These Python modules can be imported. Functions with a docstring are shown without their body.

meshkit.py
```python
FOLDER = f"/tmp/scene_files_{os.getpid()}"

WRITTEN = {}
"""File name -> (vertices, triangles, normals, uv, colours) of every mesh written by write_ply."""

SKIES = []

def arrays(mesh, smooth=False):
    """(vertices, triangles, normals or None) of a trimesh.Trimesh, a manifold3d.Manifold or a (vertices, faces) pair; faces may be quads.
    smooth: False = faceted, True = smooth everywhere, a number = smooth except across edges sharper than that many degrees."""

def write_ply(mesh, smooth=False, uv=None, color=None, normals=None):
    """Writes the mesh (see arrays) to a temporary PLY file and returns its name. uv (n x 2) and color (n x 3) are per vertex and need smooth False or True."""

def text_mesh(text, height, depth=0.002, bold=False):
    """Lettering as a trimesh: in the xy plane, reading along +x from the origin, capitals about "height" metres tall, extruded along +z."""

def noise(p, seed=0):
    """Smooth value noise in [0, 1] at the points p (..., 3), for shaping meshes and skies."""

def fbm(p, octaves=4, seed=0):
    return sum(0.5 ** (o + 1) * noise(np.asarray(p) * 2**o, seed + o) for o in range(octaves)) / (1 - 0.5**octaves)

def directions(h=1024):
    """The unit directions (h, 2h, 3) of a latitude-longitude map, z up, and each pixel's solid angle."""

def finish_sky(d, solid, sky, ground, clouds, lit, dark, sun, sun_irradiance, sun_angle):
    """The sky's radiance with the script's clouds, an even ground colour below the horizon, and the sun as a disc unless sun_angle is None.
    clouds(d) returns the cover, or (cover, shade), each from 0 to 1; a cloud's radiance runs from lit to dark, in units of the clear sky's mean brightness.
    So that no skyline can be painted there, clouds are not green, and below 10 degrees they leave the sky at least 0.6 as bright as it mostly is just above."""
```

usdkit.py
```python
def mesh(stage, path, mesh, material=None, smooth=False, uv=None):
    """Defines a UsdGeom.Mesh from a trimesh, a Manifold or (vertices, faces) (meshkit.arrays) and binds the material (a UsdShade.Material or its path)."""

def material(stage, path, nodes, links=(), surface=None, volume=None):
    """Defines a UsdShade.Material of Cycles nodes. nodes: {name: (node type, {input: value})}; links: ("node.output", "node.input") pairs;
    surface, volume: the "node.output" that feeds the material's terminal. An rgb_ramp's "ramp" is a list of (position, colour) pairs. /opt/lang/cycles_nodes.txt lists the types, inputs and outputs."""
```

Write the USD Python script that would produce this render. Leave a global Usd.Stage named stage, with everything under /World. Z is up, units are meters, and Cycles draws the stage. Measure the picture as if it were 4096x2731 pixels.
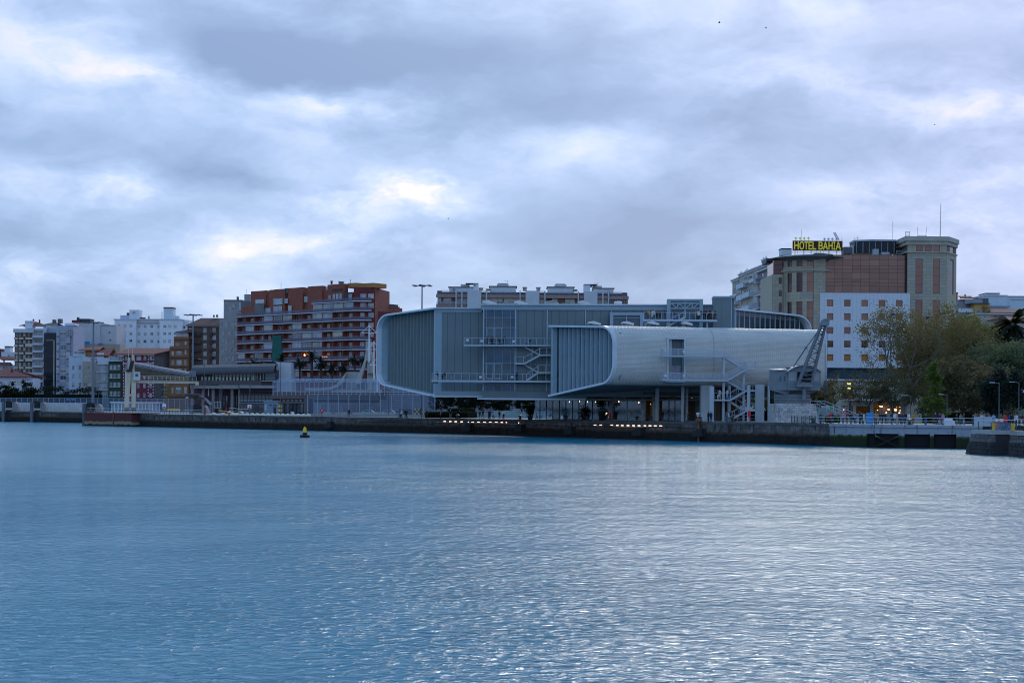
import math, random, numpy as np, trimesh, manifold3d, usdkit, meshkit
from pxr import Usd, UsdGeom, UsdLux, UsdShade, Gf, Sdf, Vt
# stage, camera, sky, sun, exposure
stage = Usd.Stage.CreateInMemory()
UsdGeom.SetStageUpAxis(stage, 'Z'); UsdGeom.SetStageMetersPerUnit(stage, 1.0)
stage.SetDefaultPrim(UsdGeom.Xform.Define(stage, '/World').GetPrim())
UsdGeom.Scope.Define(stage, '/World/Looks')
FPX, HC, TH, CX, CY = 5689.0, 5.8, 0.0072, 2048.0, 1625.0     # focal length in pixels of the 4096 px photograph, camera height, roll, principal point
cam = UsdGeom.Camera.Define(stage, '/World/camera')
cam.AddTranslateOp().Set((0, 0, HC)); cam.AddRotateXOp().Set(90.0); cam.AddRotateZOp().Set(math.degrees(TH))
cam.CreateHorizontalApertureAttr(36.0); cam.CreateVerticalApertureAttr(36.0 * 682 / 1024)
cam.CreateFocalLengthAttr(36.0 * FPX / 4096); cam.CreateVerticalApertureOffsetAttr((CY - 1365.5) / 4096 * 36.0)
cam.CreateClippingRangeAttr(Gf.Vec2f(0.5, 20000)); cam.CreateExposureAttr(0.74)
SUN_AZ, SUN_EL = math.radians(12), math.radians(31)            # azimuth to the right of the view direction
SKY_STRENGTH = 0.1
class G:
    """a node graph: g.n(type, output, input=value or another node's output)"""
    def __init__(s): s.nodes, s.links = {}, []
    def n(s, kind, out, **kw):
        name = f'{kind}_{len(s.nodes)}'; vals = {}
        for k, v in kw.items():
            if isinstance(v, str) and v.startswith('@'): s.links.append((v[1:], f'{name}.{k}'))
            else: vals[k] = v
        s.nodes[name] = (kind, vals)
        return f'@{name}.{out}'
    def m(s, op, a, b=0.0, c=0.0): return s.n('math', 'value', math_type=op, value1=a, value2=b, value3=c)
    def mr(s, v, a, b, c=0.0, d=1.0): return s.n('map_range', 'result', range_type='smoothstep', value=v, from_min=a, from_max=b, to_min=c, to_max=d, clamp=True)
    def mix(s, f, a, b): return s.n('mix_color', 'result', blend_type='mix', fac=f, a=a, b=b)
    def mul(s, f, a, b): return s.n('mix_color', 'result', blend_type='multiply', fac=f, a=a, b=b, use_clamp=False)
    def done(s, name, surface=None, volume=None):
        return usdkit.material(stage, '/World/Looks/' + name, s.nodes, s.links, surface=surface and surface[1:], volume=volume and volume[1:])
def ray(px, py):
    dx, dy = px - CX, py - CY
    return (dx + TH * dy) / FPX, (dy - TH * dx) / FPX
def P(px, py, D):
    u, v = ray(px, py); return np.array([u * D, D, HC - v * D])
def make_sky():
    g = G()
    d = g.n('texture_coordinate', 'generated')
    d = g.n('vector_math', 'vector', math_type='normalize', vector1=d)
    sx = g.n('separate_xyz', 'z', vector=d); z = sx
    st = g.n('vector_math', 'vector', math_type='multiply', vector1=d, vector2=(1.0, 1.0, 2.2))
    wn = g.n('noise_texture', 'color', vector=st, scale=6.0, detail=5.0, roughness=0.6)
    wn = g.n('vector_math', 'vector', math_type='subtract', vector1=wn, vector2=(0.5, 0.5, 0.5))
    wv = g.n('vector_math', 'vector', math_type='scale', vector1=wn, scale=0.12)
    dw = g.n('vector_math', 'vector', math_type='add', vector1=st, vector2=wv)
    n1 = g.n('noise_texture', 'fac', vector=dw, scale=4.0, detail=6.0, roughness=0.5)
    n2 = g.n('noise_texture', 'fac', vector=dw, scale=11.0, detail=7.0, roughness=0.61)
    base = g.m('add', g.m('multiply', n1, 0.58), g.m('multiply', n2, 0.42))
    base = g.m('multiply', g.mr(base, 0.30, 0.74), 0.9)
    # the cloud layer's larger thin and thick places: (px, py, half width, half height in pixels, amount)
    blobs = [(330, 190, 380, 90, .16), (620, 330, 420, 60, .3), (1400, 440, 280, 66, .5), (560, 760, 520, 50, .36), (1330, 830, 280, 60, .36), (1680, 775, 240, 60, .62),
             (1790, 745, 80, 42, .85), (3950, 420, 520, 80, .30), (3200, 330, 500, 90, .2), (1150, 960, 620, 80, .35), (250, 1120, 700, 110, .3), (3100, 40, 300, 60, .1), (2400, 620, 500, 90, .06), (3650, 800, 700, 250, .22),
             (1000, 220, 420, 130, -.5), (870, 700, 250, 120, -.62), (2500, 900, 700, 150, -.42), (1900, 200, 520, 120, -.34), (300, 560, 420, 80, -.2), (2450, 420, 700, 100, -.22), (3400, 620, 600, 90, -.18), (300, 930, 500, 60, -.2), (3700, 180, 400, 90, -.2)]
    acc = base; wisp = g.mr(n2, .32, .68, .45, 1.55)
    for px, py, rx, ry, amt in blobs:
        u, v = ray(px, py); c = np.array([u, 1, -v]); c /= np.linalg.norm(c); c[2] *= 2.2
        q = g.n('vector_math', 'vector', math_type='subtract', vector1=dw, vector2=tuple(c))
        q = g.n('vector_math', 'vector', math_type='multiply', vector1=q, vector2=(FPX / rx, FPX / rx, FPX / ry / 2.2))
        q = g.n('vector_math', 'value', math_type='length', vector1=q)
        acc = g.m('multiply_add', g.m('multiply', g.mr(q, 0.0, 1.6, 1.0, 0.0), wisp), amt, acc)
    K = 0.82 / SKY_STRENGTH
    col = g.n('rgb_ramp', 'color', fac=g.m('multiply_add', acc, 0.56, -.005), ramp=[(0.0, (.18, .265, .45)), (.14, (.24, .345, .55)), (.30, (.33, .445, .675)), (.46, (.455, .555, .74)), (.62, (.68, .67, .71)), (.8, (.98, .92, .87)), (1.0, (1.25, 1.16, 1.06))])
    # sky overhead, out of view, brightened for facades and water; pinker towards the right
    sxx = g.n('separate_xyz', 'x', vector=d)
    col = g.mul(g.mr(sxx, -0.05, 0.45), col, (1.10, 0.98, 1.0))
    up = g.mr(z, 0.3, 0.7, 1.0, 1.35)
    col = g.mul(g.mr(z, 0.27, 0.52), col, (.54, .92, 1.17))          # blue tint added overhead, out of view, to colour the water
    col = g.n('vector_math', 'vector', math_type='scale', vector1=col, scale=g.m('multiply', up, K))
    sky = g.n('sky_texture', 'color', sky_type='single_scattering', sun_disc=False, sun_elevation=SUN_EL, sun_rotation=SUN_AZ)
    col = g.mix(g.mr(z, 0.2, 0.6, 0.95, 0.55), sky, col)
    dome = UsdLux.DomeLight.Define(stage, '/World/sky'); dome.CreateIntensityAttr(1.0)
    dome.GetPrim().SetCustomDataByKey('kind', 'structure')
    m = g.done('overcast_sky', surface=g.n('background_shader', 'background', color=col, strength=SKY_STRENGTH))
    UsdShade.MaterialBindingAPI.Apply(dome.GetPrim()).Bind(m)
    sun = UsdLux.DistantLight.Define(stage, '/World/sun')
    sun.CreateNormalizeAttr(True); sun.CreateIntensityAttr(0.17); sun.CreateAngleAttr(17.0); sun.CreateColorAttr(Gf.Vec3f(1.0, .94, .83))
    sun.AddRotateZOp().Set(-math.degrees(SUN_AZ)); sun.AddRotateXOp().Set(-(90 - math.degrees(SUN_EL)))
make_sky()
# helpers
rng = random.Random(7); nrng = np.random.default_rng(7)
_taken = {}
def fresh(parent, name):
    k = (parent, name); i = _taken.get(k, -1) + 1; _taken[k] = i
    return f'{parent}/{name}' if i == 0 else f'{parent}/{name}_{i:03d}'
def data(path, **kw):
    if kw.get('label') and not 4 <= len(kw['label'].split()) <= 16: print('LABEL', len(kw['label'].split()), kw['label'])
    pr = stage.GetPrimAtPath(path)
    for k, v in kw.items():
        if v: pr.SetCustomDataByKey(k, v)
def thing(name, label, cat, loc=(0, 0, 0), rz=0.0, group=None, scale=None):
    p = fresh('/World', name); x = UsdGeom.Xform.Define(stage, p)
    x.AddTranslateOp().Set(tuple(float(c) for c in loc))
    if rz: x.AddRotateZOp().Set(float(rz))
    if scale: x.AddScaleOp().Set((float(scale),) * 3)
    data(p, label=label, category=cat, group=group)
    return p
def copy_of(src, name, label, cat, loc, rz=0.0, group=None, scale=None):
    p = thing(name, label, cat, loc, rz, group, scale); pr = stage.GetPrimAtPath(p)
    pr.GetReferences().AddInternalReference(src); pr.SetInstanceable(True)
    return p
def klass(name):
    """a class prim to hold a kind's parts, referenced by its copies"""
    UsdGeom.Scope.Define(stage, '/World/Looks') if False else None
    p = f'/kinds_{name}'; stage.CreateClassPrim(p); return p
class MB:
    """collects boxes, bars, tubes, lathes ... into ONE mesh"""
    def __init__(s): s.v, s.f, s.k = [], [], 0
    def add(s, v, f):
        v = np.asarray(v, float); f = np.asarray(f, int)
        if f.ndim == 2 and f.shape[1] == 4: f = np.vstack([f[:, [0, 1, 2]], f[:, [0, 2, 3]]])
        s.v.append(v); s.f.append(f + s.k); s.k += len(v); return s
    def tm(s, m): return s.add(m.vertices, m.faces)
    def man(s, m):
        q = m.to_mesh(); return s.add(q.vert_properties[:, :3], q.tri_verts)
    def box(s, x0, x1, y0, y1, z0, z1):
        v = [(x, y, z) for z in (z0, z1) for y in (y0, y1) for x in (x0, x1)]
        return s.add(v, [(0, 2, 3, 1), (4, 5, 7, 6), (0, 1, 5, 4), (2, 6, 7, 3), (0, 4, 6, 2), (1, 3, 7, 5)])
    def hexa(s, b, t):
        """two quads (bottom and top rings of four points, counter-clockwise from above)"""
        return s.add(list(b) + list(t), [(3, 2, 1, 0), (4, 5, 6, 7), (0, 1, 5, 4), (1, 2, 6, 5), (2, 3, 7, 6), (3, 0, 4, 7)])
    def loft(s, rings, close=True, caps=True):
        n = len(rings[0]); v = np.vstack([np.asarray(r, float) for r in rings]); f = []
        for i in range(len(rings) - 1):
            for j in range(n if close else n - 1):
                a, b = i * n + j, i * n + (j + 1) % n; f.append((a, b, b + n, a + n))
        s.add(v, f)
        if caps and close:
            for r, flip in ((rings[0], True), (rings[-1], False)):
                s.face(r, flip)
        return s
    def face(s, ring, flip=False):
        r = np.asarray(ring, float); n = len(r)
        from shapely.geometry import Polygon
        nn = np.cross(r - np.roll(r, 1, 0), np.roll(r, -1, 0) - r).sum(0)
        ax = int(np.argmax(np.abs(nn))); q = np.delete(r, ax, 1)
        try:
            vv, ff = trimesh.creation.triangulate_polygon(Polygon(q), engine='earcut')
            idx = np.array([int(np.argmin(((q - w) ** 2).sum(1))) for w in vv])
            ff = idx[ff]
            e = np.cross(r[ff[:, 1]] - r[ff[:, 0]], r[ff[:, 2]] - r[ff[:, 0]]).sum(0)
            if (np.dot(e, nn) < 0) != flip: ff = ff[:, ::-1]
        except Exception:
            ff = np.array([(0, i, i + 1) for i in range(1, n - 1)])
            if flip: ff = ff[:, ::-1]
        return s.add(r, ff)
    def prism(s, poly, y0, y1):
        """polygon in (x, z) extruded from y0 to y1"""
        a = [(x, y0, z) for x, z in poly]; b = [(x, y1, z) for x, z in poly]
        return s.loft([a, b])
    def slab(s, poly, z0, z1):
        a = [(x, y, z0) for x, y in poly]; b = [(x, y, z1) for x, y in poly]
        return s.loft([a, b])
    def bar(s, p, q, w, h=None, up=(0, 0, 1)):
        p, q = np.asarray(p, float), np.asarray(q, float); h = w if h is None else h
        d = q - p; d = d / (np.linalg.norm(d) or 1); u = np.asarray(up, float)
        if abs(d @ u) > .99: u = np.array([0, 1, 0.])
        a = np.cross(d, u); a /= np.linalg.norm(a); b = np.cross(a, d)
        r = [a * w / 2 * i + b * h / 2 * j for i, j in ((-1, -1), (1, -1), (1, 1), (-1, 1))]
        return s.add([p + x for x in r] + [q + x for x in r], [(0, 1, 2, 3)[::-1], (4, 5, 6, 7), (0, 1, 5, 4), (1, 2, 6, 5), (2, 3, 7, 6), (3, 0, 4, 7)])
    def tube(s, pts, r, n=6):
        pts = np.asarray(pts, float); r = np.broadcast_to(np.asarray(r, float), len(pts)); rings = []
        u = None
        for i, p in enumerate(pts):
            d = pts[min(i + 1, len(pts) - 1)] - pts[max(i - 1, 0)]; d = d / (np.linalg.norm(d) or 1)
            if u is None: u = np.cross(d, (0, 0, 1.0) if abs(d[2]) < .9 else (1.0, 0, 0))
            u = u - d * (u @ d); u /= np.linalg.norm(u) or 1; w = np.cross(d, u)
            t = np.arange(n) / n * 2 * math.pi
            rings.append(p + r[i] * (np.cos(t)[:, None] * u + np.sin(t)[:, None] * w))
        return s.loft(rings)
    def lathe(s, prof, c=(0, 0, 0), n=12):
        t = np.arange(n) / n * 2 * math.pi; rings = []
        for r, z in prof: rings.append(np.stack([c[0] + r * np.cos(t), c[1] + r * np.sin(t), np.full(n, c[2] + z)], 1))
        return s.loft(rings)
    def ball(s, c, r, sub=1, sc=(1, 1, 1)):
        m = trimesh.creation.icosphere(sub, 1.0); return s.add(np.asarray(c) + m.vertices * np.asarray(sc) * r, m.faces)
    def text(s, txt, x, z, h, y0, depth, bold=False, fit=None):
        """lettering standing in the xz plane facing -y"""
        m = meshkit.text_mesh(txt, h, depth, bold); v = np.array(m.vertices)
        if fit: v[:, 0] *= fit / (v[:, 0].max() - v[:, 0].min())
        return s.add(np.stack([x + v[:, 0] - v[:, 0].min(), y0 - v[:, 2], z + v[:, 1]], 1), m.faces)
    def xf(s, rz=0, t=(0, 0, 0)):
        c, q = math.cos(rz), math.sin(rz); R = np.array([[c, -q, 0], [q, c, 0], [0, 0, 1]])
        s.v = [v @ R.T + np.asarray(t) for v in s.v]; return s
    def arr(s): return np.vstack(s.v), np.vstack(s.f)
    def build(s, name, mat, parent='/World', smooth=False, label=None, cat=None, kind=None, group=None):
        if not s.v: return None
        p = fresh(parent, name); usdkit.mesh(stage, p, s.arr(), mat, smooth)
        data(p, label=label, category=cat, kind=kind, group=group); return p
class Fac:
    """a vertical plane: local x along it to the right, y into the building, z up; pixel -> (x, z) by the ray through it"""
    def __init__(s, pxl, dl, pxr, dr, z0=3.2):
        a = np.array([ray(pxl, CY)[0] * dl, dl]); b = np.array([ray(pxr, CY)[0] * dr, dr])
        s.o, s.t, s.z0 = a, (b - a) / np.linalg.norm(b - a), z0; s.w = np.linalg.norm(b - a)
        s.rz = math.degrees(math.atan2(s.t[1], s.t[0])); s.loc = (a[0], a[1], z0)
    def __call__(s, px, py, dy=0.0):
        u, v = ray(px, py); n = np.array([-s.t[1], s.t[0]]); o = s.o + n * dy
        lam = (o @ n) / (np.array([u, 1.0]) @ n); p = np.array([u, 1.0]) * lam
        return float((p - s.o) @ s.t), HC - v * lam - s.z0
    def x(s, px, py=1500, dy=0.0): return s(px, py, dy)[0]
    def z(s, px, py, dy=0.0): return s(px, py, dy)[1]
    def rect(s, x0, y0, x1, y1, dy=0.0):
        """pixel rectangle -> (xl, xr, zb, zt)"""
        a = s((x0), (y0 + y1) / 2, dy); b = s(x1, (y0 + y1) / 2, dy)
        zt = s((x0 + x1) / 2, y0, dy)[1]; zb = s((x0 + x1) / 2, y1, dy)[1]
        return a[0], b[0], zb, zt
    def world(s, x, y, z):
        n = np.array([-s.t[1], s.t[0]]); q = s.o + s.t * x + n * y; return np.array([q[0], q[1], s.z0 + z])
def wall(mb, x0, x1, z0, z1, y0, y1, holes=()):
    """a wall from y0 to y1 with rectangular openings (xl, xr, zb, zt)"""
    hs = [(max(a, x0), min(b, x1), max(c, z0), min(d, z1)) for a, b, c, d in holes]; hs = [h for h in hs if h[1] > h[0] + 1e-3 and h[3] > h[2] + 1e-3]
    zs = sorted({z0, z1, *[h[2] for h in hs], *[h[3] for h in hs]}); zs = [z for i, z in enumerate(zs) if i == 0 or z - zs[i - 1] > 1e-4]
    prev = []
    runs = []
    for i in range(len(zs) - 1):
        m = (zs[i] + zs[i + 1]) / 2
        cut = sorted((h[0], h[1]) for h in hs if h[2] < m < h[3]); x = x0; segs = []
        for a, b in cut:
            if a > x + 1e-4: segs.append((x, a))
            x = max(x, b)
        if x < x1 - 1e-4: segs.append((x, x1))
        new = []
        for sg in segs:
            for r in prev:
                if abs(r[0] - sg[0]) < 1e-4 and abs(r[1] - sg[1]) < 1e-4: r[3] = zs[i + 1]; new.append(r); break
            else:
                r = [sg[0], sg[1], zs[i], zs[i + 1]]; runs.append(r); new.append(r)
        prev = new
    for r in runs: mb.box(r[0], r[1], y0, y1, r[2], r[3])
    return mb
def window(parent, r, y, frame, pane, nx=1, nz=1, fw=.07, name='window', blind=None, blind_mat=None, depth=.08):
    a, b, c, d = r; m = MB(); y1 = y + depth
    m.box(a, a + fw, y, y1, c, d); m.box(b - fw, b, y, y1, c, d); m.box(a + fw, b - fw, y, y1, c, c + fw); m.box(a + fw, b - fw, y, y1, d - fw, d)
    for i in range(1, nx): x = a + (b - a) * i / nx; m.box(x - fw / 2, x + fw / 2, y + .01, y1 - .01, c + fw, d - fw)
    for i in range(1, nz): z = c + (d - c) * i / nz; m.box(a + fw, b - fw, y + .012, y1 - .012, z - fw / 2, z + fw / 2)
    p = m.build(name, frame, parent)
    zt = d - fw
    if blind: zt = d - fw - (d - c - 2 * fw) * blind; MB().box(a + fw, b - fw, y + .02, y + .05, zt, d - fw).build('blind', blind_mat, p)
    if not blind or blind < .98: MB().box(a + fw, b - fw, y + depth / 2 - .01, y + depth / 2 + .01, c + fw, zt).build('pane', pane, p)
    return p
def rail(mb, pts, h=1.05, r=.025, posts=1.5, mids=1, pr=None, post=True):
    """a hand rail along points"""
    pts = [np.asarray(p, float) for p in pts]; pr = pr or r
    for p, q in zip(pts[:-1], pts[1:]):
        for k in range(mids + 1):
            o = np.array([0, 0, h * (1 - k / (mids + 1))]); mb.tube([p + o, q + o], r if k == 0 else r * .7, 5)
        n = max(1, int(round(np.linalg.norm(q - p) / posts)))
        if post:
            for i in range(n + 1): w = p + (q - p) * i / n; mb.tube([w, w + (0, 0, h)], pr, 5)
    return mb
# materials
M = {}
def mat(name, col, rough=.6, metal=0.0, var=.15, scale=.6, bump=0.0, bscale=8.0, spec=.4, streak=0.0, streak_col=(.12, .11, .1)):
    g = G(); pos = g.n('geometry', 'position'); c = tuple(col)
    if var:
        n = g.n('noise_texture', 'fac', vector=pos, scale=scale, detail=5.0, roughness=.62)
        c = g.n('rgb_ramp', 'color', fac=n, ramp=[(.25, tuple(x * (1 - var) for x in col)), (.5, tuple(col)), (.75, tuple(min(.9, x * (1 + var)) for x in col))])
    if streak:
        q = g.n('vector_math', 'vector', math_type='multiply', vector1=pos, vector2=(1.3, 1.3, .12))
        n = g.n('noise_texture', 'fac', vector=q, scale=1.4, detail=6.0, roughness=.65)
        c = g.mix(g.mr(n, .5, .75, 0.0, streak), c, streak_col)
    kw = {}
    if bump:
        h = g.n('noise_texture', 'fac', vector=pos, scale=bscale, detail=3.0)
        kw['normal'] = g.n('bump', 'normal', height=h, strength=bump, distance=.05)
    s = g.n('principled_bsdf', 'BSDF', base_color=c, roughness=rough, metallic=metal, specular_ior_level=spec, **kw)
    M[name] = g.done(name, surface=s); return M[name]
def lit(name, col, strength):
    g = G(); M[name] = g.done(name, surface=g.n('emission', 'emission', color=col, strength=strength)); return M[name]
def glass(name, tint, refl=.9, rough=.06, base=None, clear=.0):
    """dark reflecting far window glass (opaque body, mirror-like skin)"""
    g = G(); pos = g.n('geometry', 'position')
    n = g.n('noise_texture', 'fac', vector=pos, scale=.35, detail=2.0)
    c = g.n('rgb_ramp', 'color', fac=n, ramp=[(.3, tuple(x * .6 for x in tint)), (.7, tuple(x * 1.4 for x in tint))])
    M[name] = g.done(name, surface=g.n('principled_bsdf', 'BSDF', base_color=c, roughness=rough, specular_ior_level=refl, ior=1.6)); return M[name]
def pane(name, tint=(.7, .8, .85), facing=.03):
    """a see-through pane: clear glass with a mirror skin"""
    g = G(); f = g.n('fresnel', 'fac', IOR=1.5); f = g.m('multiply_add', f, .9, facing)
    M[name] = g.done(name, surface=g.n('mix_closure', 'closure', fac=f, closure1=g.n('transparent_bsdf', 'BSDF', color=tint), closure2=g.n('glossy_bsdf', 'BSDF', color=(.8, .88, .95), roughness=.03))); return M[name]
def mesh_screen(name, col, open_):
    """wire mesh too fine to resolve: a part of it is wire, the rest open"""
    g = G(); M[name] = g.done(name, surface=g.n('mix_closure', 'closure', fac=1 - open_, closure1=g.n('transparent_bsdf', 'BSDF', color=(1, 1, 1)), closure2=g.n('diffuse_bsdf', 'BSDF', color=col))); return M[name]
def leafy(name, col, var=.35):
    g = G(); r = g.n('geometry', 'random_per_island'); pos = g.n('geometry', 'position')
    n = g.n('noise_texture', 'fac', vector=pos, scale=.5, detail=3.0)
    f = g.m('add', g.m('multiply', r, .5), g.m('multiply', n, .5))
    c = g.n('rgb_ramp', 'color', fac=f, ramp=[(.2, tuple(x * (1 - var) for x in col)), (.8, tuple(x * (1 + var) for x in col))])
    a = g.n('principled_bsdf', 'BSDF', base_color=c, roughness=.6, specular_ior_level=.25); b = g.n('translucent_bsdf', 'BSDF', color=c)
    M[name] = g.done(name, surface=g.n('mix_closure', 'closure', fac=.5, closure1=a, closure2=b)); return M[name]
def make_water():
    g = G(); pos = g.n('geometry', 'position')
    a = g.n('vector_math', 'vector', math_type='multiply', vector1=pos, vector2=(.8, 1.0, 1.0))
    w0 = g.n('noise_texture', 'fac', vector=pos, scale=.035, detail=3.0)
    w1 = g.n('noise_texture', 'fac', vector=a, scale=2.9, detail=4.0, roughness=.6, distortion=.5)
    w1 = g.m('power', w1, 2.2)
    w2 = g.n('noise_texture', 'fac', vector=a, scale=.22, detail=5.0, roughness=.62)
    amp = g.mr(w0, .35, .65, .55, 1.25)
    h = g.m('multiply', g.m('add', w1, g.m('multiply', w2, 2.0)), amp)
    nrm = g.n('bump', 'normal', height=h, strength=1.0, distance=.16)
    s = g.n('principled_bsdf', 'BSDF', base_color=(.005, .17, .235), roughness=g.mr(g.n('separate_xyz', 'y', vector=pos), 60, 200, .07, .15), ior=1.333, specular_ior_level=.5, normal=nrm)
    M['water'] = g.done('sea_water', surface=s)
make_water()
def make_quay_wall():
    g = G(); pos = g.n('geometry', 'position'); sep = g.n('separate_xyz', 'z', vector=pos)
    q = g.n('vector_math', 'vector', math_type='multiply', vector1=pos, vector2=(1, 1, .16))
    st = g.n('noise_texture', 'fac', vector=q, scale=1.1, detail=6.0, roughness=.7)
    bl = g.n('noise_texture', 'fac', vector=pos, scale=.9, detail=6.0, roughness=.65)
    big = g.n('noise_texture', 'fac', vector=pos, scale=.07, detail=2.0)
    pale = g.n('rgb_ramp', 'color', fac=bl, ramp=[(.3, (.06, .055, .05)), (.5, (.115, .10, .09)), (.7, (.21, .19, .17))])
    pale = g.mix(g.mr(st, .5, .66), pale, (.028, .027, .028))
    pale = g.mix(g.mr(big, .45, .6, 0, .7), pale, (.04, .036, .032))
    zz = g.m('add', sep, g.m('multiply', g.m('subtract', st, .5), 1.3))
    low = g.n('rgb_ramp', 'color', fac=bl, ramp=[(.3, (.009, .008, .008)), (.7, (.026, .021, .018))])
    mid = g.mix(bl, (.09, .055, .032), (.045, .03, .02))
    c = g.mix(g.mr(zz, 1.25, 1.55), low, mid); c = g.mix(g.mr(zz, 1.55, 1.9), c, pale)
    h = g.n('noise_texture', 'fac', vector=pos, scale=5.0, detail=5.0)
    s = g.n('principled_bsdf', 'BSDF', base_color=c, roughness=.85, specular_ior_level=.2, normal=g.n('bump', 'normal', height=h, strength=.6, distance=.08))
    M['quay_wall'] = g.done('stained_quay_wall', surface=s)
    g = G(); pos = g.n('geometry', 'position'); sep = g.n('separate_xyz', 'z', vector=pos)
    q = g.n('vector_math', 'vector', math_type='multiply', vector1=pos, vector2=(1, 1, .14))
    st = g.n('noise_texture', 'fac', vector=q, scale=1.0, detail=6.0, roughness=.7)
    bl = g.n('noise_texture', 'fac', vector=pos, scale=.9, detail=6.0, roughness=.65)
    pale = g.mix(bl, (.22, .24, .27), (.36, .38, .41)); pale = g.mix(g.mr(st, .52, .68), pale, (.05, .05, .035))
    zz = g.m('add', sep, g.m('multiply', g.m('subtract', st, .5), 1.0))
    low = g.mix(bl, (.010, .013, .008), (.03, .036, .014)); green = g.mix(bl, (.03, .055, .012), (.06, .085, .02))
    c = g.mix(g.mr(zz, 1.35, 1.6), low, green); c = g.mix(g.mr(zz, 1.65, 1.9), c, pale)
    M['quay_green'] = g.done('weedy_quay_wall', surface=g.n('principled_bsdf', 'BSDF', base_color=c, roughness=.85, specular_ior_level=.2))
make_quay_wall()
# water, ground, quay
mat('paving', (.30, .30, .30), .8, var=.12, scale=.3); mat('asphalt', (.07, .07, .075), .85, var=.2); mat('coping', (.30, .29, .28), .8, var=.3, scale=1.2, bump=.4)
mat('lawn', (.05, .10, .02), .9, var=.4, scale=2.0, bump=.8)
QZ = 3.2
def qpt(px, D): return np.array([ray(px, CY)[0] * D, D])
EDGE = [qpt(530, 365), qpt(2000, 287), qpt(3000, 235), qpt(3500, 214.5), qpt(3930, 211)]       # the main quay's edge
LEFT = [qpt(-500, 470), qpt(430, 420)]                                                        # the ferry berth further off
def gz(x): return QZ + .27 * min(1, max(0, (x - 20) / 18))
def on_edge(px, back=0.0):
    """the point of the quay edge seen at column px, moved back from the edge"""
    E = LEFT + [EDGE[0]] + EDGE[1:] if px < 430 else EDGE
    for a, b in zip(E[:-1], E[1:]):
        ua, ub = a[0] / a[1], b[0] / b[1]; u = ray(px, 1680)[0]
        if ua - 1e-9 <= u <= ub + 1e-9 or (b is E[-1]):
            d = b - a; t = (u * a[1] - a[0]) / (d[0] - u * d[1]); p = a + d * t
            n = np.array([-d[1], d[0]]); n /= np.linalg.norm(n); p = p + n * back
            return np.array([p[0], p[1], gz(p[0])])
def on_ground(px, py):
    """where the ray through a pixel meets the quay's floor"""
    u, v = ray(px, py); D = (HC - QZ) / v
    for _ in range(4): D = (HC - gz(u * D)) / v
    return np.array([u * D, D, gz(u * D)])
def at(px, D): x = ray(px, CY)[0] * D; return np.array([x, D, gz(x)])
m = MB()
NX, NY = 2, 2
m.add([(-900, -60, 0), (900, -60, 0), (900, 640, 0), (-900, 640, 0)], [(0, 1, 2, 3)]).build('water', M['water'], kind='structure')
m = MB(); m.add([(-9000, -9000, -6), (9000, -9000, -6), (9000, 12000, -6), (-9000, 12000, -6)], [(0, 1, 2, 3)]).build('sea_bed', M['asphalt'], kind='structure')
edge = LEFT + [qpt(431, 366)] + EDGE + [qpt(4700, 206)]
def dense(poly, step=8.0):
    out = []
    for a, b in zip(poly[:-1], poly[1:]):
        n = max(1, int(np.linalg.norm(b - a) / step)); out += [a + (b - a) * i / n for i in range(n)]
    return out + [poly[-1]]
de = dense(edge); v = []; f = []
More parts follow.
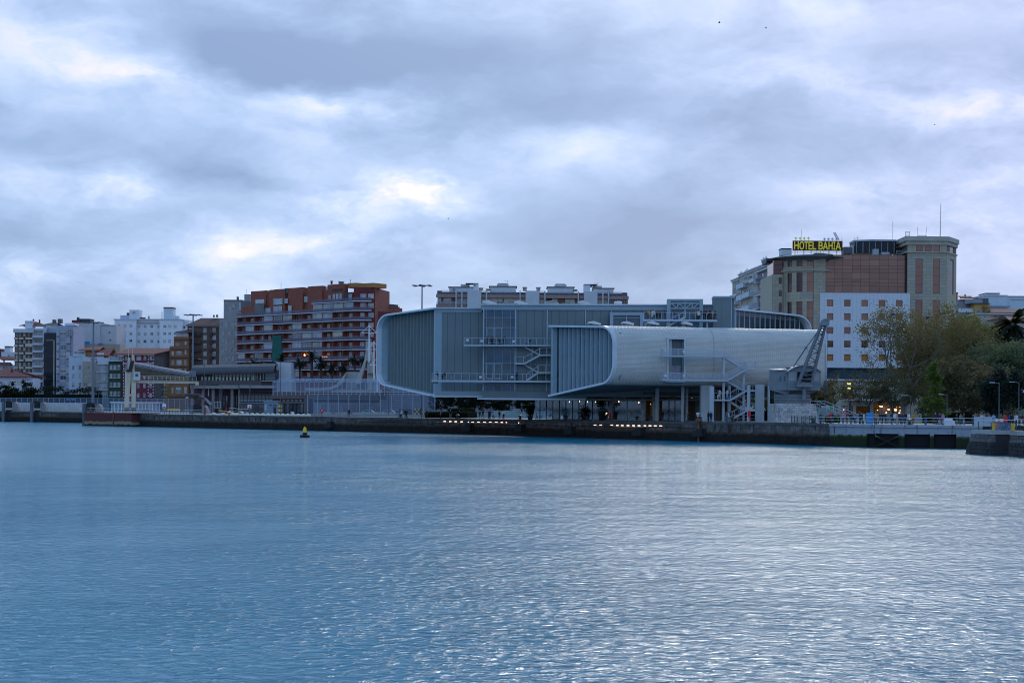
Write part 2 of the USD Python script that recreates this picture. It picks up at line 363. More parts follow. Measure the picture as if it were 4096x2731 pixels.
for i, p in enumerate(de):
    dirn = p / np.linalg.norm(p)
    for k, far in enumerate((0, 25, 2500)): q = p + dirn * far + (dirn * 0); v.append((q[0], q[1], gz(q[0]) if k < 2 else gz(p[0])))
for i in range(len(de) - 1):
    for k in range(2): a = i * 3 + k; f.append((a, a + 3, a + 4, a + 1))
MB().add(v, f).build('ground', M['paving'], kind='structure')
# the quay: a core wall, facing panels with open joints, coping stones
quay = fresh('/World', 'quay'); UsdGeom.Xform.Define(stage, quay); data(quay, kind='structure')
core = MB()
for a, b in zip(edge[:-1], edge[1:]):
    d = (b - a) / np.linalg.norm(b - a); n = np.array([-d[1], d[0]]); a2, b2 = a + n * .35, b + n * .35
    core.hexa([(*a2, -5), (*b2, -5), (*(b2 + n * 3), -5), (*(a2 + n * 3), -5)], [(*a2, gz(a[0]) - .02), (*b2, gz(b[0]) - .02), (*(b2 + n * 3), gz(b[0]) - .02), (*(a2 + n * 3), gz(a[0]) - .02)])
core.build('wall_core', M['quay_wall'], quay)
def quay_run(a, b, panel, cop, name='wall_panel', wm='quay_wall', zlo=-4.0):
    L = np.linalg.norm(b - a); d = (b - a) / L; n = np.array([-d[1], d[0]]); k = max(1, int(L / panel))
    for i in range(k):
        p, q = a + d * (L * i / k + .025), a + d * (L * (i + 1) / k - .025); o = nrng.uniform(0, .05)
        zt = min(gz(p[0]), gz(q[0])) - .4
        MB().hexa([(*(p + n * o), zlo), (*(q + n * o), zlo), (*(q + n * .4), zlo), (*(p + n * .4), zlo)], [(*(p + n * o), zt), (*(q + n * o), zt), (*(q + n * .4), zt), (*(p + n * .4), zt)]).build(name, M[wm], quay)
    k = max(1, int(L / cop))
    for i in range(k):
        p, q = a + d * (L * i / k + .01), a + d * (L * (i + 1) / k - .01); o = nrng.uniform(-.08, -.03)
        z0, z1 = gz(p[0]) - .38, gz(p[0]) + .01 + nrng.uniform(0, .02)
        MB().hexa([(*(p + n * o), z0), (*(q + n * o), z0), (*(q + n * .9), z0), (*(p + n * .9), z0)], [(*(p + n * o), z1), (*(q + n * o), z1), (*(q + n * .9), z1), (*(p + n * .9), z1)]).build('coping_stone', M['coping'] if wm == 'quay_green' else M['coping_dark'], quay)
mat('coping_dark', (.085, .08, .075), .85, var=.5, scale=.8, bump=.4)
quay_run(LEFT[0] + (LEFT[1] - LEFT[0]) * .42, LEFT[1], 7, 3.5)
quay_run(EDGE[0], EDGE[1], 6, 2.4); quay_run(EDGE[1], EDGE[2], 5, 2.4)
E35 = EDGE[2] + (EDGE[3] - EDGE[2]) * .66
quay_run(EDGE[2], E35, 4.5, 2.2)
# the museum: two rounded wings on columns
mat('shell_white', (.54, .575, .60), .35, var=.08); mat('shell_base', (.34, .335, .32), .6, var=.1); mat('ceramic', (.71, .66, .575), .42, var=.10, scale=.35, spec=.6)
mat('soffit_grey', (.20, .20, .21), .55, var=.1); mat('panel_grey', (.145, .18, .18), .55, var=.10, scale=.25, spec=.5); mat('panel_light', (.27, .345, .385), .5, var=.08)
mat('steel_grey', (.42, .46, .48), .45, var=.08, spec=.5); mat('concrete_col', (.40, .42, .42), .7, var=.1); mat('dark_metal', (.05, .055, .06), .5); mat('handrail', (.50, .53, .55), .4, metal=.3)
glass('glass_blue', (.02, .075, .125), .35); glass('glass_curtain', (.11, .15, .20), .5, .2); glass('glass_door', (.03, .07, .16), .9); glass('glass_teal', (.04, .075, .095), .4, .12)
mesh_screen('wire_mesh', (.22, .24, .26), .62)
pane('clear_pane')
mat('skylight_white', (.62, .60, .57), .5, var=.12)
def section(inn, out, prof):
    """profile points (w, z) laid between an inner and an outer plan point"""
    inn, out = np.asarray(inn, float), np.asarray(out, float); L = np.linalg.norm(out - inn); d = (out - inn) / L
    return np.array([[*(inn + d * (w * L)), z] for w, z in prof])
def lobe(z_in_t, z_out_t, z_in_b, z_out_b, rw, rz, th=0.0, n=9, rzb=None):
    """C profile: roof, outer corner, face, corner, soffit; w runs 0 (inner) to 1 (outer)"""
    pr = [(0, z_in_t - th)]; W = 1 - th / 20.0
    for i in range(n):
        t = math.pi / 2 * i / (n - 1); pr.append((W - rw + rw * math.sin(t), z_out_t - th - rz + rz * math.cos(t)))
    for i in range(n):
        t = math.pi / 2 * i / (n - 1); q = rzb or rz; pr.append((W - rw + rw * math.cos(t), z_out_b + th + q - q * math.sin(t)))
    pr.append((0, z_in_b + th)); return pr
def pp(px, D): return qpt(px, D)
# east wing
EW = thing('museum_wing', 'silvery rounded museum wing clad in ceramic discs with outside stairs', 'museum', (0, 0, 0))
eS, eN = (pp(2203, 262), pp(2464, 248.5)), (pp(3225, 272), pp(3299, 256))
outp = lobe(20.75, 20.1, 7.65, 9.75, .19, 3.1, rzb=3.6); inp_ = lobe(20.75, 20.1, 7.65, 9.75, .175, 2.8, th=.32, rzb=3.3)
flat_n = lambda pr, th=0.0: pr[:-1] + [(0, 9.3 + th)]
outN, inpN = flat_n(outp), flat_n(inp_, .32)
def lerp2(a, b, t): return tuple(a[i] + (b[i] - a[i]) * t for i in range(2))
def ring_at(t, prof):
    s = lerp2(eS, eN, t); k = min(1, t / .42); return section(s[0], s[1], prof[:-1] + [(0, prof[-1][1] * (1 - k) + (9.3 + prof[-1][1] - 7.65) * k)])
nP = len(outp)
def t_of(px):
    lo, hi = 0.0, 1.0
    for _ in range(40):
        md = (lo + hi) / 2; o = lerp2(eS, eN, md)[1]
        if o[0] / o[1] < ray(px, 1420)[0]: lo = md
        else: hi = md
    return lo
bays = [0.0, t_of(2688), t_of(2855), t_of(3077), 1.0]
doorA = Fac(2463, 248.5, 3299, 256, z0=0)
drx0, drx1 = doorA.x(2673), doorA.x(2735); dz1, dz0 = doorA.z(2704, 1357), doorA.z(2704, 1524)
def solid(mb):
    v, f = mb.arr(); t = trimesh.Trimesh(v, f, process=False); t.merge_vertices(digits_vertex=5); t.update_faces(t.nondegenerate_faces())
    return manifold3d.Manifold(manifold3d.Mesh(np.asarray(t.vertices, np.float32), np.asarray(t.faces, np.uint32)))
mid = nP // 2
for bi in range(4):
    t0, t1 = bays[bi] + (.0006 if bi else 0), bays[bi + 1] - (.0006 if bi < 3 else 0)
    for (i0, i1) in ((1, mid), (mid, nP - 2)):
        rings = []
        for k in range(3):
            t = t0 + (t1 - t0) * k / 2; o, i_ = ring_at(t, outp), ring_at(t, inp_)
            oo = o[i0:i1 + 1].copy(); ii = i_[i0:i1 + 1].copy()
            if i0 == mid: oo[0, 2] -= .03; ii[0, 2] -= .03
            rings.append(np.vstack([oo, ii[::-1]]))
        mb = MB().loft(rings)
        if bi == 1:
            try:
                c = MB().box(drx0, drx1, -1.5, 1.2, dz0, dz1); vv, ff = c.arr()
                vv = np.array([doorA.world(*p) for p in vv]); S = solid(mb)
                q = S - solid(MB().add(vv, ff)) if S.status() == manifold3d.Error.NoError and not S.is_empty() else None
                if q is None or q.is_empty():
                    print('shell panel not solid', S.status())
                else: mb = MB().man(q)
            except Exception as e: print('cut', e)
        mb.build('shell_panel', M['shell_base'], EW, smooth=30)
# roof, soffit, white edges, inner wall
rt = [ring_at(t, outp) for t in (0, .2, .42, .7, 1)]; rt2 = [ring_at(t, inp_) for t in (0, .2, .42, .7, 1)]
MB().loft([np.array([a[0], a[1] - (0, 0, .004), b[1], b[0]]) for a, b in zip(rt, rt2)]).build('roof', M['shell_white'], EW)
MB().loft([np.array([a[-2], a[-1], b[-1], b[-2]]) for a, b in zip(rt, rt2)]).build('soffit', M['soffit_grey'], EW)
def edge_band(parent, s, prof, prof_in, along, w=.55, out=.05, name='edge_trim', m='shell_white'):
    """the shell's bright rim round a glazed end"""
    al = np.array([*along, 0.0]); a = section(s[0], s[1], prof); c = a.mean(0)
    b = section(s[0], s[1], prof_in); rings = []
    for i in range(len(a)):
        o = a[i] + (a[i] - b[i]) / (np.linalg.norm(a[i] - b[i]) or 1) * out
        rings.append([o - al * w, b[i] - al * w, b[i] + al * .05, o + al * .05])
    MB().loft(rings).build(name, M[m], parent, smooth=40)
alE = (eN[1] - eS[1]) / np.linalg.norm(eN[1] - eS[1])
edge_band(EW, eS, outp, inp_, alE); edge_band(EW, eN, outN, inpN, -alE, w=.4)
# ceramic discs, too many to pick apart
def discs():
    L = np.linalg.norm(eN[1] - eS[1]); prof = outp[1:-1]; pts = []
    acc = 0; S = section(eS[0], eS[1], prof); seg = np.linalg.norm(np.diff(S, axis=0), axis=1); cum = np.concatenate([[0], np.cumsum(seg)])
    rows = int(cum[-1] / .215); cols = int(L / .25); vs = []; fs = []; k = 0
    hexa = np.array([(math.cos(a), math.sin(a)) for a in np.arange(6) * math.pi / 3]) * .118
    for r in range(rows):
        q = (r + .5) * cum[-1] / rows; j = min(len(seg) - 1, int(np.searchsorted(cum, q) - 1)); fr = (q - cum[j]) / seg[j]
        wz = np.array(prof[j]) * (1 - fr) + np.array(prof[j + 1]) * fr
        a = section(eS[0], eS[1], [wz])[0]; b = section(eN[0], eN[1], [wz])[0]
        up = section(eS[0], eS[1], [prof[j]])[0] - section(eS[0], eS[1], [prof[j + 1]])[0]; up /= np.linalg.norm(up)
        d = (b - a) / np.linalg.norm(b - a); n = np.cross(d, up); n /= np.linalg.norm(n)
        zc = a[2]
        for c in range(cols):
            p = a + (b - a) * ((c + .5 * (r % 2) + .25) / cols)
            al = ((c + .5 * (r % 2) + .25) / cols)
            lx = (p[:2] - doorA.o) @ doorA.t
            if drx0 - .35 < lx < drx1 + .35 and dz0 - .3 < p[2] < dz1 + .3: continue
            if min(abs(al - bays[1]), abs(al - bays[2]), abs(al - bays[3])) < .0007: continue
            q3 = p + n * .035 + hexa[:, :1] * d + hexa[:, 1:] * up
            vs.append(q3); vs.append([p + n * .06]); fs += [(k + i, k + (i + 1) % 6, k + 6) for i in range(6)]; k += 7
    return MB().add(np.vstack(vs), fs)
discs().build('ceramic_disc', M['ceramic'], EW, kind='stuff')
# the doorway bay
def place(F, mb):
    vv, ff = mb.arr(); return MB().add(np.array([F.world(*p) for p in vv]), ff)
def fb(F, name, m, parent, mb, **k): return place(F, mb).build(name, M[m], parent, **k)
mb = MB(); w = .28
mb.box(drx0 - w, drx0, -.22, .9, dz0, dz1); mb.box(drx1, drx1 + w, -.22, .9, dz0, dz1); mb.box(drx0 - w, drx1 + w, -.22, .9, dz1, dz1 + w); mb.box(drx0 - w, drx1 + w, -.2, .9, dz0 - .2, dz0)
fb(doorA, 'doorway_frame', 'shell_white', EW, mb)
fb(doorA, 'doorway_recess', 'panel_grey', EW, MB().box(drx0 - .1, drx1 + .1, 1.15, 1.25, dz0, dz1))
for i in range(3): fb(doorA, 'recess_panel', 'panel_grey', EW, MB().box(drx0 + (drx1 - drx0) * i / 3 + .02, drx0 + (drx1 - drx0) * (i + 1) / 3 - .02, 1.08, 1.14, (dz0 + dz1) / 2 + .2, dz1))
for i in range(2):
    a = drx0 + .55 + i * 1.05; z0 = doorA.z(2700, 1521); d = fb(doorA, 'door', 'panel_light', EW, wall(MB(), a, a + 1.0, z0, z0 + 2.6, 1.0, 1.08, [(a + .1, a + .9, z0 + .15, z0 + 2.5)])); fb(doorA, 'pane', 'glass_door', d, MB().box(a + .1, a + .9, 1.02, 1.05, z0 + .15, z0 + 2.5))
def glazed_end(parent, s, along, prof, nf, trans, back=1.1, fin=.55, glassm='glass_curtain', fin_m='panel_light', fw=.14, rowsm=None):
    """fins, transoms and panes closing the end of a wing inside its shell rim"""
    inn, out = np.asarray(s[0], float), np.asarray(s[1], float); L = np.linalg.norm(out - inn); d = (out - inn) / L; al = np.asarray(along)
    ws = np.array([p[0] for p in prof]) * L; zs = np.array([p[1] for p in prof]); h = len(prof) // 2
    def top(x): return np.interp(x, ws[:h], zs[:h])
    def bot(x): return np.interp(x, ws[::-1][:h], zs[::-1][:h])
    def Q(x, y, z): q = inn + d * x + al * y; return (q[0], q[1], z)
    W = ws.max() - .05; xs = np.linspace(.5, W, nf + 1)
    MB().hexa([Q(0, back - .2, bot(0)), Q(.5, back - .2, bot(.5)), Q(.5, .0, bot(.5)), Q(0, .0, bot(0))][::-1], [Q(0, back - .2, top(0)), Q(.5, back - .2, top(.5)), Q(.5, .0, top(.5)), Q(0, .0, top(0))][::-1]).build('end_post', M['panel_light'], parent)
    for i, x in enumerate(xs[1:-1]):
        MB().hexa([Q(x - fw / 2, back, bot(x)), Q(x + fw / 2, back, bot(x)), Q(x + fw / 2, back - fin, bot(x)), Q(x - fw / 2, back - fin, bot(x))], [Q(x - fw / 2, back, top(x)), Q(x + fw / 2, back, top(x)), Q(x + fw / 2, back - fin, top(x)), Q(x - fw / 2, back - fin, top(x))]).build('fin', M[fin_m], parent)
    zz = [None] + list(trans) + [None]
    for i in range(nf):
        a, b = xs[i] + fw / 2, xs[i + 1] - fw / 2
        for k in range(len(zz) - 1):
            if zz[k] is None: l0, l1 = bot(a), bot(b)
            else: l0 = l1 = max(zz[k] + .05, bot(a) if zz[k] < 12 else 0)
            if zz[k + 1] is None: h0, h1 = top(a), top(b)
            else: h0 = h1 = zz[k + 1] - .05
            if h0 - l0 < .15 or h1 - l1 < .15:
                l0, l1 = min(l0, h0 - .1), min(l1, h1 - .1)
            gm = (rowsm or {}).get(k, glassm)
            MB().hexa([Q(a, back + .1, l0), Q(b, back + .1, l1), Q(b, back, l1), Q(a, back, l0)], [Q(a, back + .1, h0), Q(b, back + .1, h1), Q(b, back, h1), Q(a, back, h0)]).build('pane', M[gm], parent)
    for z in trans:
        xe = W if z > 11 else W - 1.0
        MB().hexa([Q(.5, back + .12, z - .05), Q(xe, back + .12, z - .05), Q(xe, back - .08, z - .05), Q(.5, back - .08, z - .05)], [Q(.5, back + .12, z + .05), Q(xe, back + .12, z + .05), Q(xe, back - .08, z + .05), Q(.5, back - .08, z + .05)]).build('transom', M['panel_grey'], parent)
fE = Fac(2203, 262, 2464, 248.5, z0=0)
glazed_end(EW, eS, alE, inp_, 14, [fE.z(2330, 1514), fE.z(2330, 1424), fE.z(2330, 1338)], back=1.0)
# inner wall of the east wing
iw = MB(); a, b = eS[0], eN[0]; dI = (b - a) / np.linalg.norm(b - a); nI = np.array([-dI[1], dI[0]])
iw.hexa([(*a, 7.7), (*b, 7.7), (*(b + nI * .3), 7.7), (*(a + nI * .3), 7.7)], [(*a, 20.7), (*b, 20.7), (*(b + nI * .3), 20.7), (*(a + nI * .3), 20.7)]).build('inner_wall', M['panel_grey'], EW)
# closed floor above the ground level and end wall behind the north rim
fN = section(eN[0], eN[1], inpN); MB().loft([fN - np.array([*alE, 0]) * 1.0, fN - np.array([*alE, 0]) * .8]).build('end_wall', M['glass_teal'], EW)
# decks and stairs on the sea side of the east wing
fs = Fac(2463, 246.3, 3299, 251.5, z0=0)
def deck(F, parent, x0, x1, ys, yr, dy=(0, 1.9), mesh=True, slab=.28, ends=(True, True)):
    """a walkway: slab, hand rail in front, wire mesh below the rail; pixel columns x0..x1, slab top at row ys, rail at row yr (at mid)"""
    xa, xb, xm = F.x(x0, ys), F.x(x1, ys), (x0 + x1) / 2; z = F.z(xm, ys); zr = F.z(xm, yr)
    fb(F, 'walkway', 'steel_grey', parent, MB().box(xa, xb, dy[0], dy[1], z - slab, z))
    mb = MB(); h = zr - z; pts = [(xa + .03, dy[0] + .05, z), (xb - .03, dy[0] + .05, z)]
    if ends[0]: pts = [(xa + .03, dy[1] - .05, z)] + pts
    if ends[1]: pts = pts + [(xb - .03, dy[1] - .05, z)]
    rail(mb, pts, h, .035, 1.45, 0); fb(F, 'handrail', 'handrail', parent, mb)
    if mesh:
        mb = MB()
        for p, q in zip(pts[:-1], pts[1:]): mb.add([(p[0], p[1], z + .06), (q[0], q[1], z + .06), (q[0], q[1], z + h - .08), (p[0], p[1], z + h - .08)], [(0, 1, 2, 3)])
        fb(F, 'rail_mesh', 'wire_mesh', parent, mb)
    return z
def flight(F, parent, p0, p1, dy=(0, 1.0), h=1.1, mesh=True, steps=14):
    """a stair between two pixel points"""
    a, b = F(*p0), F(*p1); mb = MB(); y0, y1 = dy
    for y in (y0 + .04, y1 - .04): mb.bar((a[0], y, a[1] - .14), (b[0], y, b[1] - .14), .08, .3)
    fb(F, 'stringer', 'steel_grey', parent, mb)
    mb = MB()
    for i in range(steps): t = (i + .5) / steps; x, z = a[0] + (b[0] - a[0]) * t, a[1] + (b[1] - a[1]) * t; mb.box(x - .14, x + .14, y0 + .08, y1 - .08, z - .05, z)
    fb(F, 'tread', 'panel_grey', parent, mb)
    mb = MB()
    for y in (y0 + .04, y1 - .04): rail(mb, [(a[0], y, a[1]), (b[0], y, b[1])], h, .03, 1.4, 0)
    fb(F, 'handrail', 'handrail', parent, mb)
    if mesh: fb(F, 'rail_mesh', 'wire_mesh', parent, MB().add([(a[0], y0 + .04, a[1] + .05), (b[0], y0 + .04, b[1] + .05), (b[0], y0 + .04, b[1] + h - .08), (a[0], y0 + .04, a[1] + h - .08)], [(0, 1, 2, 3)]))
Z5 = lambda x, y: (2600 + x / 2.24, 1100 + y / 2.24)
ex = lambda *a: [Z5(*q) for q in a]
deck(fs, EW, 2650, 2899, 1421.5, 1395, ends=(True, False)); deck(fs, EW, 2651, 2909, 1517.5, 1491, ends=(True, False))
flight(fs, EW, *ex((672, 720), (862, 838)), dy=(1.0, 1.9)); deck(fs, EW, 2985.5, 3024, 1473, 1446, dy=(0, 1.9))
flight(fs, EW, *ex((866, 836), (690, 938)), dy=(0, .95)); flight(fs, EW, *ex((700, 940), (862, 1030)), dy=(1.0, 1.9)); deck(fs, EW, 2985.5, 3025, 1559, 1533, mesh=False)
flight(fs, EW, *ex((866, 1028), (718, 1115)), dy=(0, .95), mesh=False); deck(fs, EW, 2858, 2922, 1597, 1571, mesh=False, ends=(True, False)); flight(fs, EW, *ex((722, 1118), (862, 1208)), dy=(1.0, 1.9), mesh=False)
deck(fs, EW, 2985.5, 3024, 1639, 1613, mesh=False); flight(fs, EW, *ex((866, 1208), (700, 1304)), dy=(0, .95), mesh=False)
for px, yt in ((2901.5, 1421), (2982, 1473)): fb(fs, 'stair_post', 'steel_grey', EW, MB().box(fs.x(px) - .2, fs.x(px) + .2, .95, 1.3, 3.3, fs.z(px, yt)))
fb(fs, 'gate_rail', 'handrail', EW, rail(MB(), [(fs.x(2903, 1680), .1, 3.42), (fs.x(3024, 1680), .1, 3.42)], 1.1, .03, 1.2, 1))
for px, yy in ((2661, 1403), (2735, 1407), (2661, 1503), (2735, 1503)): fb(fs, 'sign_plate', 'skylight_white', EW, MB().box(fs.x(px) - .2, fs.x(px) + .2, -.06, -.02, fs.z(px, yy) - .2, fs.z(px, yy) + .2))
# columns (px of axis, py of foot, radius, top row)
mat('pier_concrete', (.46, .47, .45), .75, var=.12)
for px, py, r, zt, m_ in ((2226, 1677.5, .85, 8.4, 'concrete_col'), (2325, 1678, .50, 8.4, 'concrete_col'), (2628, 1683, .40, 9.6, 'steel_grey'), (2615, 1682, .3, 9.3, 'steel_grey'), (2730, 1684, .30, 9.6, 'steel_grey'), (2747, 1682, .25, 9.6, 'steel_grey'),
                          (2846, 1686, .42, 9.5, 'steel_grey'), (2994, 1686, .28, 9.75, 'steel_grey'), (3038, 1686, .80, 9.9, 'concrete_col'), (3074, 1684.5, .22, 9.9, 'steel_grey'), (2916, 1683.5, .3, 9.8, 'steel_grey')):
    g_ = on_ground(px, py); MB().lathe([(r, 0), (r, zt - g_[2])], g_, 16).build('column', M[m_], EW, smooth=30)
g_ = on_ground(2827, 1684.5); MB().slab([(g_[0] - 1.0, g_[1] + .0), (g_[0] + 1.0, g_[1]), (g_[0] + 1.0, g_[1] + 2), (g_[0] - 1.0, g_[1] + 2)], g_[2], 9.8).build('wall_pier', M['pier_concrete'], EW)
# roof boxes (skylight cowls) on the east wing and their posts
def cowl(F, parent, x0, x1, y0, y1, dy=0.0, depth=2.2):
    xa, xb, zb, zt = F.rect(x0, y0, x1, y1, dy); h = zt - zb; w = xb - xa
    fb(F, 'skylight_cowl', 'skylight_white', parent, MB().prism([(xa, zb + h * .42), (xa + w * .04, zb + h * .42), (xb, zb), (xb, zb + h * .45), (xa + w * .42, zt), (xa, zb + h * .8)], dy, dy + depth))
    fb(F, 'cowl_base', 'panel_grey', parent, MB().box(xa + w * .05, xa + w * .3, dy + .3, dy + depth - .3, zb - .6, zb + h * .45))
fr = Fac(2210, 256, 3290, 258, z0=0)
Z4 = lambda x, y: (2150 + x / 2.306, 1100 + y / 2.306)
for a in ((472, 424, 585, 460), (784, 425, 890, 460), (1018, 424, 1122, 462), (1330, 426, 1432, 465)):
    x0, y0 = Z4(a[0], a[1]); x1, y1 = Z4(a[2], a[3]); cowl(fr, EW, x0, x1, y0, y1)
# west wing
WW = thing('museum_wing', 'grey panelled museum wing with a rounded left corner and glazed end', 'museum', (0, 0, 0))
wS, wN = (pp(1738, 270), pp(1521, 293)), (pp(2937, 266), pp(3229, 285))
wo = lobe(24.35, 24.3, 7.7, 9.75, .20, 2.9); wi = lobe(24.35, 24.3, 7.7, 9.75, .19, 2.65, th=.28)
def wr(t, prof): return section(*[wS[i] + (wN[i] - wS[i]) * t for i in range(2)], prof)
MB().loft([np.vstack([wr(t, wo), wr(t, wi)[::-1]]) for t in np.linspace(0, 1, 6)]).build('shell', M['panel_light'], WW, smooth=30)
alW = (wN[1] - wS[1]) / np.linalg.norm(wN[1] - wS[1])
edge_band(WW, wS, wo, wi, alW, w=.9); edge_band(WW, wN, wo, wi, -alW, w=.8)
fWe = Fac(1521, 293, 1738, 270, z0=0)
glazed_end(WW, wS, alW, wi, 16, [fWe.z(1640, 1548), fWe.z(1640, 1414), fWe.z(1640, 1388), fWe.z(1640, 1276)], back=1.5, fin=.8, fin_m='panel_grey', fw=.2, rowsm={2: 'glass_teal', 4: 'glass_teal', 0: 'glass_teal'})
fNe = Fac(2937, 266, 3229, 285, z0=0)
glazed_end(WW, wN, -alW, wi, 14, [fNe.z(3080, 1272), fNe.z(3080, 1400)], back=.55, fin=.1, glassm='glass_teal', fin_m='panel_light', fw=.2)
fw = Fac(1738, 270, 2937, 266, z0=0)
Z3 = lambda x, y: (1450 + x / 2.4125, 1100 + y / 2.4125)
def wpx(x): return fw.x(Z3(x, 0)[0])
zt, zb = 23.6, 8.6
fb(fw, 'fascia', 'panel_light', WW, MB().box(0, wpx(1150), -.1, .3, 23.55, 24.2)); fb(fw, 'fascia', 'panel_light', WW, MB().box(0, wpx(1165), -.12, .3, 7.75, 8.6))
fb(fw, 'edge_trim', 'shell_white', WW, MB().box(-.3, wpx(1165), -.45, .3, 7.45, 7.75)); fb(fw, 'edge_trim', 'shell_white', WW, MB().box(-.3, wpx(1150), -.45, .3, 24.2, 24.42))
def panels(F, xs, z0, z1, y0, y1, m_, parent, name='wall_panel'):
    for a, b in zip(xs[:-1], xs[1:]): fb(F, name, m_, parent, MB().box(a + .025, b - .025, y0, y1, z0, z1))
px_ = [.25] + [wpx(x) for x in (735, 815, 890, 965, 1040, 1115, 1160)]
panels(fw, px_, zb, zt, 0, .2, 'panel_grey', WW); fb(fw, 'wall_backing', 'dark_metal', WW, MB().box(.1, fw.w - .1, .2, .5, 8.0, 24.3))
# the bay that stands forward, with blue glass
x0, x1 = wpx(1160), fw.x(2870)
fb(fw, 'roof_edge', 'shell_white', WW, MB().box(wpx(1130), x1, -2.3, .2, 24.78, 25.0)); fb(fw, 'fascia', 'panel_light', WW, MB().box(wpx(1150), x1, -2.0, .2, 23.9, 24.78))
fb(fw, 'bay_wall', 'dark_metal', WW, MB().box(x0 + .1, x1, -1.7, .15, 8.2, 23.9))
gx = [wpx(x) for x in (1172, 1200, 1277, 1355, 1433, 1490)]; zz = [fw.z(2000, y, -1.8) for y in (1583, 1531, 1452, 1387, 1310, 1270, 1238)]
for i in range(5):
    for k in range(6):
        fb(fw, 'pane', 'glass_blue' if k in (0, 2, 5) or i in (0, 4) else 'glass_teal', WW, MB().box(gx[i] + .04, gx[i + 1] - .04, -1.8, -1.72, zz[k] + .04, zz[k + 1] - .04))
fb(fw, 'glazing_frame', 'panel_light', WW, wall(MB(), gx[0] - .1, gx[-1] + .05, zz[0], zz[-1], -1.9, -1.7, [(gx[i] + .04, gx[i + 1] - .04, zz[k] + .04, zz[k + 1] - .04) for i in range(5) for k in range(6)]))
for zd in (fw.z(2000, 1373, -2), fw.z(2000, 1516, -2)):
    for a, b in ((1204, 1272), (1280, 1350)):
        d = fb(fw, 'door', 'panel_light', WW, wall(MB(), wpx(a), wpx(b), zd, zd + 3.0, -1.98, -1.91, [(wpx(a) + .12, wpx(b) - .12, zd + .2, zd + 2.85)])); fb(fw, 'pane', 'glass_teal', d, MB().box(wpx(a) + .12, wpx(b) - .12, -1.96, -1.93, zd + .2, zd + 2.85))
pxs = [wpx(1490)] + [wpx(1505 + 79 * i) for i in range(0, 40)]; pxs = [p for p in pxs if p < x1 - .5] + [x1]
panels(fw, pxs, 8.7, 16.2, -1.8, -1.7, 'panel_grey', WW); panels(fw, pxs, 16.25, 23.88, -1.8, -1.7, 'panel_grey', WW)
fb(fw, 'fascia', 'panel_grey', WW, MB().box(wpx(1168), fw.x(2345), -2.0, .2, 7.35, 8.65)); fb(fw, 'edge_trim', 'shell_white', WW, MB().box(wpx(1120), fw.x(2345), -2.6, .2, 7.05, 7.33))
fb(fw, 'floor_slab', 'soffit_grey', WW, MB().box(wpx(1130), fw.x(2900), -1.8, 18, 7.1, 7.3))
# decks
fd = Fac(1725, 266.5, 2937, 263, z0=0)
deck(fd, WW, 1855, 2212, 1379, 1353, mesh=False, ends=(True, False)); deck(fd, WW, 1726, 2212, 1521, 1494, mesh=False, ends=(True, False), slab=.35)
fb(fd, 'deck_keel', 'steel_grey', WW, MB().prism([(fd.x(1730), fd.z(1730, 1523)), (fd.x(1925), fd.z(1925, 1531)), (fd.x(2030), fd.z(2030, 1525)), (fd.x(2030), fd.z(2030, 1523)), (fd.x(1730), fd.z(1730, 1522))], .3, 1.6))
e3 = lambda *a: [Z3(*q) for q in a]
flight(fd, WW, *e3((1560, 682), (1712, 766)), dy=(1.0, 1.9), mesh=False); deck(fd, WW, 2157, 2212, 1417.5, 1391, mesh=False, ends=(False, False))
flight(fd, WW, *e3((1712, 766), (1556, 850)), dy=(0, .95), mesh=False); deck(fd, WW, 2062, 2096, 1451.5, 1427, mesh=False)
flight(fd, WW, *e3((1548, 848), (1695, 934)), dy=(1.0, 1.9), mesh=False); deck(fd, WW, 2150, 2212, 1487, 1461, mesh=False, ends=(False, False)); flight(fd, WW, *e3((1695, 934), (1580, 1012)), dy=(0, .95), mesh=False)
for x in (1160, 1467, 1777): fb(fd, 'stair_post', 'steel_grey', WW, MB().lathe([(.11, 8.7), (.11, fd.z(Z3(x, 0)[0], 1222))], (fd.x(Z3(x, 0)[0]), 1.5, 0), 8))
for x in (2340, 2445): fb(fd, 'flue_pipe', 'steel_grey', WW, MB().lathe([(.1, 14), (.1, fd.z(x, 1205 if x == 2292 else 1220))], (fd.x(x), 1.5, 0), 8))
for px, yy in ((1869, 1360), (1927, 1364), (2055, 1365), (1922, 1508), (2049, 1508)): fb(fd, 'sign_plate', 'skylight_white', WW, MB().box(fd.x(px) - .25, fd.x(px) + .25, -.06, -.02, fd.z(px, yy) - .2, fd.z(px, yy) + .2))
fb(fd, 'hanging_lamp_box', 'dark_metal', WW, MB().box(fd.x(1732), fd.x(1748), .4, 1.6, fd.z(1740, 1532), fd.z(1740, 1525)))
for a in ((1155, 240, 1287, 292), (1462, 243, 1590, 292), (1770, 245, 1895, 292)):
    x0_, y0_ = Z3(a[0], a[1]); x1_, y1_ = Z3(a[2], a[3]); cowl(fw, WW, x0_, x1_, y0_, y1_, dy=2.0)
for a in ((75, 236, 197, 282), (372, 234, 492, 282)):
    x0_, y0_ = Z4(a[0], a[1]); x1_, y1_ = Z4(a[2], a[3]); cowl(fw, WW, x0_, x1_, y0_, y1_, dy=2.0)
p_ = fw(2472, 1220, 1.0); fb(fw, 'roof_vent', 'skylight_white', WW, MB().lathe([(.75, 24.9), (.75, 25.6), (.6, 25.75), (.1, 25.8)], (p_[0], 1.0, 0), 12))
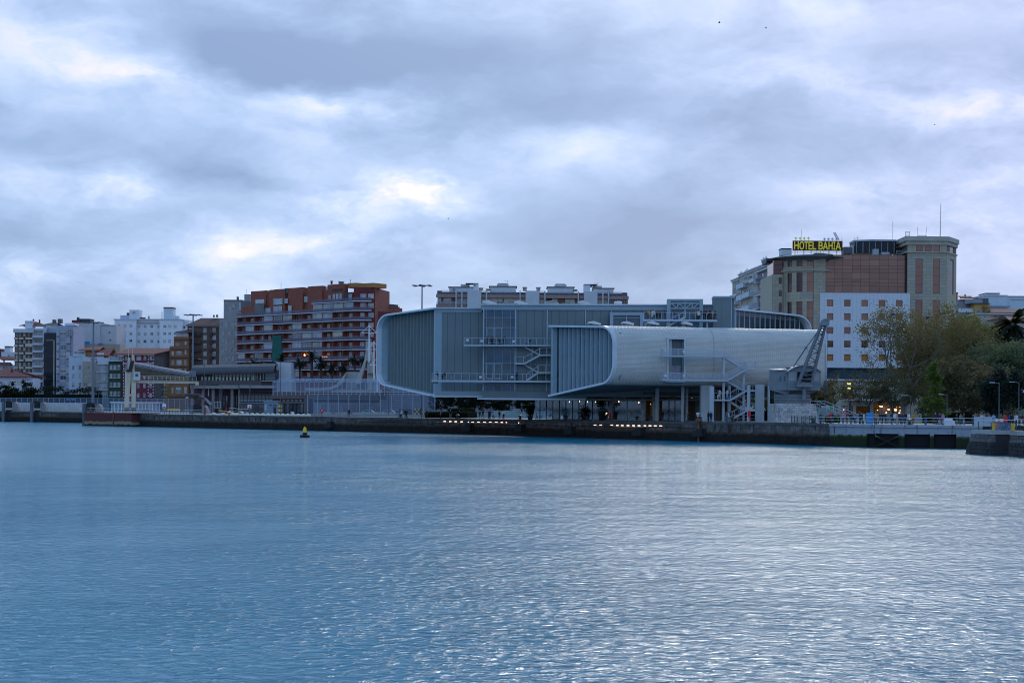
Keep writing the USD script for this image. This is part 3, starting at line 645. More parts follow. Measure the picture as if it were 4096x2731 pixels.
# low roof block, lift block with steel truss, panelled tower, roof terrace
fl = Fac(2436, 264, 2940, 262, z0=0)
r = fl.rect(2440, 1250, 2573, 1304); fb(fl, 'roof_block', 'panel_light', WW, wall(MB(), r[0], r[1], 19.5, r[3], 0, .3, [(r[0] + .6, r[1] - .6, 19.6, r[3] - .5)]).box(r[0], r[1], .3, 3.0, r[3] - .3, r[3])); fb(fl, 'pane', 'glass_teal', WW, MB().box(r[0] + .6, r[1] - .6, .2, .28, 19.6, r[3] - .55)); fb(fl, 'mullion', 'panel_light', WW, MB().box((r[0] + r[1]) / 2 - .08, (r[0] + r[1]) / 2 + .08, .05, .2, 19.6, r[3] - .5)); fb(fl, 'mullion', 'panel_light', WW, MB().box(r[0] + .6, r[1] - .6, .06, .19, r[3] - 1.05, r[3] - .95))
r = fl.rect(2668, 1196, 2812, 1304); zt_ = r[3]; zk = fl.z(2740, 1233)
fb(fl, 'lift_block', 'panel_light', WW, wall(MB(), r[0], r[1], 19.5, zt_, 0, .4, [(r[0] + .65, r[1] - .65, 19.6, zt_ - .35)]).box(r[1] - .4, r[1], .4, 4.0, 19.5, zt_).box(r[0], r[0] + .4, .4, 4.0, 19.5, zt_).box(r[0] + .4, r[1] - .4, .4, 4.0, zt_ - .3, zt_ - .02))
fb(fl, 'pane', 'glass_teal', WW, MB().box(r[0] + .65, r[1] - .65, .32, .38, 19.6, zt_ - .4))
tb = MB(); xa, xb = r[0] + .65, r[1] - .65; q = (xb - xa) / 4; zh = zt_ - .75
for k, (s0, s1) in enumerate(((0, 1), (1, 2), (3, 2), (4, 3))): tb.bar((xa + q * s0, .15, zh), (xa + q * s1, .15, zk), .2, .22, up=(0, 1, 0))
for k in (1, 3): tb.bar((xa + q * k, .15, zk), (xa + q * k, .15, zh), .22, .22, up=(0, 1, 0))
tb.bar((xa + 2 * q, .13, 19.6), (xa + 2 * q, .13, zt_ - .35), .2); tb.bar((xa, .15, zk), (xb, .15, zk), .22, .25); tb.bar((xa, .15, zh), (xb, .15, zh), .22, .3)
fb(fl, 'truss', 'panel_light', WW, tb)
r = fl.rect(2852, 1186, 2921, 1304); tw = MB(); w2 = (r[1] - r[0]) / 2
for i in range(2): tw.box(r[0] + i * w2 + .02, r[0] + (i + 1) * w2 - .02, -.9, -.8, 19.5, r[3] - .35)
fb(fl, 'tower_panel', 'panel_grey', WW, tw); fb(fl, 'tower', 'panel_grey', WW, MB().box(r[0], r[1], -.8, 3.6, 19.5, r[3] - .35).box(r[1] + .25, r[1] + .7, -.2, 3.6, 19.5, r[3] - .4))
fb(fl, 'tower_cap', 'panel_light', WW, MB().box(r[0] - .08, r[1] + .75, -1.0, 3.7, r[3] - .34, r[3])); fb(fl, 'tower_trim', 'panel_light', WW, MB().box(r[1] + .02, r[1] + .26, -.95, -.7, 19.5, r[3] - .36))
TERR = Fac(2573, 257.5, 2868, 257.0, z0=0)
zt_ = TERR.z(2720, 1277.5); xa, xb = 0, TERR.w - .0
fb(TERR, 'terrace_slab', 'steel_grey', WW, MB().slab([(xa, 0), (xb - .9, 0), (xb, .8), (xb, 3.2), (xa, 3.2)], zt_ - .32, zt_))
tr = MB(); hh = TERR.z(2720, 1250) - zt_
rail(tr, [(xa + .05, 3.1, zt_), (xa + .05, .08, zt_), (xb - .95, .08, zt_), (xb - .06, .85, zt_), (xb - .06, 3.1, zt_)], hh, .035, 1.05, 0); fb(TERR, 'terrace_rail', 'handrail', WW, tr)
fb(TERR, 'terrace_post', 'steel_grey', WW, MB().box(xb - 1.9, xb - 1.6, 1.2, 1.5, 19.8, zt_ - .32)); fb(TERR, 'terrace_post', 'steel_grey', WW, MB().box(xa + .2, xa + .6, 1.2, 1.6, 19.8, zt_ - .32))
flight(TERR, WW, (2668, 1303), (2745, 1262), dy=(.8, 1.7), h=.9, mesh=False, steps=12)
# glazed hall under the wings
GP = thing('glass_pavilion', 'dim glazed cafe hall beneath the museum wings with warm lamps inside', 'pavilion', (0, 0, 0))
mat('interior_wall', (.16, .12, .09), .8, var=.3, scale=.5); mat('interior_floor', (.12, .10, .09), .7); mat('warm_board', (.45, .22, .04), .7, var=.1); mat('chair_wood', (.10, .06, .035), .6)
lit('lamp_warm', (1.0, .52, .20), 4.5); lit('lamp_white', (1.0, .82, .66), 12.0); lit('led_strip', (1.0, .66, .50), 2.4)
fg = Fac(2136, 286, 2870, 262, z0=3.22)
zt_ = 4.1
xs = [fg.x(v) for v in (2140, 2160, 2186, 2212, 2238, 2264, 2290, 2316, 2342, 2370, 2436)]
for i, (a, b) in enumerate(zip(xs[:-1], xs[1:])):
    fb(fg, 'pane', 'clear_pane', GP, MB().box(a + .04, b - .04, .05, .08, .15, zt_)); fb(fg, 'mullion', 'dark_metal', GP, MB().box(b - .05, b + .05, -.05, .12, .05, zt_))
for a, b in ((2436, 2450), (2568, 2582)): fb(fg, 'hall_post', 'steel_grey', GP, MB().box(fg.x(a), fg.x(b), -.3, .3, 0, zt_ + .3))
a, b = fg.x(2450), fg.x(2568)
for i in range(2): fb(fg, 'pane', 'clear_pane', GP, MB().box(a + (b - a) * i / 2 + .04, a + (b - a) * (i + 1) / 2 - .04, .05, .08, .15, zt_))
fb(fg, 'mullion', 'steel_grey', GP, MB().box((a + b) / 2 - .08, (a + b) / 2 + .08, -.05, .12, .05, zt_)); fb(fg, 'sill', 'steel_grey', GP, MB().box(fg.x(2370), b, -.06, .14, 0, .15))
fl_ = fg(2450, 1633); fb(fg, 'inner_stair', 'steel_grey', GP, MB().bar((a, 1.2, 2.75), (a + 2.4, 1.2, 2.75), 1.0, .22).bar((a + 2.4, 1.2, 2.75), (a + 5.2, 1.2, 1.05), 1.0, .22).bar((a + 5.2, 1.2, 1.05), (b, 1.2, 1.05), 1.0, .22).bar((a + 5.0, 2.4, 1.0), (a + 2.6, 2.4, .05), 1.0, .2))
for k, (c, d) in enumerate(((2648, 2676), (2676, 2700), (2700, 2726))): fb(fg, 'pane', 'clear_pane', GP, MB().box(fg.x(c) + .05, fg.x(d) - .05, .05, .08, .1, zt_)); fb(fg, 'mullion', 'dark_metal', GP, MB().box(fg.x(d) - .06, fg.x(d) + .06, -.04, .14, 0, zt_))
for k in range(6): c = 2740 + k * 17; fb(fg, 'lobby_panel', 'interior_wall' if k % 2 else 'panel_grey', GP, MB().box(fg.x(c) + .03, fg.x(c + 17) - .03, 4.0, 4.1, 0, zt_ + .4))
fb(fg, 'lobby_stair', 'steel_grey', GP, MB().bar((fg.x(2655), 2, 2.3), (fg.x(2710), 2, 4.3), .9, .25).bar((fg.x(2655), 3.2, 2.3), (fg.x(2725), 3.2, .05), .9, .25))
fb(fg, 'doorway_board', 'warm_board', GP, MB().box(fg.x(2592), fg.x(2600), 1.0, 1.1, 1.0, zt_)); fb(fg, 'counter', 'dark_metal', GP, MB().box(fg.x(2586), fg.x(2612), .6, 1.2, 0, 1.0))
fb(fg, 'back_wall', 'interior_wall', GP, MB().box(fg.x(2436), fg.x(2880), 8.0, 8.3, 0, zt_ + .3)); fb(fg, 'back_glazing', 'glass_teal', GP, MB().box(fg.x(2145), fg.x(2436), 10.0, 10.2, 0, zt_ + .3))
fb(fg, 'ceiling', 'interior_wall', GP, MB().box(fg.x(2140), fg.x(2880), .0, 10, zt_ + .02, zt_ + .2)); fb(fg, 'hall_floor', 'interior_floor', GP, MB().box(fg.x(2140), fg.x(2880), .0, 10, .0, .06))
for px, py, y in ((2278, 1607, 3), (2318, 1605, 2), (2382, 1607, 2.5), (2400, 1604, 4), (2420, 1606, 5), (2555, 1609, 3), (2603, 1616, 1.5), (2350, 1607, 5), (2475, 1606, 6)):
    q = fg(px, py, y); fb(fg, 'pendant_lamp', 'lamp_warm', GP, MB().ball((q[0], y, q[1]), .11, 1, (1, 1, 1.3)))
for px, y in ((2195, 4), (2255, 3), (2268, 5), (2298, 3.5), (2210, 6), (2310, 5)):
    x = fg.x(px, 1660, y); fb(fg, 'cafe_chair', 'chair_wood', GP, MB().box(x - .25, x + .25, y - .25, y + .25, .48, .53).box(x - .25, x + .25, y + .2, y + .25, .53, .95).bar((x - .2, y - .2, .06), (x - .2, y - .2, .48), .05).bar((x + .2, y - .2, .06), (x + .2, y - .2, .48), .05).bar((x - .2, y + .2, .06), (x - .2, y + .2, .48), .05).bar((x + .2, y + .2, .06), (x + .2, y + .2, .48), .05))
fb(fg, 'bar_counter', 'warm_board', GP, MB().box(fg.x(2400), fg.x(2432), 4, 4.8, .06, 1.1))
for k in range(5): q = fg(2402 + k * 6, 1652 + (k % 2) * 5, 4.4); fb(fg, 'bar_light', 'lamp_warm', GP, MB().ball((q[0], 4.4, q[1]), .13))
# the old crane on its stone base
mat('granite', (.42, .395, .37), .85, var=.28, scale=1.1, bump=.5, streak=.45, streak_col=(.13, .115, .10)); mat('granite_b', (.33, .305, .285), .85, var=.3, scale=1.4, bump=.5, streak=.5, streak_col=(.10, .085, .07)); mat('granite_c', (.47, .45, .43), .85, var=.22, bump=.5, streak=.35)
mat('crane_grey', (.175, .20, .215), .5, var=.18, scale=1.0, streak=.35, streak_col=(.14, .12, .10)); mat('crane_roof', (.34, .36, .38), .5, var=.15); mat('crane_dark', (.10, .115, .125), .55, var=.25); mat('rust', (.16, .07, .035), .8, var=.4)
CR = thing('harbour_crane', 'old grey harbour crane with a lattice jib on a tapered granite base', 'crane', (0, 0, 0))
cf = Fac(3104, 234, 3290, 234, z0=0); cz = lambda y: cf.z(3190, y)
zg = 3.47; x0, x1 = cf.x(3102, 1688), cf.x(3271, 1688); xt0, xt1 = cf.x(3107, 1616), cf.x(3266, 1616); zt = cz(1614)
BD = x1 - x0                       # square plan
rows = 8
MB().hexa([(x0 + .25, .25, zg), (x1 - .25, .25, zg), (x1 - .25, BD - .25, zg), (x0 + .25, BD - .25, zg)], [(xt0 + .2, .45, zt - .03), (xt1 - .2, .45, zt - .03), (xt1 - .2, BD - .45, zt - .03), (xt0 + .2, BD - .45, zt - .03)])
core = MB().hexa([(x0 + .3, .3, zg), (x1 - .3, .3, zg), (x1 - .3, BD - .3, zg), (x0 + .3, BD - .3, zg)], [(xt0 + .3, .5, zt), (xt1 - .3, .5, zt), (xt1 - .3, BD - .5, zt), (xt0 + .3, BD - .5, zt)])
fb(cf, 'base_core', 'granite_b', CR, core)
def lin(a, b, t): return a + (b - a) * t
for r_ in range(rows):
    t0, t1 = r_ / rows, (r_ + 1) / rows; nb = 9; cuts = [0] + sorted((i + (.5 if r_ % 2 else 0) + nrng.uniform(-.2, .2)) / nb for i in range(1 if not r_ % 2 else 0, nb)) + [1]
    cuts = [c for i, c in enumerate(cuts) if i == 0 or c - cuts[i - 1] > .04]
    for a, b in zip(cuts[:-1], cuts[1:]):
        g_ = .018; o = nrng.uniform(-.03, .03); z0_, z1_ = lin(zg, zt, t0) + g_ / 2, lin(zg, zt, t1) - g_ / 2
        L0, R0, L1, R1 = lin(x0, xt0, t0), lin(x1, xt1, t0), lin(x0, xt0, t1), lin(x1, xt1, t1); f0, f1 = lin(0, .2, t0) + o, lin(0, .2, t1) + o
        mb = MB().hexa([(lin(L0, R0, a) + g_, f0, z0_), (lin(L0, R0, b) - g_, f0, z0_), (lin(L0, R0, b) - g_, f0 + .6, z0_), (lin(L0, R0, a) + g_, f0 + .6, z0_)], [(lin(L1, R1, a) + g_, f1, z1_), (lin(L1, R1, b) - g_, f1, z1_), (lin(L1, R1, b) - g_, f1 + .6, z1_), (lin(L1, R1, a) + g_, f1 + .6, z1_)])
        fb(cf, 'stone_block', nrng.choice(['granite', 'granite', 'granite_b', 'granite_c']), CR, mb)
    for sd in (0, 1):      # side faces
        for k in range(6):
            a, b = k / 6, (k + 1) / 6; z0_, z1_ = lin(zg, zt, t0) + .01, lin(zg, zt, t1) - .01
            X0, X1 = (lin(x0, xt0, t0), lin(x0, xt0, t1)) if sd == 0 else (lin(x1, xt1, t0), lin(x1, xt1, t1)); w = .5 if sd == 0 else -.5
            q = [(min(X0, X0 + w), .62 + a * (BD - 1.2), z0_), (max(X0, X0 + w), .62 + a * (BD - 1.2), z0_), (max(X0, X0 + w), .60 + b * (BD - 1.2), z0_), (min(X0, X0 + w), .60 + b * (BD - 1.2), z0_)]
            p = [(x + X1 - X0, y, z1_) for x, y, _ in q]; fb(cf, 'stone_block', 'granite', CR, MB().hexa(q, p))
# turntable
cx, cy = cf.x(3188, 1590), BD / 2 + .2
R = (cf.x(3262, 1590) - cf.x(3112, 1590)) / 2
zb0, zb1, zb2, zb3 = zt, cz(1600), cz(1592), cz(1577)
fb(cf, 'roller_ring', 'crane_grey', CR, MB().lathe([(R * .93, zb0), (R * .93, zb1), (R, zb1), (R, zb2), (R * .93, zb2 + .02), (R * .93, zb3), (R * .88, zb3 + .1)], (cx, cy, 0), 28))
for k in range(28):
    a = 2 * math.pi * k / 28; fb(cf, 'rack_tooth', 'crane_dark', CR, MB().box(-.09, .09, -.1, .1, zb2 + .02, zb2 + .14).xf(a, (cx + math.cos(a) * R * .98, cy + math.sin(a) * R * .98, 0)))
for a_ in (-.62, .62): fb(cf, 'cab_bracket', 'crane_grey', CR, MB().prism([(cx + a_ * R * 2.1, cz(1560)), (cx + a_ * R * .4, cz(1560)), (cx + a_ * R * .75, zb3 - .1)], cy - R * .8, cy - R * .5))
# cab: main body with a curved roof, a lean-to behind on the left
xa, xb, xl = cf.x(3150, 1520), cf.x(3281, 1520), cf.x(3104, 1520); zc0, ze, za = cz(1560), cz(1487), cz(1462); yf, yb = -.2, 6.2
arc = [(lin(xa, xb, t), ze + (za - ze) * math.sin(math.pi * t) ** .8) for t in np.linspace(0, 1, 13)]
zw0, zw1 = cz(1523), cz(1484)
mid0, mid1 = cf.x(3188, 1500), cf.x(3246, 1500)
body = wall(MB(), xa, xb, zc0, ze, yf, yf + .12, [(mid0, mid1, cz(1540), cz(1484) - .02), (xa + .12, mid0 - .08, zw0, zw1), (mid1 + .1, xb - .12, zw0, zw1)])
body.prism([(xa, ze)] + arc + [(xb, ze)], yf, yf + .12); body.box(xa, xa + .1, yf + .12, yb, zc0, ze).box(xb - .1, xb, yf + .12, yb, zc0, ze).box(xa, xb, yb - .1, yb, zc0, za - .3).box(xa + .1, xb - .1, yf + .12, yb - .1, zc0, zc0 + .1)
fb(cf, 'cab', 'crane_grey', CR, body)
fb(cf, 'cab_interior', 'crane_dark', CR, MB().box(xa + .2, xb - .2, 2.2, 2.4, zc0 + .1, za - .2))
glass('cab_glass', (.20, .25, .28), .7)
for a, b in ((xa + .12, mid0 - .08), (mid1 + .1, xb - .12)): window(CR, (a, b, zw0, zw1), 0, M['crane_grey'], M['cab_glass'], 4, 4, .05)
for pth in [p.GetPath() for p in stage.GetPrimAtPath(CR).GetChildren() if p.GetName().startswith('window')]: UsdGeom.Xformable(stage.GetPrimAtPath(pth)).AddTransformOp().Set(Gf.Matrix4d(*[float(x) for x in (cf.t[0], cf.t[1], 0, 0, -cf.t[1], cf.t[0], 0, 0, 0, 0, 1, 0, cf.o[0] + .1 * 0, cf.o[1] + yf + .02, 0, 1)]))
for z in (cz(1548), cz(1536)):
    for sa, sb in ((xa + .02, mid0 - .1), (mid1 + .15, xb - .02)): fb(cf, 'cab_seam', 'crane_dark', CR, MB().box(sa, sb, yf - .02, yf + .01, z - .03, z + .03))
ro = MB(); ar2 = [(xa - .35, ze - .12)] + arc + [(xb + .25, ze - .12)]
ro.loft([[(x, y, z + .02) for x, z in ar2] + [(x, y, z + .1) for x, z in ar2[::-1]] for y in (yf - .35, yb + .2)]); fb(cf, 'cab_roof', 'crane_roof', CR, ro)
fb(cf, 'roof_hatch', 'crane_dark', CR, MB().box(cf.x(3197, 1465), cf.x(3218, 1465), .6, 2.0, za - .2, cz(1460)))
fb(cf, 'rear_house', 'crane_grey', CR, MB().hexa([(xl, 1.6, zc0), (xa - .02, .3, zc0), (xa - .02, yb, zc0), (xl, yb, zc0)], [(xl, 1.6, cz(1480)), (xa - .02, .3, cz(1482)), (xa - .02, yb, cz(1482)), (xl, yb, cz(1480))]))
fb(cf, 'rear_roof', 'crane_roof', CR, MB().hexa([(xl - .1, 1.3, cz(1480) + .02), (xa - .02, .0, cz(1482) + .02), (xa - .02, yb, cz(1478)), (xl - .1, yb, cz(1479))], [(xl - .1, 1.3, cz(1478)), (xa - .02, .0, cz(1478)), (xa - .02, yb, cz(1470)), (xl - .1, yb, cz(1474))]))
for u in (3127, 3142): q = cf.x(u, 1513); fb(cf, 'side_window', 'crane_dark', CR, MB().box(q - .16, q + .16, lin(1.6, .3, (q - xl) / (xa - xl)) - .06, lin(1.6, .3, (q - xl) / (xa - xl)) + .1, cz(1524), cz(1504)))
fb(cf, 'ladder_post', 'crane_grey', CR, MB().box(xl + .05, xl + .15, 1.8, 1.9, zg, zc0)); 
# jib
def J(px, py, y): a = cf(px, py, y); return (a[0], y, a[1])
bl, br = J(3192, 1541, -1.0), J(3245, 1541, -1.0); tl, trr = J(3290, 1290, -7.5), J(3305, 1290, -7.5)
ch = MB(); bl2, br2 = tuple(np.add(bl, (0, 1.1, .1))), tuple(np.add(br, (0, 1.1, .1))); tl2, tr2 = tuple(np.add(tl, (0, .4, .15))), tuple(np.add(trr, (0, .4, .15)))
for p, q in ((bl, tl), (br, trr), (bl2, tl2), (br2, tr2)): fb(cf, 'jib_chord', 'crane_grey' if p[1] < -.5 else 'crane_dark', CR, MB().bar(p, q, .34 if p[1] < -.5 else .2, .3))
n = 13; A = lambda p, q, t: tuple(np.asarray(p) + (np.asarray(q) - np.asarray(p)) * t)
for k in range(n):
    t0, t1 = .03 + .94 * k / n, .03 + .94 * (k + 1) / n
    fb(cf, 'jib_strut', 'crane_grey', CR, MB().bar(A(bl, tl, t0), A(br, trr, t0), .12))
    for (p, q, r_, s_) in ((bl, tl, br2, tr2), (bl2, tl2, br, trr)):
        if k % 2: p, q, r_, s_ = r_, s_, p, q
        fb(cf, 'jib_brace', 'crane_dark', CR, MB().bar(A(p, q, t0), A(r_, s_, t1), .10))
    fb(cf, 'jib_brace', 'crane_grey', CR, MB().bar(A(bl, tl, t0), A(bl2, tl2, t1), .09).bar(A(br, trr, t0), A(br2, tr2, t1), .09))
fb(cf, 'jib_head', 'crane_grey', CR, MB().box(J(3289, 1290, -7.5)[0] - .1, J(3312, 1290, -7.5)[0] + .1, -8.0, -6.8, cf.z(3300, 1302, -7.5), cf.z(3300, 1281, -7.5)).box(J(3295, 1290, -7.5)[0], J(3316, 1290, -7.5)[0] + .1, -8.1, -6.7, cf.z(3300, 1281, -7.5), cf.z(3300, 1275, -7.5)))
fb(cf, 'jib_foot', 'crane_grey', CR, MB().hexa([(bl[0] - .2, -1.3, bl[2] - .25), (br[0] + .2, -1.3, bl[2] - .25), (br[0] + .2, .2, bl[2] - .25), (bl[0] - .2, .2, bl[2] - .25)], [(bl[0], -1.2, bl[2] + .5), (br[0], -1.2, bl[2] + .5), (br[0], .2, bl[2] + .5), (bl[0], .2, bl[2] + .5)]))
s1, s2, s3 = J(3292, 1297, -7.2), J(3224, 1390, -2.2), J(3172, 1470, 1.5); fb(cf, 'stay_rod', 'crane_grey', CR, MB().tube([s1, s2], .09, 6)); fb(cf, 'stay_rod', 'crane_grey', CR, MB().tube([s2, s3], .12, 6).ball(s2, .25)); fb(cf, 'stay_link', 'crane_grey', CR, MB().tube([s2, J(3236, 1410, -3.2)], .06, 5))
fb(cf, 'centre_post', 'crane_grey', CR, MB().lathe([(.28, cz(1600)), (.28, cz(1552)), (.55, cz(1552)), (.5, cz(1546)), (.3, cz(1544))], (cf.x(3215, 1570), -.3, 0), 12))
hx = J(3303, 1290, -7.5)[0]; zh0, zh1 = cf.z(3303, 1520, -7.5), cf.z(3303, 1563, -7.5)
fb(cf, 'hoist_rope', 'crane_dark', CR, MB().tube([(hx + .1, -7.45, cf.z(3303, 1300, -7.5)), (hx, -7.45, zh0)], .03, 5).tube([(hx + .35, -7.45, cf.z(3303, 1300, -7.5)), (hx + .2, -7.45, zh0)], .03, 5).tube([(hx - .1, -7.45, cf.z(3303, 1300, -7.5)), (hx - .05, -7.45, zh0)], .025, 5))
fb(cf, 'hook_block', 'dark_metal', CR, MB().lathe([(.15, zh1), (.35, zh1 + .3), (.4, (zh0 + zh1) / 2), (.3, zh0 - .3), (.12, zh0)], (hx + .05, -7.45, 0), 10))
fb(cf, 'hook', 'dark_metal', CR, MB().tube([(hx + .05, -7.45, zh1), (hx + .05, -7.45, zh1 - .3), (hx + .25, -7.45, zh1 - .55), (hx + .05, -7.45, zh1 - .75), (hx - .15, -7.45, zh1 - .6)], .07, 6))
# on and along the quay
mat('bollard_black', (.03, .03, .032), .5, var=.3); mat('rubber', (.018, .018, .02), .8); mat('bollard_rust', (.12, .08, .06), .8, var=.4); mat('dome_cream', (.62, .58, .45), .6, var=.12); mat('white_paint', (.70, .72, .74), .5, var=.1); mat('red_paint', (.55, .02, .025), .5, var=.1); mat('yellow_paint', (.75, .45, .02), .5, var=.1)
def edge_dir(px): a, b = on_edge(px - 6), on_edge(px + 6); d = (b - a)[:2]; d /= np.linalg.norm(d); return d, math.atan2(d[1], d[0])
def bollard_kind():
    k = klass('mooring_bollard'); MB().lathe([(.34, 0), (.32, .1), (.22, .2), (.20, .5), (.42, .62), (.42, .78), (.2, .86), (0.02, .88)], n=14).build('post', M['bollard_black'], k, smooth=40); MB().box(-.45, .45, -.4, .4, 0, .08).build('base_plate', M['bollard_black'], k)
    for x in (-.35, .35): MB().lathe([(.05, 0.08), (.05, .13), (0.01, .14)], (x, -.3, 0), 6).build('bolt', M['bollard_rust'], k)
    return k
bk = bollard_kind()
for px, lab in ((1588, 'by the two people strolling left of the hedge'), (1818, 'above the left row of quay lights'), (2065, 'before the tiered benches and lone child'), (2334, 'between the two rows of quay lights'), (2587, 'in front of the orange doorway board'), (2782, 'in shade by the broad wall pier'), (2912, 'at the foot of the outside stair'), (3236, 'before the granite crane base'), (3640, 'behind the railing by the person in orange')):
    p = on_edge(px, 1.0); copy_of(bk, 'mooring_bollard', 'black mooring bollard ' + lab, 'bollard', p, math.degrees(edge_dir(px)[1]), 'mooring bollards along the quay edge')
# fenders on the wall
fk = klass('quay_fender'); MB().box(-1.0, 1.0, -.25, .3, -.8, .55).build('back_plate', M['rubber'], fk); MB().prism([(-1.7, -.9), (.6, -.9), (.6, .5), (-.4, .4), (-1.7, -.3)], -.75, -.25).build('rubber_block', M['rubber'], fk); MB().tube([(.9, -.3, .5), (1.0, -.2, 1.2)], .05, 5).build('chain', M['bollard_rust'], fk)
for px, py, lab in ((1325, 1695, 'below the red lifebuoy station'), (1880, 1706, 'under the left row of lights'), (2090, 1706, 'right of the left row of lights'), (2290, 1717, 'between the two rows of lights'), (2565, 1722, 'under the right row of lights'), (2808, 1725, 'touching the rusty pile')):
    p = on_edge(px); d, a = edge_dir(px); copy_of(fk, 'quay_fender', 'dark rubber fender on quay wall ' + lab, 'fender', (p[0], p[1], HC - ray(px, py)[1] * p[1]), math.degrees(a), 'rubber fenders on the quay wall')
# strip lights under the coping
sk = klass('quay_light'); MB().box(-.3, .3, -.07, .0, -.05, .05).build('lamp', M['led_strip'], sk); MB().box(-.36, .36, -.1, .02, .052, .10).build('hood', M['dark_metal'], sk)
sm = klass('quay_light_small'); MB().box(-.12, .12, -.07, .0, -.05, .05).build('lamp', M['led_strip'], sm); MB().box(-.18, .18, -.1, .02, .052, .10).build('hood', M['dark_metal'], sm)
g1 = [(1781, 0), (1803, 0), (1825, 0), (1849, 0), (1876, 1), (1893, 0), (1916, 0), (1940, 0), (1963, 0), (1987, 0), (2010, 0), (2028, 1), (2077, 1)]
g2 = [(2383, 0), (2406, 0), (2450, 0), (2472, 0), (2492, 0), (2515, 0), (2537, 0), (2559, 0), (2582, 0), (2603, 0), (2624, 0), (2646, 0)]
for grp, gl, wh in ((g1, 'strip lights in the row under the hedge and benches', 'row below the hedge and benches'), (g2, 'strip lights in the row under the cyclist and glass hall', 'row below the glass hall')):
    for i, (px, small) in enumerate(grp):
        p = on_edge(px, -.14); d, a = edge_dir(px); nth = ['leftmost', 'second', 'third', 'fourth', 'fifth', 'sixth', 'seventh', 'eighth', 'ninth', 'tenth', 'eleventh', 'twelfth', 'thirteenth'][i]
        copy_of(sm if small else sk, 'quay_light', f'{"short " if small else ""}glowing strip light, {nth} from left in the {wh}', 'light', (p[0], p[1], gz(p[0]) - .62 - (0 if px < 2200 else .1)), math.degrees(a), gl)
for x0, x1, lab in ((1745, 2160, 'thin pale pipe along the quay wall under the left row of lights'), (2390, 2660, 'thin pale pipe along the quay wall under the right row of lights')):
    pts = [on_edge(px, -.16) - (0, 0, .85 + (0 if px < 2200 else .1)) for px in np.linspace(x0, x1, 12)]; MB().tube(pts, .035, 5).build('conduit_pipe', M['steel_grey'], label=lab, cat='pipe')
pts = [on_edge(px, -.2) - (0, 0, 1.0 + .12 * math.sin(px * .023) + .05 * math.sin(px * .11)) for px in np.linspace(1420, 2780, 60)]
MB().tube(pts, .06, 5).build('black_hose', M['rubber'], label='long black hose sagging along the stained quay wall', cat='hose')
p = on_edge(2799, -.25); MB().lathe([(.22, -3), (.22, 3.35), (.55, 3.4), (.6, 3.75), (.4, 3.95), (.05, 4.0)], (p[0], p[1], 0), 10).build('rusty_pile', M['rust'], label='rusty pile with a rounded cap against the quay wall', cat='pile', smooth=30)
# railing on the right
def railing_thing(label, pts, rails, posts, name='railing', r=.035, curve=True, m_='handrail', h=1.05):
    t = thing(name, label, 'railing', (0, 0, 0)); pts = [np.asarray(p, float) for p in pts]
    for k, hh in enumerate(rails): MB().tube([p + (0, 0, hh) for p in pts], r * (1 if k == 0 else .7), 6).build('rail', M[m_], t)
    for p, q in zip(pts[:-1], pts[1:]):
        n = max(1, int(round(np.linalg.norm(q - p) / posts)))
        for i in range(n + 1):
            if i == 0 and p is not pts[0]: continue
            w = p + (q - p) * i / n; mb = MB().tube([w, w + (0, 0, h)], r * 1.1, 6)
            if curve: dd = w[:2] / np.linalg.norm(w[:2]); mb.tube([w + (0, 0, .3), w + (0.15, 0, .08), w + (.3, 0, .02)], r * .8, 4)
            mb.build('post', M['post_green'], t)
    return t
mat('rail_pale', (.46, .48, .50), .45, var=.05); mat('post_green', (.06, .075, .06), .6, var=.3)
railing_thing('long promenade railing with two pale rails above the weedy quay wall', [on_edge(px, .35) for px in (3160, 3300, 3500, 3700, 3910)], (1.05, .55), 2.4, r=.05, m_='rail_pale')
t = thing('iron_gate_railing', 'short dark iron railing before the granite crane base', 'railing', (0, 0, 0))
for px in (3163, 3175, 3186, 3202, 3217, 3234, 3243, 3258): p = on_edge(px, .2); MB().box(p[0] - .05, p[0] + .05, p[1] - .05, p[1] + .05, p[2], p[2] + 1.15).build('post', M['post_green'], t)
for h in (.25, .75, 1.1): MB().tube([on_edge(px, .2) + (0, 0, h) for px in (3163, 3258)], .02, 5).build('rail', M['post_green'], t)
# weedy arched part of the quay on the right
rq = thing('pier_viaduct', 'weedy pale concrete quay front with three dark openings and a crossed brace', 'quay wall', (0, 0, 0))
a, b = E35, EDGE[3]; c = EDGE[4]
mat('opening_shade', (.004, .004, .005), .9, var=0)
fq = [Fac(3328, 0, 3500, 0, z0=0), None]
class Fxy(Fac):
    def __init__(s, a, b, z0=0): s.o, s.t = np.asarray(a, float), (np.asarray(b) - np.asarray(a)) / np.linalg.norm(np.asarray(b) - np.asarray(a)); s.w = np.linalg.norm(np.asarray(b) - np.asarray(a)); s.z0 = z0; s.rz = 0; s.loc = (0, 0, 0)
q0, q1 = Fxy(a, b), Fxy(b, c)
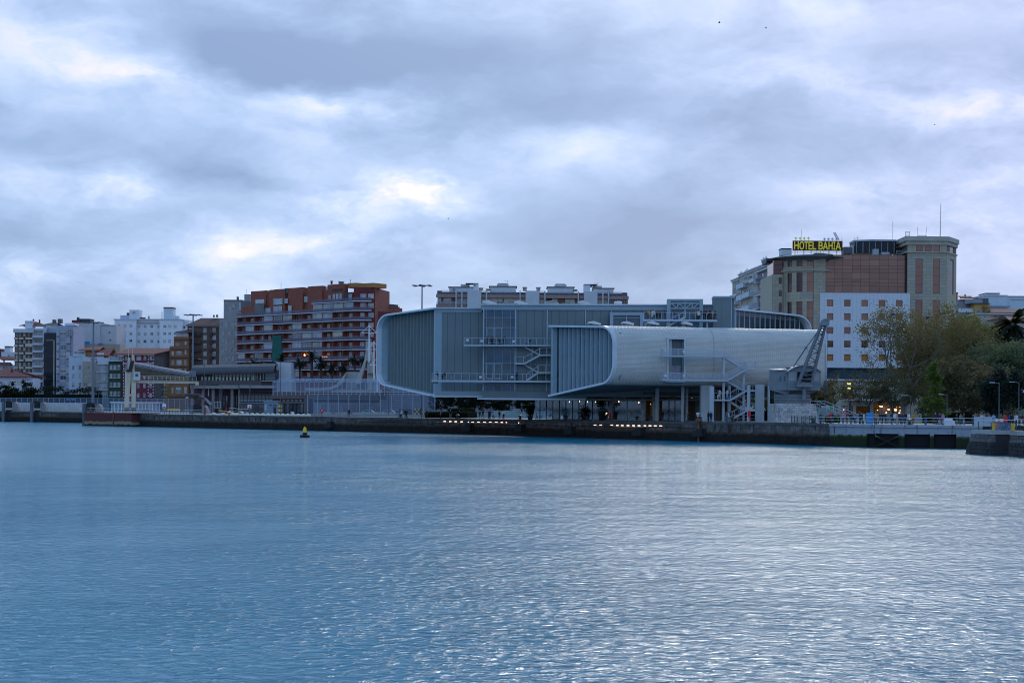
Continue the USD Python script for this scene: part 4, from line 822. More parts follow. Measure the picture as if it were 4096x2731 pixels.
# the edge continues: openings by pixel on each plane
hl = []
for x0, x1, y0, y1, F in ((3466, 3499, 1734, 1800, q0), (3501, 3594, 1734, 1800, q1), (3618, 3722, 1736, 1800, q1), (3733, 3825, 1737, 1800, q1)): hl.append((F, (F.x(x0, 1760), F.x(x1, 1760), -1.0, F.z((x0 + x1) / 2, y0))))
for F, lab in ((q0, 0), (q1, 1)):
    hs = [h for f_, h in hl if f_ is F]
    fb(F, 'front_wall', 'quay_green', rq, wall(MB(), .03, F.w - .01, -4, 3.05, -.05, .34, hs)); fb(F, 'coping_beam', 'quay_green', rq, MB().box(.02, F.w, -.22, .8, 3.06, 3.49))
    for h in hs: fb(F, 'opening', 'opening_shade', rq, MB().box(h[0], h[1], .3, .345, -1, h[3]))  # near-black sheet stands in for the shade inside each hole
xa_, xb_ = q1.x(3502, 1760), q1.x(3594, 1760)
fb(q1, 'crossed_brace', 'quay_green', rq, MB().bar((xa_, .12, .1), (xb_, .12, 1.75), .22, .45, up=(0, 1, 0)).bar((xa_, .05, 1.75), (xb_, .05, .1), .22, .45, up=(0, 1, 0)))
for px in (3609, 3727, 3832): fb(q1, 'pier', 'quay_green', rq, MB().box(q1.x(px, 1760) - .28, q1.x(px, 1760) + .28, -.3, .0, -4, 2.4))
for px in range(3842, 3905, 9): fb(q1, 'sheet_pile', 'quay_green', rq, MB().slab([(q1.x(px, 1760) - .18, -.25), (q1.x(px, 1760) + .18, -.25), (q1.x(px, 1760) + .1, -.04), (q1.x(px, 1760) - .1, -.04)], -4, 1.6 + nrng.uniform(0, .7)))
# stone landing with steps at the right edge
mat('landing_stone', (.12, .11, .105), .9, var=.45, scale=1.2, bump=.8); mat('landing_cap', (.36, .35, .34), .85, var=.2, bump=.4); mat('landing_wet', (.03, .028, .027), .85, var=.5, scale=1.0, bump=.8)
ld = thing('stone_landing', 'rough stone landing with weedy steps and pale cap stones at right edge', 'landing', (0, 0, 0))
lf = Fac(3888, 186, 4250, 168, z0=0); zc = 3.15
lz = lambda x, y: (3500 + x / 3.946, 1600 + y / 3.946)
sx0, sx1 = lf.x(lz(1850, 600)[0], 1750), lf.x(lz(2140, 600)[0], 1750); W = lf.w
fb(lf, 'body', 'landing_wet', ld, MB().box(.3, sx0 - .1, .4, 16, -4, zc - .5).box(sx1 + .1, W, .4, 16, -4, zc - .5).box(sx0 - .1, sx1 + .1, 6.5, 16, -4, zc - .5))
for (xa, xb) in ((0, sx0), (sx1, W)):
    z = -1.2; r_ = 0
    while z < zc - .52:
        h = min(nrng.uniform(.38, .55), zc - .5 - z); x = xa + (.0 if xa else -.8 + .28 * z)
        while x < xb - .1:
            w = min(nrng.uniform(.6, 1.3), xb - x)
            if xb - x - w < .3: w = xb - x
            o = nrng.uniform(-.06, .06) - (.35 - .1 * z if z < 2 else 0)
            fb(lf, 'stone_block', 'landing_wet' if z < 1.5 else 'landing_stone', ld, MB().hexa([(x + .02, o - .05, z + .015), (x + w - .02, o - .03, z + .015), (x + w - .02, .5, z + .015), (x + .02, .5, z + .015)], [(x + .04, o, z + h - .015), (x + w - .04, o, z + h - .015), (x + w - .04, .5, z + h - .015), (x + .04, .5, z + h - .015)])); x += w
        z += h; r_ += 1
    x = xa
    while x < xb - .1: w = min(nrng.uniform(1.6, 2.4), xb - x); fb(lf, 'cap_stone', 'landing_cap', ld, MB().box(x + .01, x + w - .01, -.12, 4.5, zc - .48, zc + nrng.uniform(0, .03))); x += w
for k in range(9):
    z = zc - .55 - k * .36; y = 5.2 - k * .58; fb(lf, 'step', 'landing_stone' if k < 2 else 'landing_wet', ld, MB().box(sx0 + .05, sx1 - .05 + k * .06, y, y + 1.6, z - .36, z))
railing_thing('slanted grey handrail beside the landing steps', [lf.world(sx1 + .3, -.1, .9), lf.world(sx1 + .3, 1.2, 2.2)], (.5,), 1.0, name='step_handrail', curve=False, h=.5)
# buoy
by = P(1219, 1750, 1); D = HC / ray(1219, 1749)[1]; bp = (ray(1219, 1749)[0] * D, D, 0)
B = thing('harbour_buoy', 'yellow topped black buoy floating before the quay', 'buoy', bp)
s_ = FPX / D; hh = lambda y: (1749.5 - y) / s_
MB().lathe([(19.5 / s_, -.4), (19.5 / s_, hh(1740.5)), (17 / s_, hh(1739))], n=20).build('float', M['rubber'], B, smooth=30); MB().lathe([(9 / s_, hh(1740)), (8.5 / s_, hh(1731)), (9 / s_, hh(1730))], n=16).build('neck', M['rubber'], B); MB().lathe([(8.2 / s_, hh(1730)), (8 / s_, hh(1722)), (6.5 / s_, hh(1714)), (3.5 / s_, hh(1709)), (1.2 / s_, hh(1707)), (.8 / s_, hh(1705))], n=16).build('cone', M['yellow_buoy'] if 'yellow_buoy' in M else mat('yellow_buoy', (.80, .52, .01), .4, var=.05), B, smooth=30)
# lifebuoys
def lifebuoy(px, py, lab, h0=1.1, white=True):
    g_ = on_edge(px, .5); L = thing('lifebuoy_station', lab, 'lifebuoy', g_)
    MB().tube([(0, 0, 0), (0, 0, 1.0)], .07, 8).build('post', M['red_paint'], L); s_ = FPX / g_[1]; r_ = .42
    MB().lathe([(.02, -.12), (r_ * .8, -.12), (r_, -.06), (r_, .06), (r_ * .8, .12), (.02, .12)], n=18).build('housing', M['red_paint'], L)
    hp = stage.GetPrimAtPath(L + '/housing'); UsdGeom.Xformable(hp).AddTransformOp().Set(Gf.Matrix4d(1, 0, 0, 0, 0, 0, 1, 0, 0, -1.25, 0, 0, 0, -.05, 1.4, 1))
    if white: MB().lathe([(.15, -.02), (.15, .02)], n=12).build('label_plate', M['white_paint'], L); hp = stage.GetPrimAtPath(L + '/label_plate'); UsdGeom.Xformable(hp).AddTransformOp().Set(Gf.Matrix4d(1, 0, 0, 0, 0, 0, 1, 0, 0, -1, 0, 0, 0, -.19, 1.38, 1))
lifebuoy(1281, 1660, 'red lifebuoy station with a white disc on the quay before the mesh fence')
for px, back, lab in ((2987, .5, 'tall red lifebuoy cover leaning by the foot of the outside stair'), (4022, 9.0, 'red lifebuoy cover on a post behind the painted banner')):
    g_ = on_edge(px, .6) if px < 3900 else P(px, 1625, 196) * (1, 1, 0) + (0, 0, 3.2); L = thing('lifebuoy_cover', lab, 'lifebuoy', g_)
    MB().tube([(0, 0, 0), (0, 0, 1.0)], .07, 8).build('post', M['red_paint'], L); MB().loft([[(x * w, y * .22, z) for x, y in ((-1, -1), (1, -1), (1, 1), (-1, 1))] for z, w in ((.85, .12), (1.0, .22), (1.4, .24), (1.75, .2), (1.9, .1))]).build('cover', M['red_paint'], L, smooth=40)
# concrete domes along the left quay
dk = klass('dome'); MB().lathe([(.95 * math.cos(a), .95 * math.sin(a) + .02) for a in np.linspace(0, math.pi / 2 - .02, 9)], n=20).build('shell', M['dome_cream'], dk, smooth=60); MB().lathe([(1.0, -.02), (1.0, .05), (.95, .06)], n=20).build('foot_ring', M['coping'], dk)
dpx = [843, 880.5, 918.5, 937, 958, 977, 997, 1017, 1039, 1060, 1079, 1099, 1119, 1139.5, 1159, 1181, 1202, 1222]
for i, px in enumerate(dpx):
    nth = ['leftmost', 'second', 'third', 'fourth', 'fifth', 'sixth', 'seventh', 'eighth', 'ninth', 'tenth', 'eleventh', 'twelfth', 'thirteenth', 'fourteenth', 'fifteenth', 'sixteenth', 'seventeenth', 'rightmost'][i]
    p = on_edge(px, .9); copy_of(dk, 'concrete_dome', f'cream half round concrete dome, {nth} in the row on the quay', 'dome', p, group='cream concrete domes on the quay edge', scale=.62)
# the hotel and its neighbours
def tilemat(name, cols, rough=.75, grime=.25, gc=(.16, .15, .14)):
    g = G(); r = g.m('fraction', g.m('add', g.n('geometry', 'random_per_island'), g.n('object_info', 'random'))); pos = g.n('geometry', 'position')
    k = len(cols); c = g.n('rgb_ramp', 'color', fac=r, ramp=[((i + .5) / k, cols[i]) for i in range(k)])
    q = g.n('vector_math', 'vector', math_type='multiply', vector1=pos, vector2=(1, 1, .25)); n = g.n('noise_texture', 'fac', vector=q, scale=.5, detail=6.0, roughness=.7)
    c = g.mix(g.mr(n, .5, .78, 0.0, grime), c, gc)
    M[name] = g.done(name, surface=g.n('principled_bsdf', 'BSDF', base_color=c, roughness=rough, specular_ior_level=.3)); return M[name]
tilemat('white_tile', [(.60, .62, .64), (.66, .67, .68), (.63, .65, .68), (.58, .61, .63), (.68, .69, .69)], .5, .3, (.36, .35, .32)); tilemat('sand_tile', [(.36, .31, .22), (.41, .36, .25), (.33, .30, .24), (.43, .37, .24), (.35, .32, .27)], .8, .3)
def copper(name, cols, rough=.05):
    g = G(); r = g.m('fraction', g.m('add', g.n('geometry', 'random_per_island'), g.n('object_info', 'random')))
    c = g.n('rgb_ramp', 'color', fac=r, ramp=[(i / (len(cols) - 1), x) for i, x in enumerate(cols)])
    M[name] = g.done(name, surface=g.n('principled_bsdf', 'BSDF', base_color=c, metallic=.55, roughness=rough, specular_ior_level=.6))
copper('copper_glass', [(.14, .078, .062), (.18, .095, .07), (.16, .09, .07), (.21, .115, .08)]); copper('plum_glass', [(.04, .022, .024), (.065, .034, .034), (.10, .05, .045)])
mat('amber_blind', (.42, .17, .04), .6, var=.25, scale=1.5); mat('stone_trim', (.40, .36, .28), .8, var=.2); mat('mullion_dark', (.035, .02, .02), .5, var=0); mat('stone_back', (.16, .145, .11), .9); mat('roof_slate', (.12, .12, .115), .85, var=.25); mat('roof_black', (.015, .017, .02), .5); mat('white_wall', (.62, .65, .67), .8, var=.08, streak=.3, streak_col=(.35, .35, .34)); mat('galv', (.38, .40, .42), .5)
mat('sign_red', (.11, .012, .015), .6, var=.1); g = G(); M['sign_yellow'] = g.done('sign_yellow', surface=g.n('principled_bsdf', 'BSDF', base_color=(.62, .60, .03), roughness=.5, emission_color=(.62, .6, .05), emission_strength=.12)); mat('star_grey', (.42, .45, .48), .5); mat('flag_cream', (.62, .55, .38), .6)
def tiles(parent, x0, x1, z0, z1, w, h, y, holes, m_, single=False, name='cladding_tile', gap=.02, th=.05):
    rows = max(1, int(round((z1 - z0) / h))); h = (z1 - z0) / rows; allm = MB(); n = 0
    for r in range(rows):
        za, zb = z0 + r * h + gap, z0 + (r + 1) * h - gap; k = max(1, int(round((x1 - x0) / w))); off = (w / 2 if r % 2 and single else 0)
        xs = sorted({x0, x1, *[x0 + off + (x1 - x0) * i / k for i in range(0, k + 1) if x0 < x0 + off + (x1 - x0) * i / k < x1 - .1]})
        for a, b in zip(xs[:-1], xs[1:]):
            segs = [(a + gap, b - gap)]
            for (hx0, hx1, hz0, hz1) in holes:
                if hz0 < (za + zb) / 2 < hz1:
                    ns = []
                    for s0, s1 in segs:
                        if hx1 <= s0 or hx0 >= s1: ns.append((s0, s1)); continue
                        if hx0 > s0 + .05: ns.append((s0, hx0))
                        if hx1 < s1 - .05: ns.append((hx1, s1))
                    segs = ns
            for s0, s1 in segs:
                if single and n < 300: MB().box(s0, s1, y - th + nrng.uniform(0, .015), y, za, zb).build(name, M[m_], parent); n += 1
                else: allm.box(s0, s1, y - th, y, za, zb)
    allm.build(name, M[m_], parent, kind='stuff')
Z6 = lambda x, y: (2850 + x / 2.0905, 800 + y / 2.0905)
HD = 345
FH = Fac(3128, HD, 3640, HD)
HT = thing('hotel', 'tall hotel of sand stone, white tiles and copper glass beneath a rooftop sign', 'hotel', FH.loc, FH.rz)
def hr(x0, y0, x1, y1, dy=0): a, b = Z6(x0, y0), Z6(x1, y1); return FH.rect(a[0], a[1], b[0], b[1], dy)
# white tiled front
xL, xR, zB, zT = hr(897, 778, 1650, 1403)
cols = ((955, 1010), (1100, 1155), (1244, 1300), (1389, 1445), (1534, 1590)); rws = ((833, 890), (947, 1005), (1062, 1118), (1176, 1233), (1290, 1346))
wins = [[hr(a, c, b, d) for a, b in cols] for c, d in rws]
flat = [w for r_ in wins for w in r_]
wall(MB(), xL, xR, zB, zT, 0, .4, flat).box(xL, xL + .3, .4, 2.2, zB, zT).box(xR - .3, xR, .4, 2.2, zB, zT).box(xL, xR, 2.2, 2.4, zB, zT).build('white_front', M['white_wall'], HT)
tiles(HT, xL, xR, zB, zT, 1.0, .55, -.001, flat, 'white_tile', gap=.012)
MB().box(xL - .06, xR + .06, -.1, .5, zT, zT + .08).build('coping', M['galv'], HT)
for k, r_ in enumerate(wins):
    for w in r_: window(HT, w, .27, M['mullion_dark'], M['copper_glass'], 1, 1, .05, blind=(.99 if k == 4 else None), blind_mat=M['amber_blind'])
# copper curtain wall
gy = 1.2; xs = [hr(v, 500, v, 500, gy)[0] for v in (942, 1020, 1088, 1168, 1240, 1312, 1395, 1470, 1547, 1629)]; zs = [hr(1200, v, 1200, v, gy)[3] for v in (782, 720, 688, 662, 607, 574, 550, 500, 459)]
for i in range(len(xs) - 1):
    for k in range(len(zs) - 1): MB().box(xs[i] + .03, xs[i + 1] - .03, gy, gy + .06, zs[k] + .03, zs[k + 1] - .03).build('glass_panel', M['copper_glass'], HT)
MB().box(xs[0], xs[-1], gy + .08, gy + 14, zs[0] - 1, zs[-1]).build('curtain_wall_core', M['mullion_dark'], HT)
# right tower
tx0, tx1, _, tzt = hr(1627, 306, 1955, 1403); tzb = -.2; cz_ = lambda y: hr(1800, y, 1800, y)[3]; cxx = lambda x: hr(x, 600, x, 600)[0]
th_ = [(cxx(a), cxx(b), cz_(d), cz_(c)) for a, b in ((1698, 1755), (1843, 1900)) for c, d in ((492, 778), (838, 1100))] + [(cxx(a), cxx(b), cz_(430), cz_(377)) for a, b in ((1700, 1755), (1772, 1830), (1845, 1900))]
rdep = 6.5; rx = hr(2037, 600, 2037, 600, rdep)[0]        # right face turns away at a slant
wall(MB(), tx0, tx1, tzb, cz_(345), 0, .3, th_).build('tower_front', M['stone_back'], HT)
tiles(HT, tx0, tx1, cz_(1100), cz_(440), 1.75, .78, -.002, th_, 'sand_tile', single=True, name='stone_tile'); tiles(HT, tx0, tx1, tzb, cz_(1100), 1.75, .78, -.002, th_, 'sand_tile')
tiles(HT, tx0, tx1, cz_(432), cz_(376), 1.2, .9, -.002, th_, 'sand_tile', name='stone_tile')
for w in th_:
    n = max(1, int(round((w[3] - w[2]) / 2.2))); window(HT, w, .06, M['mullion_dark'], M['copper_glass'], 1, n, .06)
# slanted right face as its own plane
ang = math.atan2(rdep, rx - tx1); Lr = math.hypot(rdep, rx - tx1)
def slant(mb): return mb.xf(ang, (tx1, 0, 0))
wr_ = [(Lr * .32, Lr * .72, cz_(780), cz_(495)), (Lr * .32, Lr * .72, cz_(430), cz_(378))]
slant(wall(MB(), 0, Lr, tzb, cz_(345), 0, .3, wr_)).build('tower_side', M['stone_back'], HT)
mb = MB(); z = cz_(1100)
while z < cz_(440):
    for a, b in ((0, Lr * .32), (Lr * .32, Lr * .72), (Lr * .72, Lr)):
        if not any(h[0] < (a + b) / 2 < h[1] and h[2] < z + .3 < h[3] for h in wr_): mb.box(a + .02, b - .02, -.05, -.002, z + .02, z + .76)
    z += .78
slant(mb).build('side_tile', M['sand_tile'], HT, kind='stuff')
for w in wr_: slant(MB().box(w[0], w[1], .1, .15, w[2], w[3])).build('side_pane', M['plum_glass'] if w[3] < cz_(440) else M['copper_glass'], HT)
MB().box(tx0, rx, 7.0, 13, tzb, cz_(345)).box(tx0 + .3, tx1 - .3, .31, 7, tzb, cz_(345)).build('tower_core', M['stone_back'], HT)
for (y0, y1, o) in ((307, 345, .7), (346, 376, .35), (432, 441, .35)):
    MB().slab([(tx0 - o, -o), (tx1 + o * .5, -o), (rx + o, rdep - o * .2), (rx + o, rdep + 6), (tx0 - o, rdep + 6)], cz_(y1), cz_(y0)).build('cornice', M['stone_trim'], HT)
# left round tower
R = (FH.x(3251) - FH.x(3128)); xc, yc = FH.x(3251), R
def A2(u): return math.asin(max(-1, min(1, u)))
def uu(x): return (FH.x(Z6(x, 0)[0]) - xc) / R
def arcp(a, r): return (xc + r * math.sin(a), yc - r * math.cos(a))
def arcblock(mb, a0, a1, r0, r1, z0, z1, n=4):
    o = [arcp(a0 + (a1 - a0) * i / n, r1) for i in range(n + 1)]; i_ = [arcp(a1 + (a0 - a1) * i / n, r0) for i in range(n + 1)]
    return mb.slab(o + i_, z0, z1)
wa = [(A2(uu(a)), A2(uu(b))) for a, b in ((598, 612), (638, 670), (704, 750), (785, 838))]
solids = [(-math.pi / 2, wa[0][0])] + [(wa[i][1], wa[i + 1][0]) for i in range(3)]
zrows = [(cz_(1500), cz_(1065)), (cz_(1065), cz_(835)), (cz_(778), cz_(607)), (cz_(580), cz_(482))]
zfull0, zfull1 = cz_(1500), cz_(478)
mb = MB(); arcblock(mb, -math.pi / 2, 0, R - .9, R - .45, tzb, zfull1, 12); mb.build('round_core', M['mullion_dark'], HT)
z = cz_(1150)
bands = [(cz_(835), cz_(778)), (cz_(607), cz_(580))]
while z < zfull1 - .2:
    h = .78; inb = any(b0 - .35 < z + .39 < b1 + .35 for b0, b1 in bands)
    for (a0, a1) in ([(-math.pi / 2, wa[0][0])] + [(solids[i][0], solids[i][1]) for i in range(1, 4)] if not inb else [(-math.pi / 2 + .39 * i, -math.pi / 2 + .39 * (i + 1)) for i in range(4)]):
        arcblock(MB(), a0 + .002, a1 - .002, R - .45, R, z + .012, z + h - .012, 3).build('stone_course', M['sand_tile'], HT)
    z += h
for (a0, a1) in wa:
    for (c, d) in ((1150, 835), (778, 607), (580, 482)):
        n = max(1, int(round((cz_(d) - cz_(c)) / 2.2)))
        for k in range(n):
            z0, z1 = cz_(c) + (cz_(d) - cz_(c)) * k / n, cz_(c) + (cz_(d) - cz_(c)) * (k + 1) / n
            arcblock(MB(), a0, a1, R - .4, R - .34, z0 + .03, z1 - .03, 2).build('tall_pane', M['plum_glass'] if a0 < -.4 else M['copper_glass'], HT)
fx0, fx1 = xc + .02, hr(945, 600, 945, 600)[0]
MB().box(fx0, fx1, .02, .4, tzb, zfull1).box(fx1 - .3, fx1, .4, 3, tzb, zfull1).build('flat_stone', M['stone_back'], HT); tiles(HT, fx0, fx1, cz_(1150), zfull1, 1.75, .78, .018, [], 'sand_tile', single=True, name='stone_tile')
MB().lathe([(R + .15, cz_(603)), (R + .45, cz_(596)), (R + .45, cz_(588)), (R + .1, cz_(582))], (xc, yc, 0), 48).box(xc, fx1 + .1, -.4, 3, cz_(600), cz_(586)).build('string_course', M['stone_trim'], HT)
MB().lathe([(R - .2, cz_(520)), (R + .2, cz_(500)), (R + 1.6, cz_(490)), (R + 2.5, cz_(484)), (R + 2.5, cz_(479)), (R + .5, cz_(464)), (.1, cz_(455))], (xc, yc, 0), 48).prism([(xc, cz_(482)), (hr(1000, 480, 1000, 480)[0], cz_(478)), (hr(985, 480, 985, 480)[0], cz_(466)), (xc, cz_(456))], -2.2, 6).build('flared_cornice', M['roof_slate'], HT, smooth=30)
MB().box(xc + 1.0, xs[0] + 1, 3, 15, tzb, zfull1).build('body', M['stone_back'], HT)
# roof things
def hb(name, m_, x0, y0, x1, y1, d0, d1): a = hr(x0, y0, x1, y1, d0); MB().box(a[0], a[1], d0, d1, a[2], a[3]).build(name, M[m_], HT); return a
hb('roof_room', 'white_wall', 575, 410, 662, 462, 8, 11); hb('roof_room_cap', 'roof_black', 572, 404, 662, 411, 7.9, 11.2)
a = hr(1195, 344, 1545, 442, 5); MB().slab([(a[0], 6.5), (a[0] + 4, 5), (a[1] - .5, 5), (a[1], 6), (a[1], 11), (a[0], 11)], a[2], a[3]).build('plant_screen', M['roof_black'], HT); MB().slab([(a[0] - .1, 6.4), (a[0] + 4, 4.85), (a[1] - .4, 4.85), (a[1] + .1, 5.9), (a[1] + .1, 11.1), (a[0] - .1, 11.1)], a[3], a[3] + .4).build('plant_screen_cap', M['galv'], HT)
for i in range(7): hb('screen_post', 'galv', 1205 + i * 52, 350, 1208 + i * 52, 442, 4.9, 5.0)
hb('air_handler', 'roof_slate', 1100, 392, 1165, 452, 6, 9); hb('air_handler', 'galv', 1168, 378, 1193, 452, 6.5, 9); hb('roof_unit', 'galv', 1345, 410, 1390, 458, 3.5, 5); hb('roof_unit', 'galv', 1415, 436, 1480, 458, 3.5, 5)
rr = MB(); za = hr(1000, 452, 1000, 452, 2)[3]; zb_ = hr(1000, 425, 1000, 425, 2)[3]; rail(rr, [(hr(662, 0, 662, 0, 2)[0], 2, za), (hr(1090, 0, 1090, 0, 2)[0], 2, za)], zb_ - za, .04, 1.5, 2); rail(rr, [(hr(1545, 0, 1545, 0, 2)[0], 2.5, za), (hr(1627, 0, 1627, 0, 2)[0], 2.5, za)], (zb_ - za) * 1.2, .04, 1.5, 2); rr.build('roof_railing', M['galv'], HT)
for x, y0, y1, r_ in ((742, 248, 340, .05), (1508, 182, 350, .05), (1210, 305, 345, .05), (1082, 318, 340, .05), (1190, 325, 380, .04)): q = hr(x, y0, x, y1, 3); MB().tube([(q[0], 3, q[2]), (q[0], 3, q[3])], r_, 5).build('aerial', M['galv'], HT)
q = hr(1210, 316, 1210, 316, 3); MB().bar((q[0] - .9, 3, q[3]), (q[0] + .4, 3, q[3]), .05).build('aerial_arm', M['galv'], HT)
for o in (0, 1): q0_, q1_ = hr(1045 - 22 * 0 + o * 14, 336, 1045, 336, 6), hr(1012 + o * 12, 272, 1012, 272, 6); MB().tube([(q0_[0], 6, q0_[2]), (q1_[0], 6, q1_[2])], .12, 6).build('flue', M['galv'], HT)
q = hr(1905, 30, 1905, 303, 4); MB().tube([(q[0], 4, q[2] - .3), (q[0] + .1, 4, q[3])], (.13, .07), 8).build('flagpole', M['flag_cream'], HT)
q = hr(1612, 265, 1650, 312, 1); rail(MB(), [(q[0], 1, q[2]), (q[1], 1, q[2])], q[3] - q[2], .05, 2.2, 3).build('tower_ladder', M['roof_slate'], HT)
q = hr(1712, 225, 1790, 305, 3); MB().bar((q[0] + .2, 3, q[2]), (q[0], 3, q[3]), .08).bar((q[1] - .2, 3, q[2]), (q[1], 3, q[3]), .08).bar((q[0], 3, q[2] + .2), (q[1], 3, q[2] + .2), .15).build('window_cradle', M['galv'], HT)
# left stone wing and its glass box
lw = hr(500, 622, 582, 940, 3); lh = [hr(553, c, 579, d, 3) for c, d in ((653, 708), (765, 817), (870, 936))]
wall(MB(), lw[0], lw[1] + .3, tzb, lw[3], 3, 3.3, lh).build('wing_front', M['stone_back'], HT); tiles(HT, lw[0], lw[1] + .1, cz_(1150), lw[3], 1.5, .78, 2.998, lh, 'sand_tile', single=True, name='stone_tile')
for w in lh: window(HT, w, 3.06, M['mullion_dark'], M['plum_glass'], 1, 2, .06)
MB().slab([(lw[0], 3.31), (lw[1] + 1, 3.31), (lw[1] + 1, 18), (lw[0] - .3, 18)], tzb, lw[3] - .02).build('wing_body', M['sand_tile'], HT)
w = hr(508, 505, 585, 620, 4); MB().box(w[0], w[1], 4, 12, w[2], w[3]).build('glass_box', M['plum_glass'], HT)
for i in range(1, 3): MB().box(w[0], w[1], 3.96, 4.0, w[2] + (w[3] - w[2]) * i / 3 - .03, w[2] + (w[3] - w[2]) * i / 3 + .03).build('mullion', M['mullion_dark'], HT)
a = hr(450, 488, 560, 525, 9); MB().box(a[0], a[1], 9, 15, a[2], a[3]).build('roof_room', M['roof_black'], HT)
# base: dark glazing, pale band, lit shops under an awning
bx0, bx1 = FH.x(3262), FH.x(3640); zc = lambda y: FH.z(3450, y)
MB().box(bx0, bx1, 1.0, 1.2, zc(1517), zB).build('dark_glazing', M['glass_teal'], HT); MB().box(bx0, bx1, -.6, 1.4, zc(1523), zc(1517)).build('pale_band', M['white_wall'], HT)
sh = [FH.rect(x0, y0, x1, y1) for x0, y0, x1, y1 in ((3300, 1622, 3350, 1652), (3365, 1621, 3412, 1652), (3424, 1624, 3480, 1654), (3494, 1606, 3560, 1654), (3564, 1606, 3622, 1654), (3366, 1546, 3412, 1596))]
sh = [(a, b, max(.05, c), d) for a, b, c, d in sh]
wall(MB(), bx0, bx1, 0, zc(1523), .0, .5, sh).build('ground_floor_wall', M['stone_trim'], HT)
mat('shop_wall', (.45, .28, .13), .8, var=.5, scale=.8)
MB().box(bx0 + .2, bx1 - .2, 4.5, 4.7, 0, zc(1523)).box(bx0 + .2, bx1 - .2, .5, 4.5, zc(1600), zc(1598)).build('shop_interior', M['shop_wall'], HT)
for w in sh: window(HT, w, .15, M['mullion_dark'], M['clear_pane'], 2, 1, .08)
for px, py, r_ in ((3400, 1635, .35), (3375, 1638, .12), (3526, 1625, .3), (3555, 1637, .3), (3582, 1639, .38), (3600, 1628, .15), (3602, 1641, .2), (3585, 1627, .12), (3519, 1624, .18), (3598, 1651, .25), (3510, 1640, .15), (3545, 1650, .2)):
    q = FH(px, py, 2.0); MB().ball((q[0], 2.0, q[1]), r_, 1, (1, 1, .7)).build('shop_lamp', M['lamp_warm'], HT)
MB().hexa([(FH.x(3385), -3.0, zc(1602)), (FH.x(3628), -3.0, zc(1602)), (FH.x(3628), -.05, zc(1600)), (FH.x(3385), -.05, zc(1600))], [(FH.x(3385), -3.0, zc(1600)), (FH.x(3628), -3.0, zc(1600)), (FH.x(3628), -.05, zc(1596)), (FH.x(3385), -.05, zc(1596))]).build('awning', M['white_wall'], HT)
# the sign, a thing standing on the roof
SG = thing('rooftop_sign', 'red rooftop hotel sign in yellow capitals with rows of stars above', 'sign', FH.loc, FH.rz)
a = hr(672, 341, 1088, 422, 1.5); MB().box(a[0], a[1], 1.5, 2.0, a[2], a[3]).build('board', M['sign_red'], SG)
for i in range(1, 12): MB().box(a[0] + .05, a[1] - .05, 1.46, 1.495, a[2] + (a[3] - a[2]) * i / 12 - .05, a[2] + (a[3] - a[2]) * i / 12 + .05).build('slat', M['sign_red'], SG)
H_ = (a[3] - a[2]); lx = lambda x: hr(x, 0, x, 0, 1.4)[0]
for wd, xa, xb in (('HOTEL', 684, 868), ('BAHIA', 889, 1078)):
    cells = {'HOTEL': [('H', 684, 724), ('O', 729, 768), ('T', 770, 802), ('E', 805, 834), ('L', 838, 869)], 'BAHIA': [('B', 889, 925), ('A', 926, 967), ('H', 972, 1007), ('I', 1013, 1028), ('A', 1032, 1076)]}[wd]
    for ch_, c0, c1 in cells: MB().text(ch_, lx(c0), a[2] + H_ * .1, H_ * .78, 1.4, .12, bold=True, fit=lx(c1) - lx(c0)).build('letter', M['sign_yellow'], SG)
def star(x, y, r_, m_):
    q = hr(x, y, x, y, 1.6); pts = [(q[0] + (r_ if i % 2 == 0 else r_ * .42) * math.sin(i * math.pi / 5), q[3] + (r_ if i % 2 == 0 else r_ * .42) * math.cos(i * math.pi / 5)) for i in range(10)]
    MB().prism(pts[::-1], 1.55, 1.7).build('star', M[m_], SG); MB().box(q[0] - .04, q[0] + .04, 1.6, 1.66, a[3], q[3] - r_ * .6).build('star_post', M['galv'], SG)
for x in (697, 733, 767, 803): star(x, 320, .42, 'sign_yellow')
for x in (937, 970, 1003, 1037): star(x, 327, .4, 'star_grey')
for x in (690, 760, 830, 900, 970, 1040): q = hr(x, 424, x, 458, 1.8); MB().box(q[0] - .05, q[0] + .05, 1.7, 1.85, q[2], a[2]).build('sign_post', M['galv'], SG)
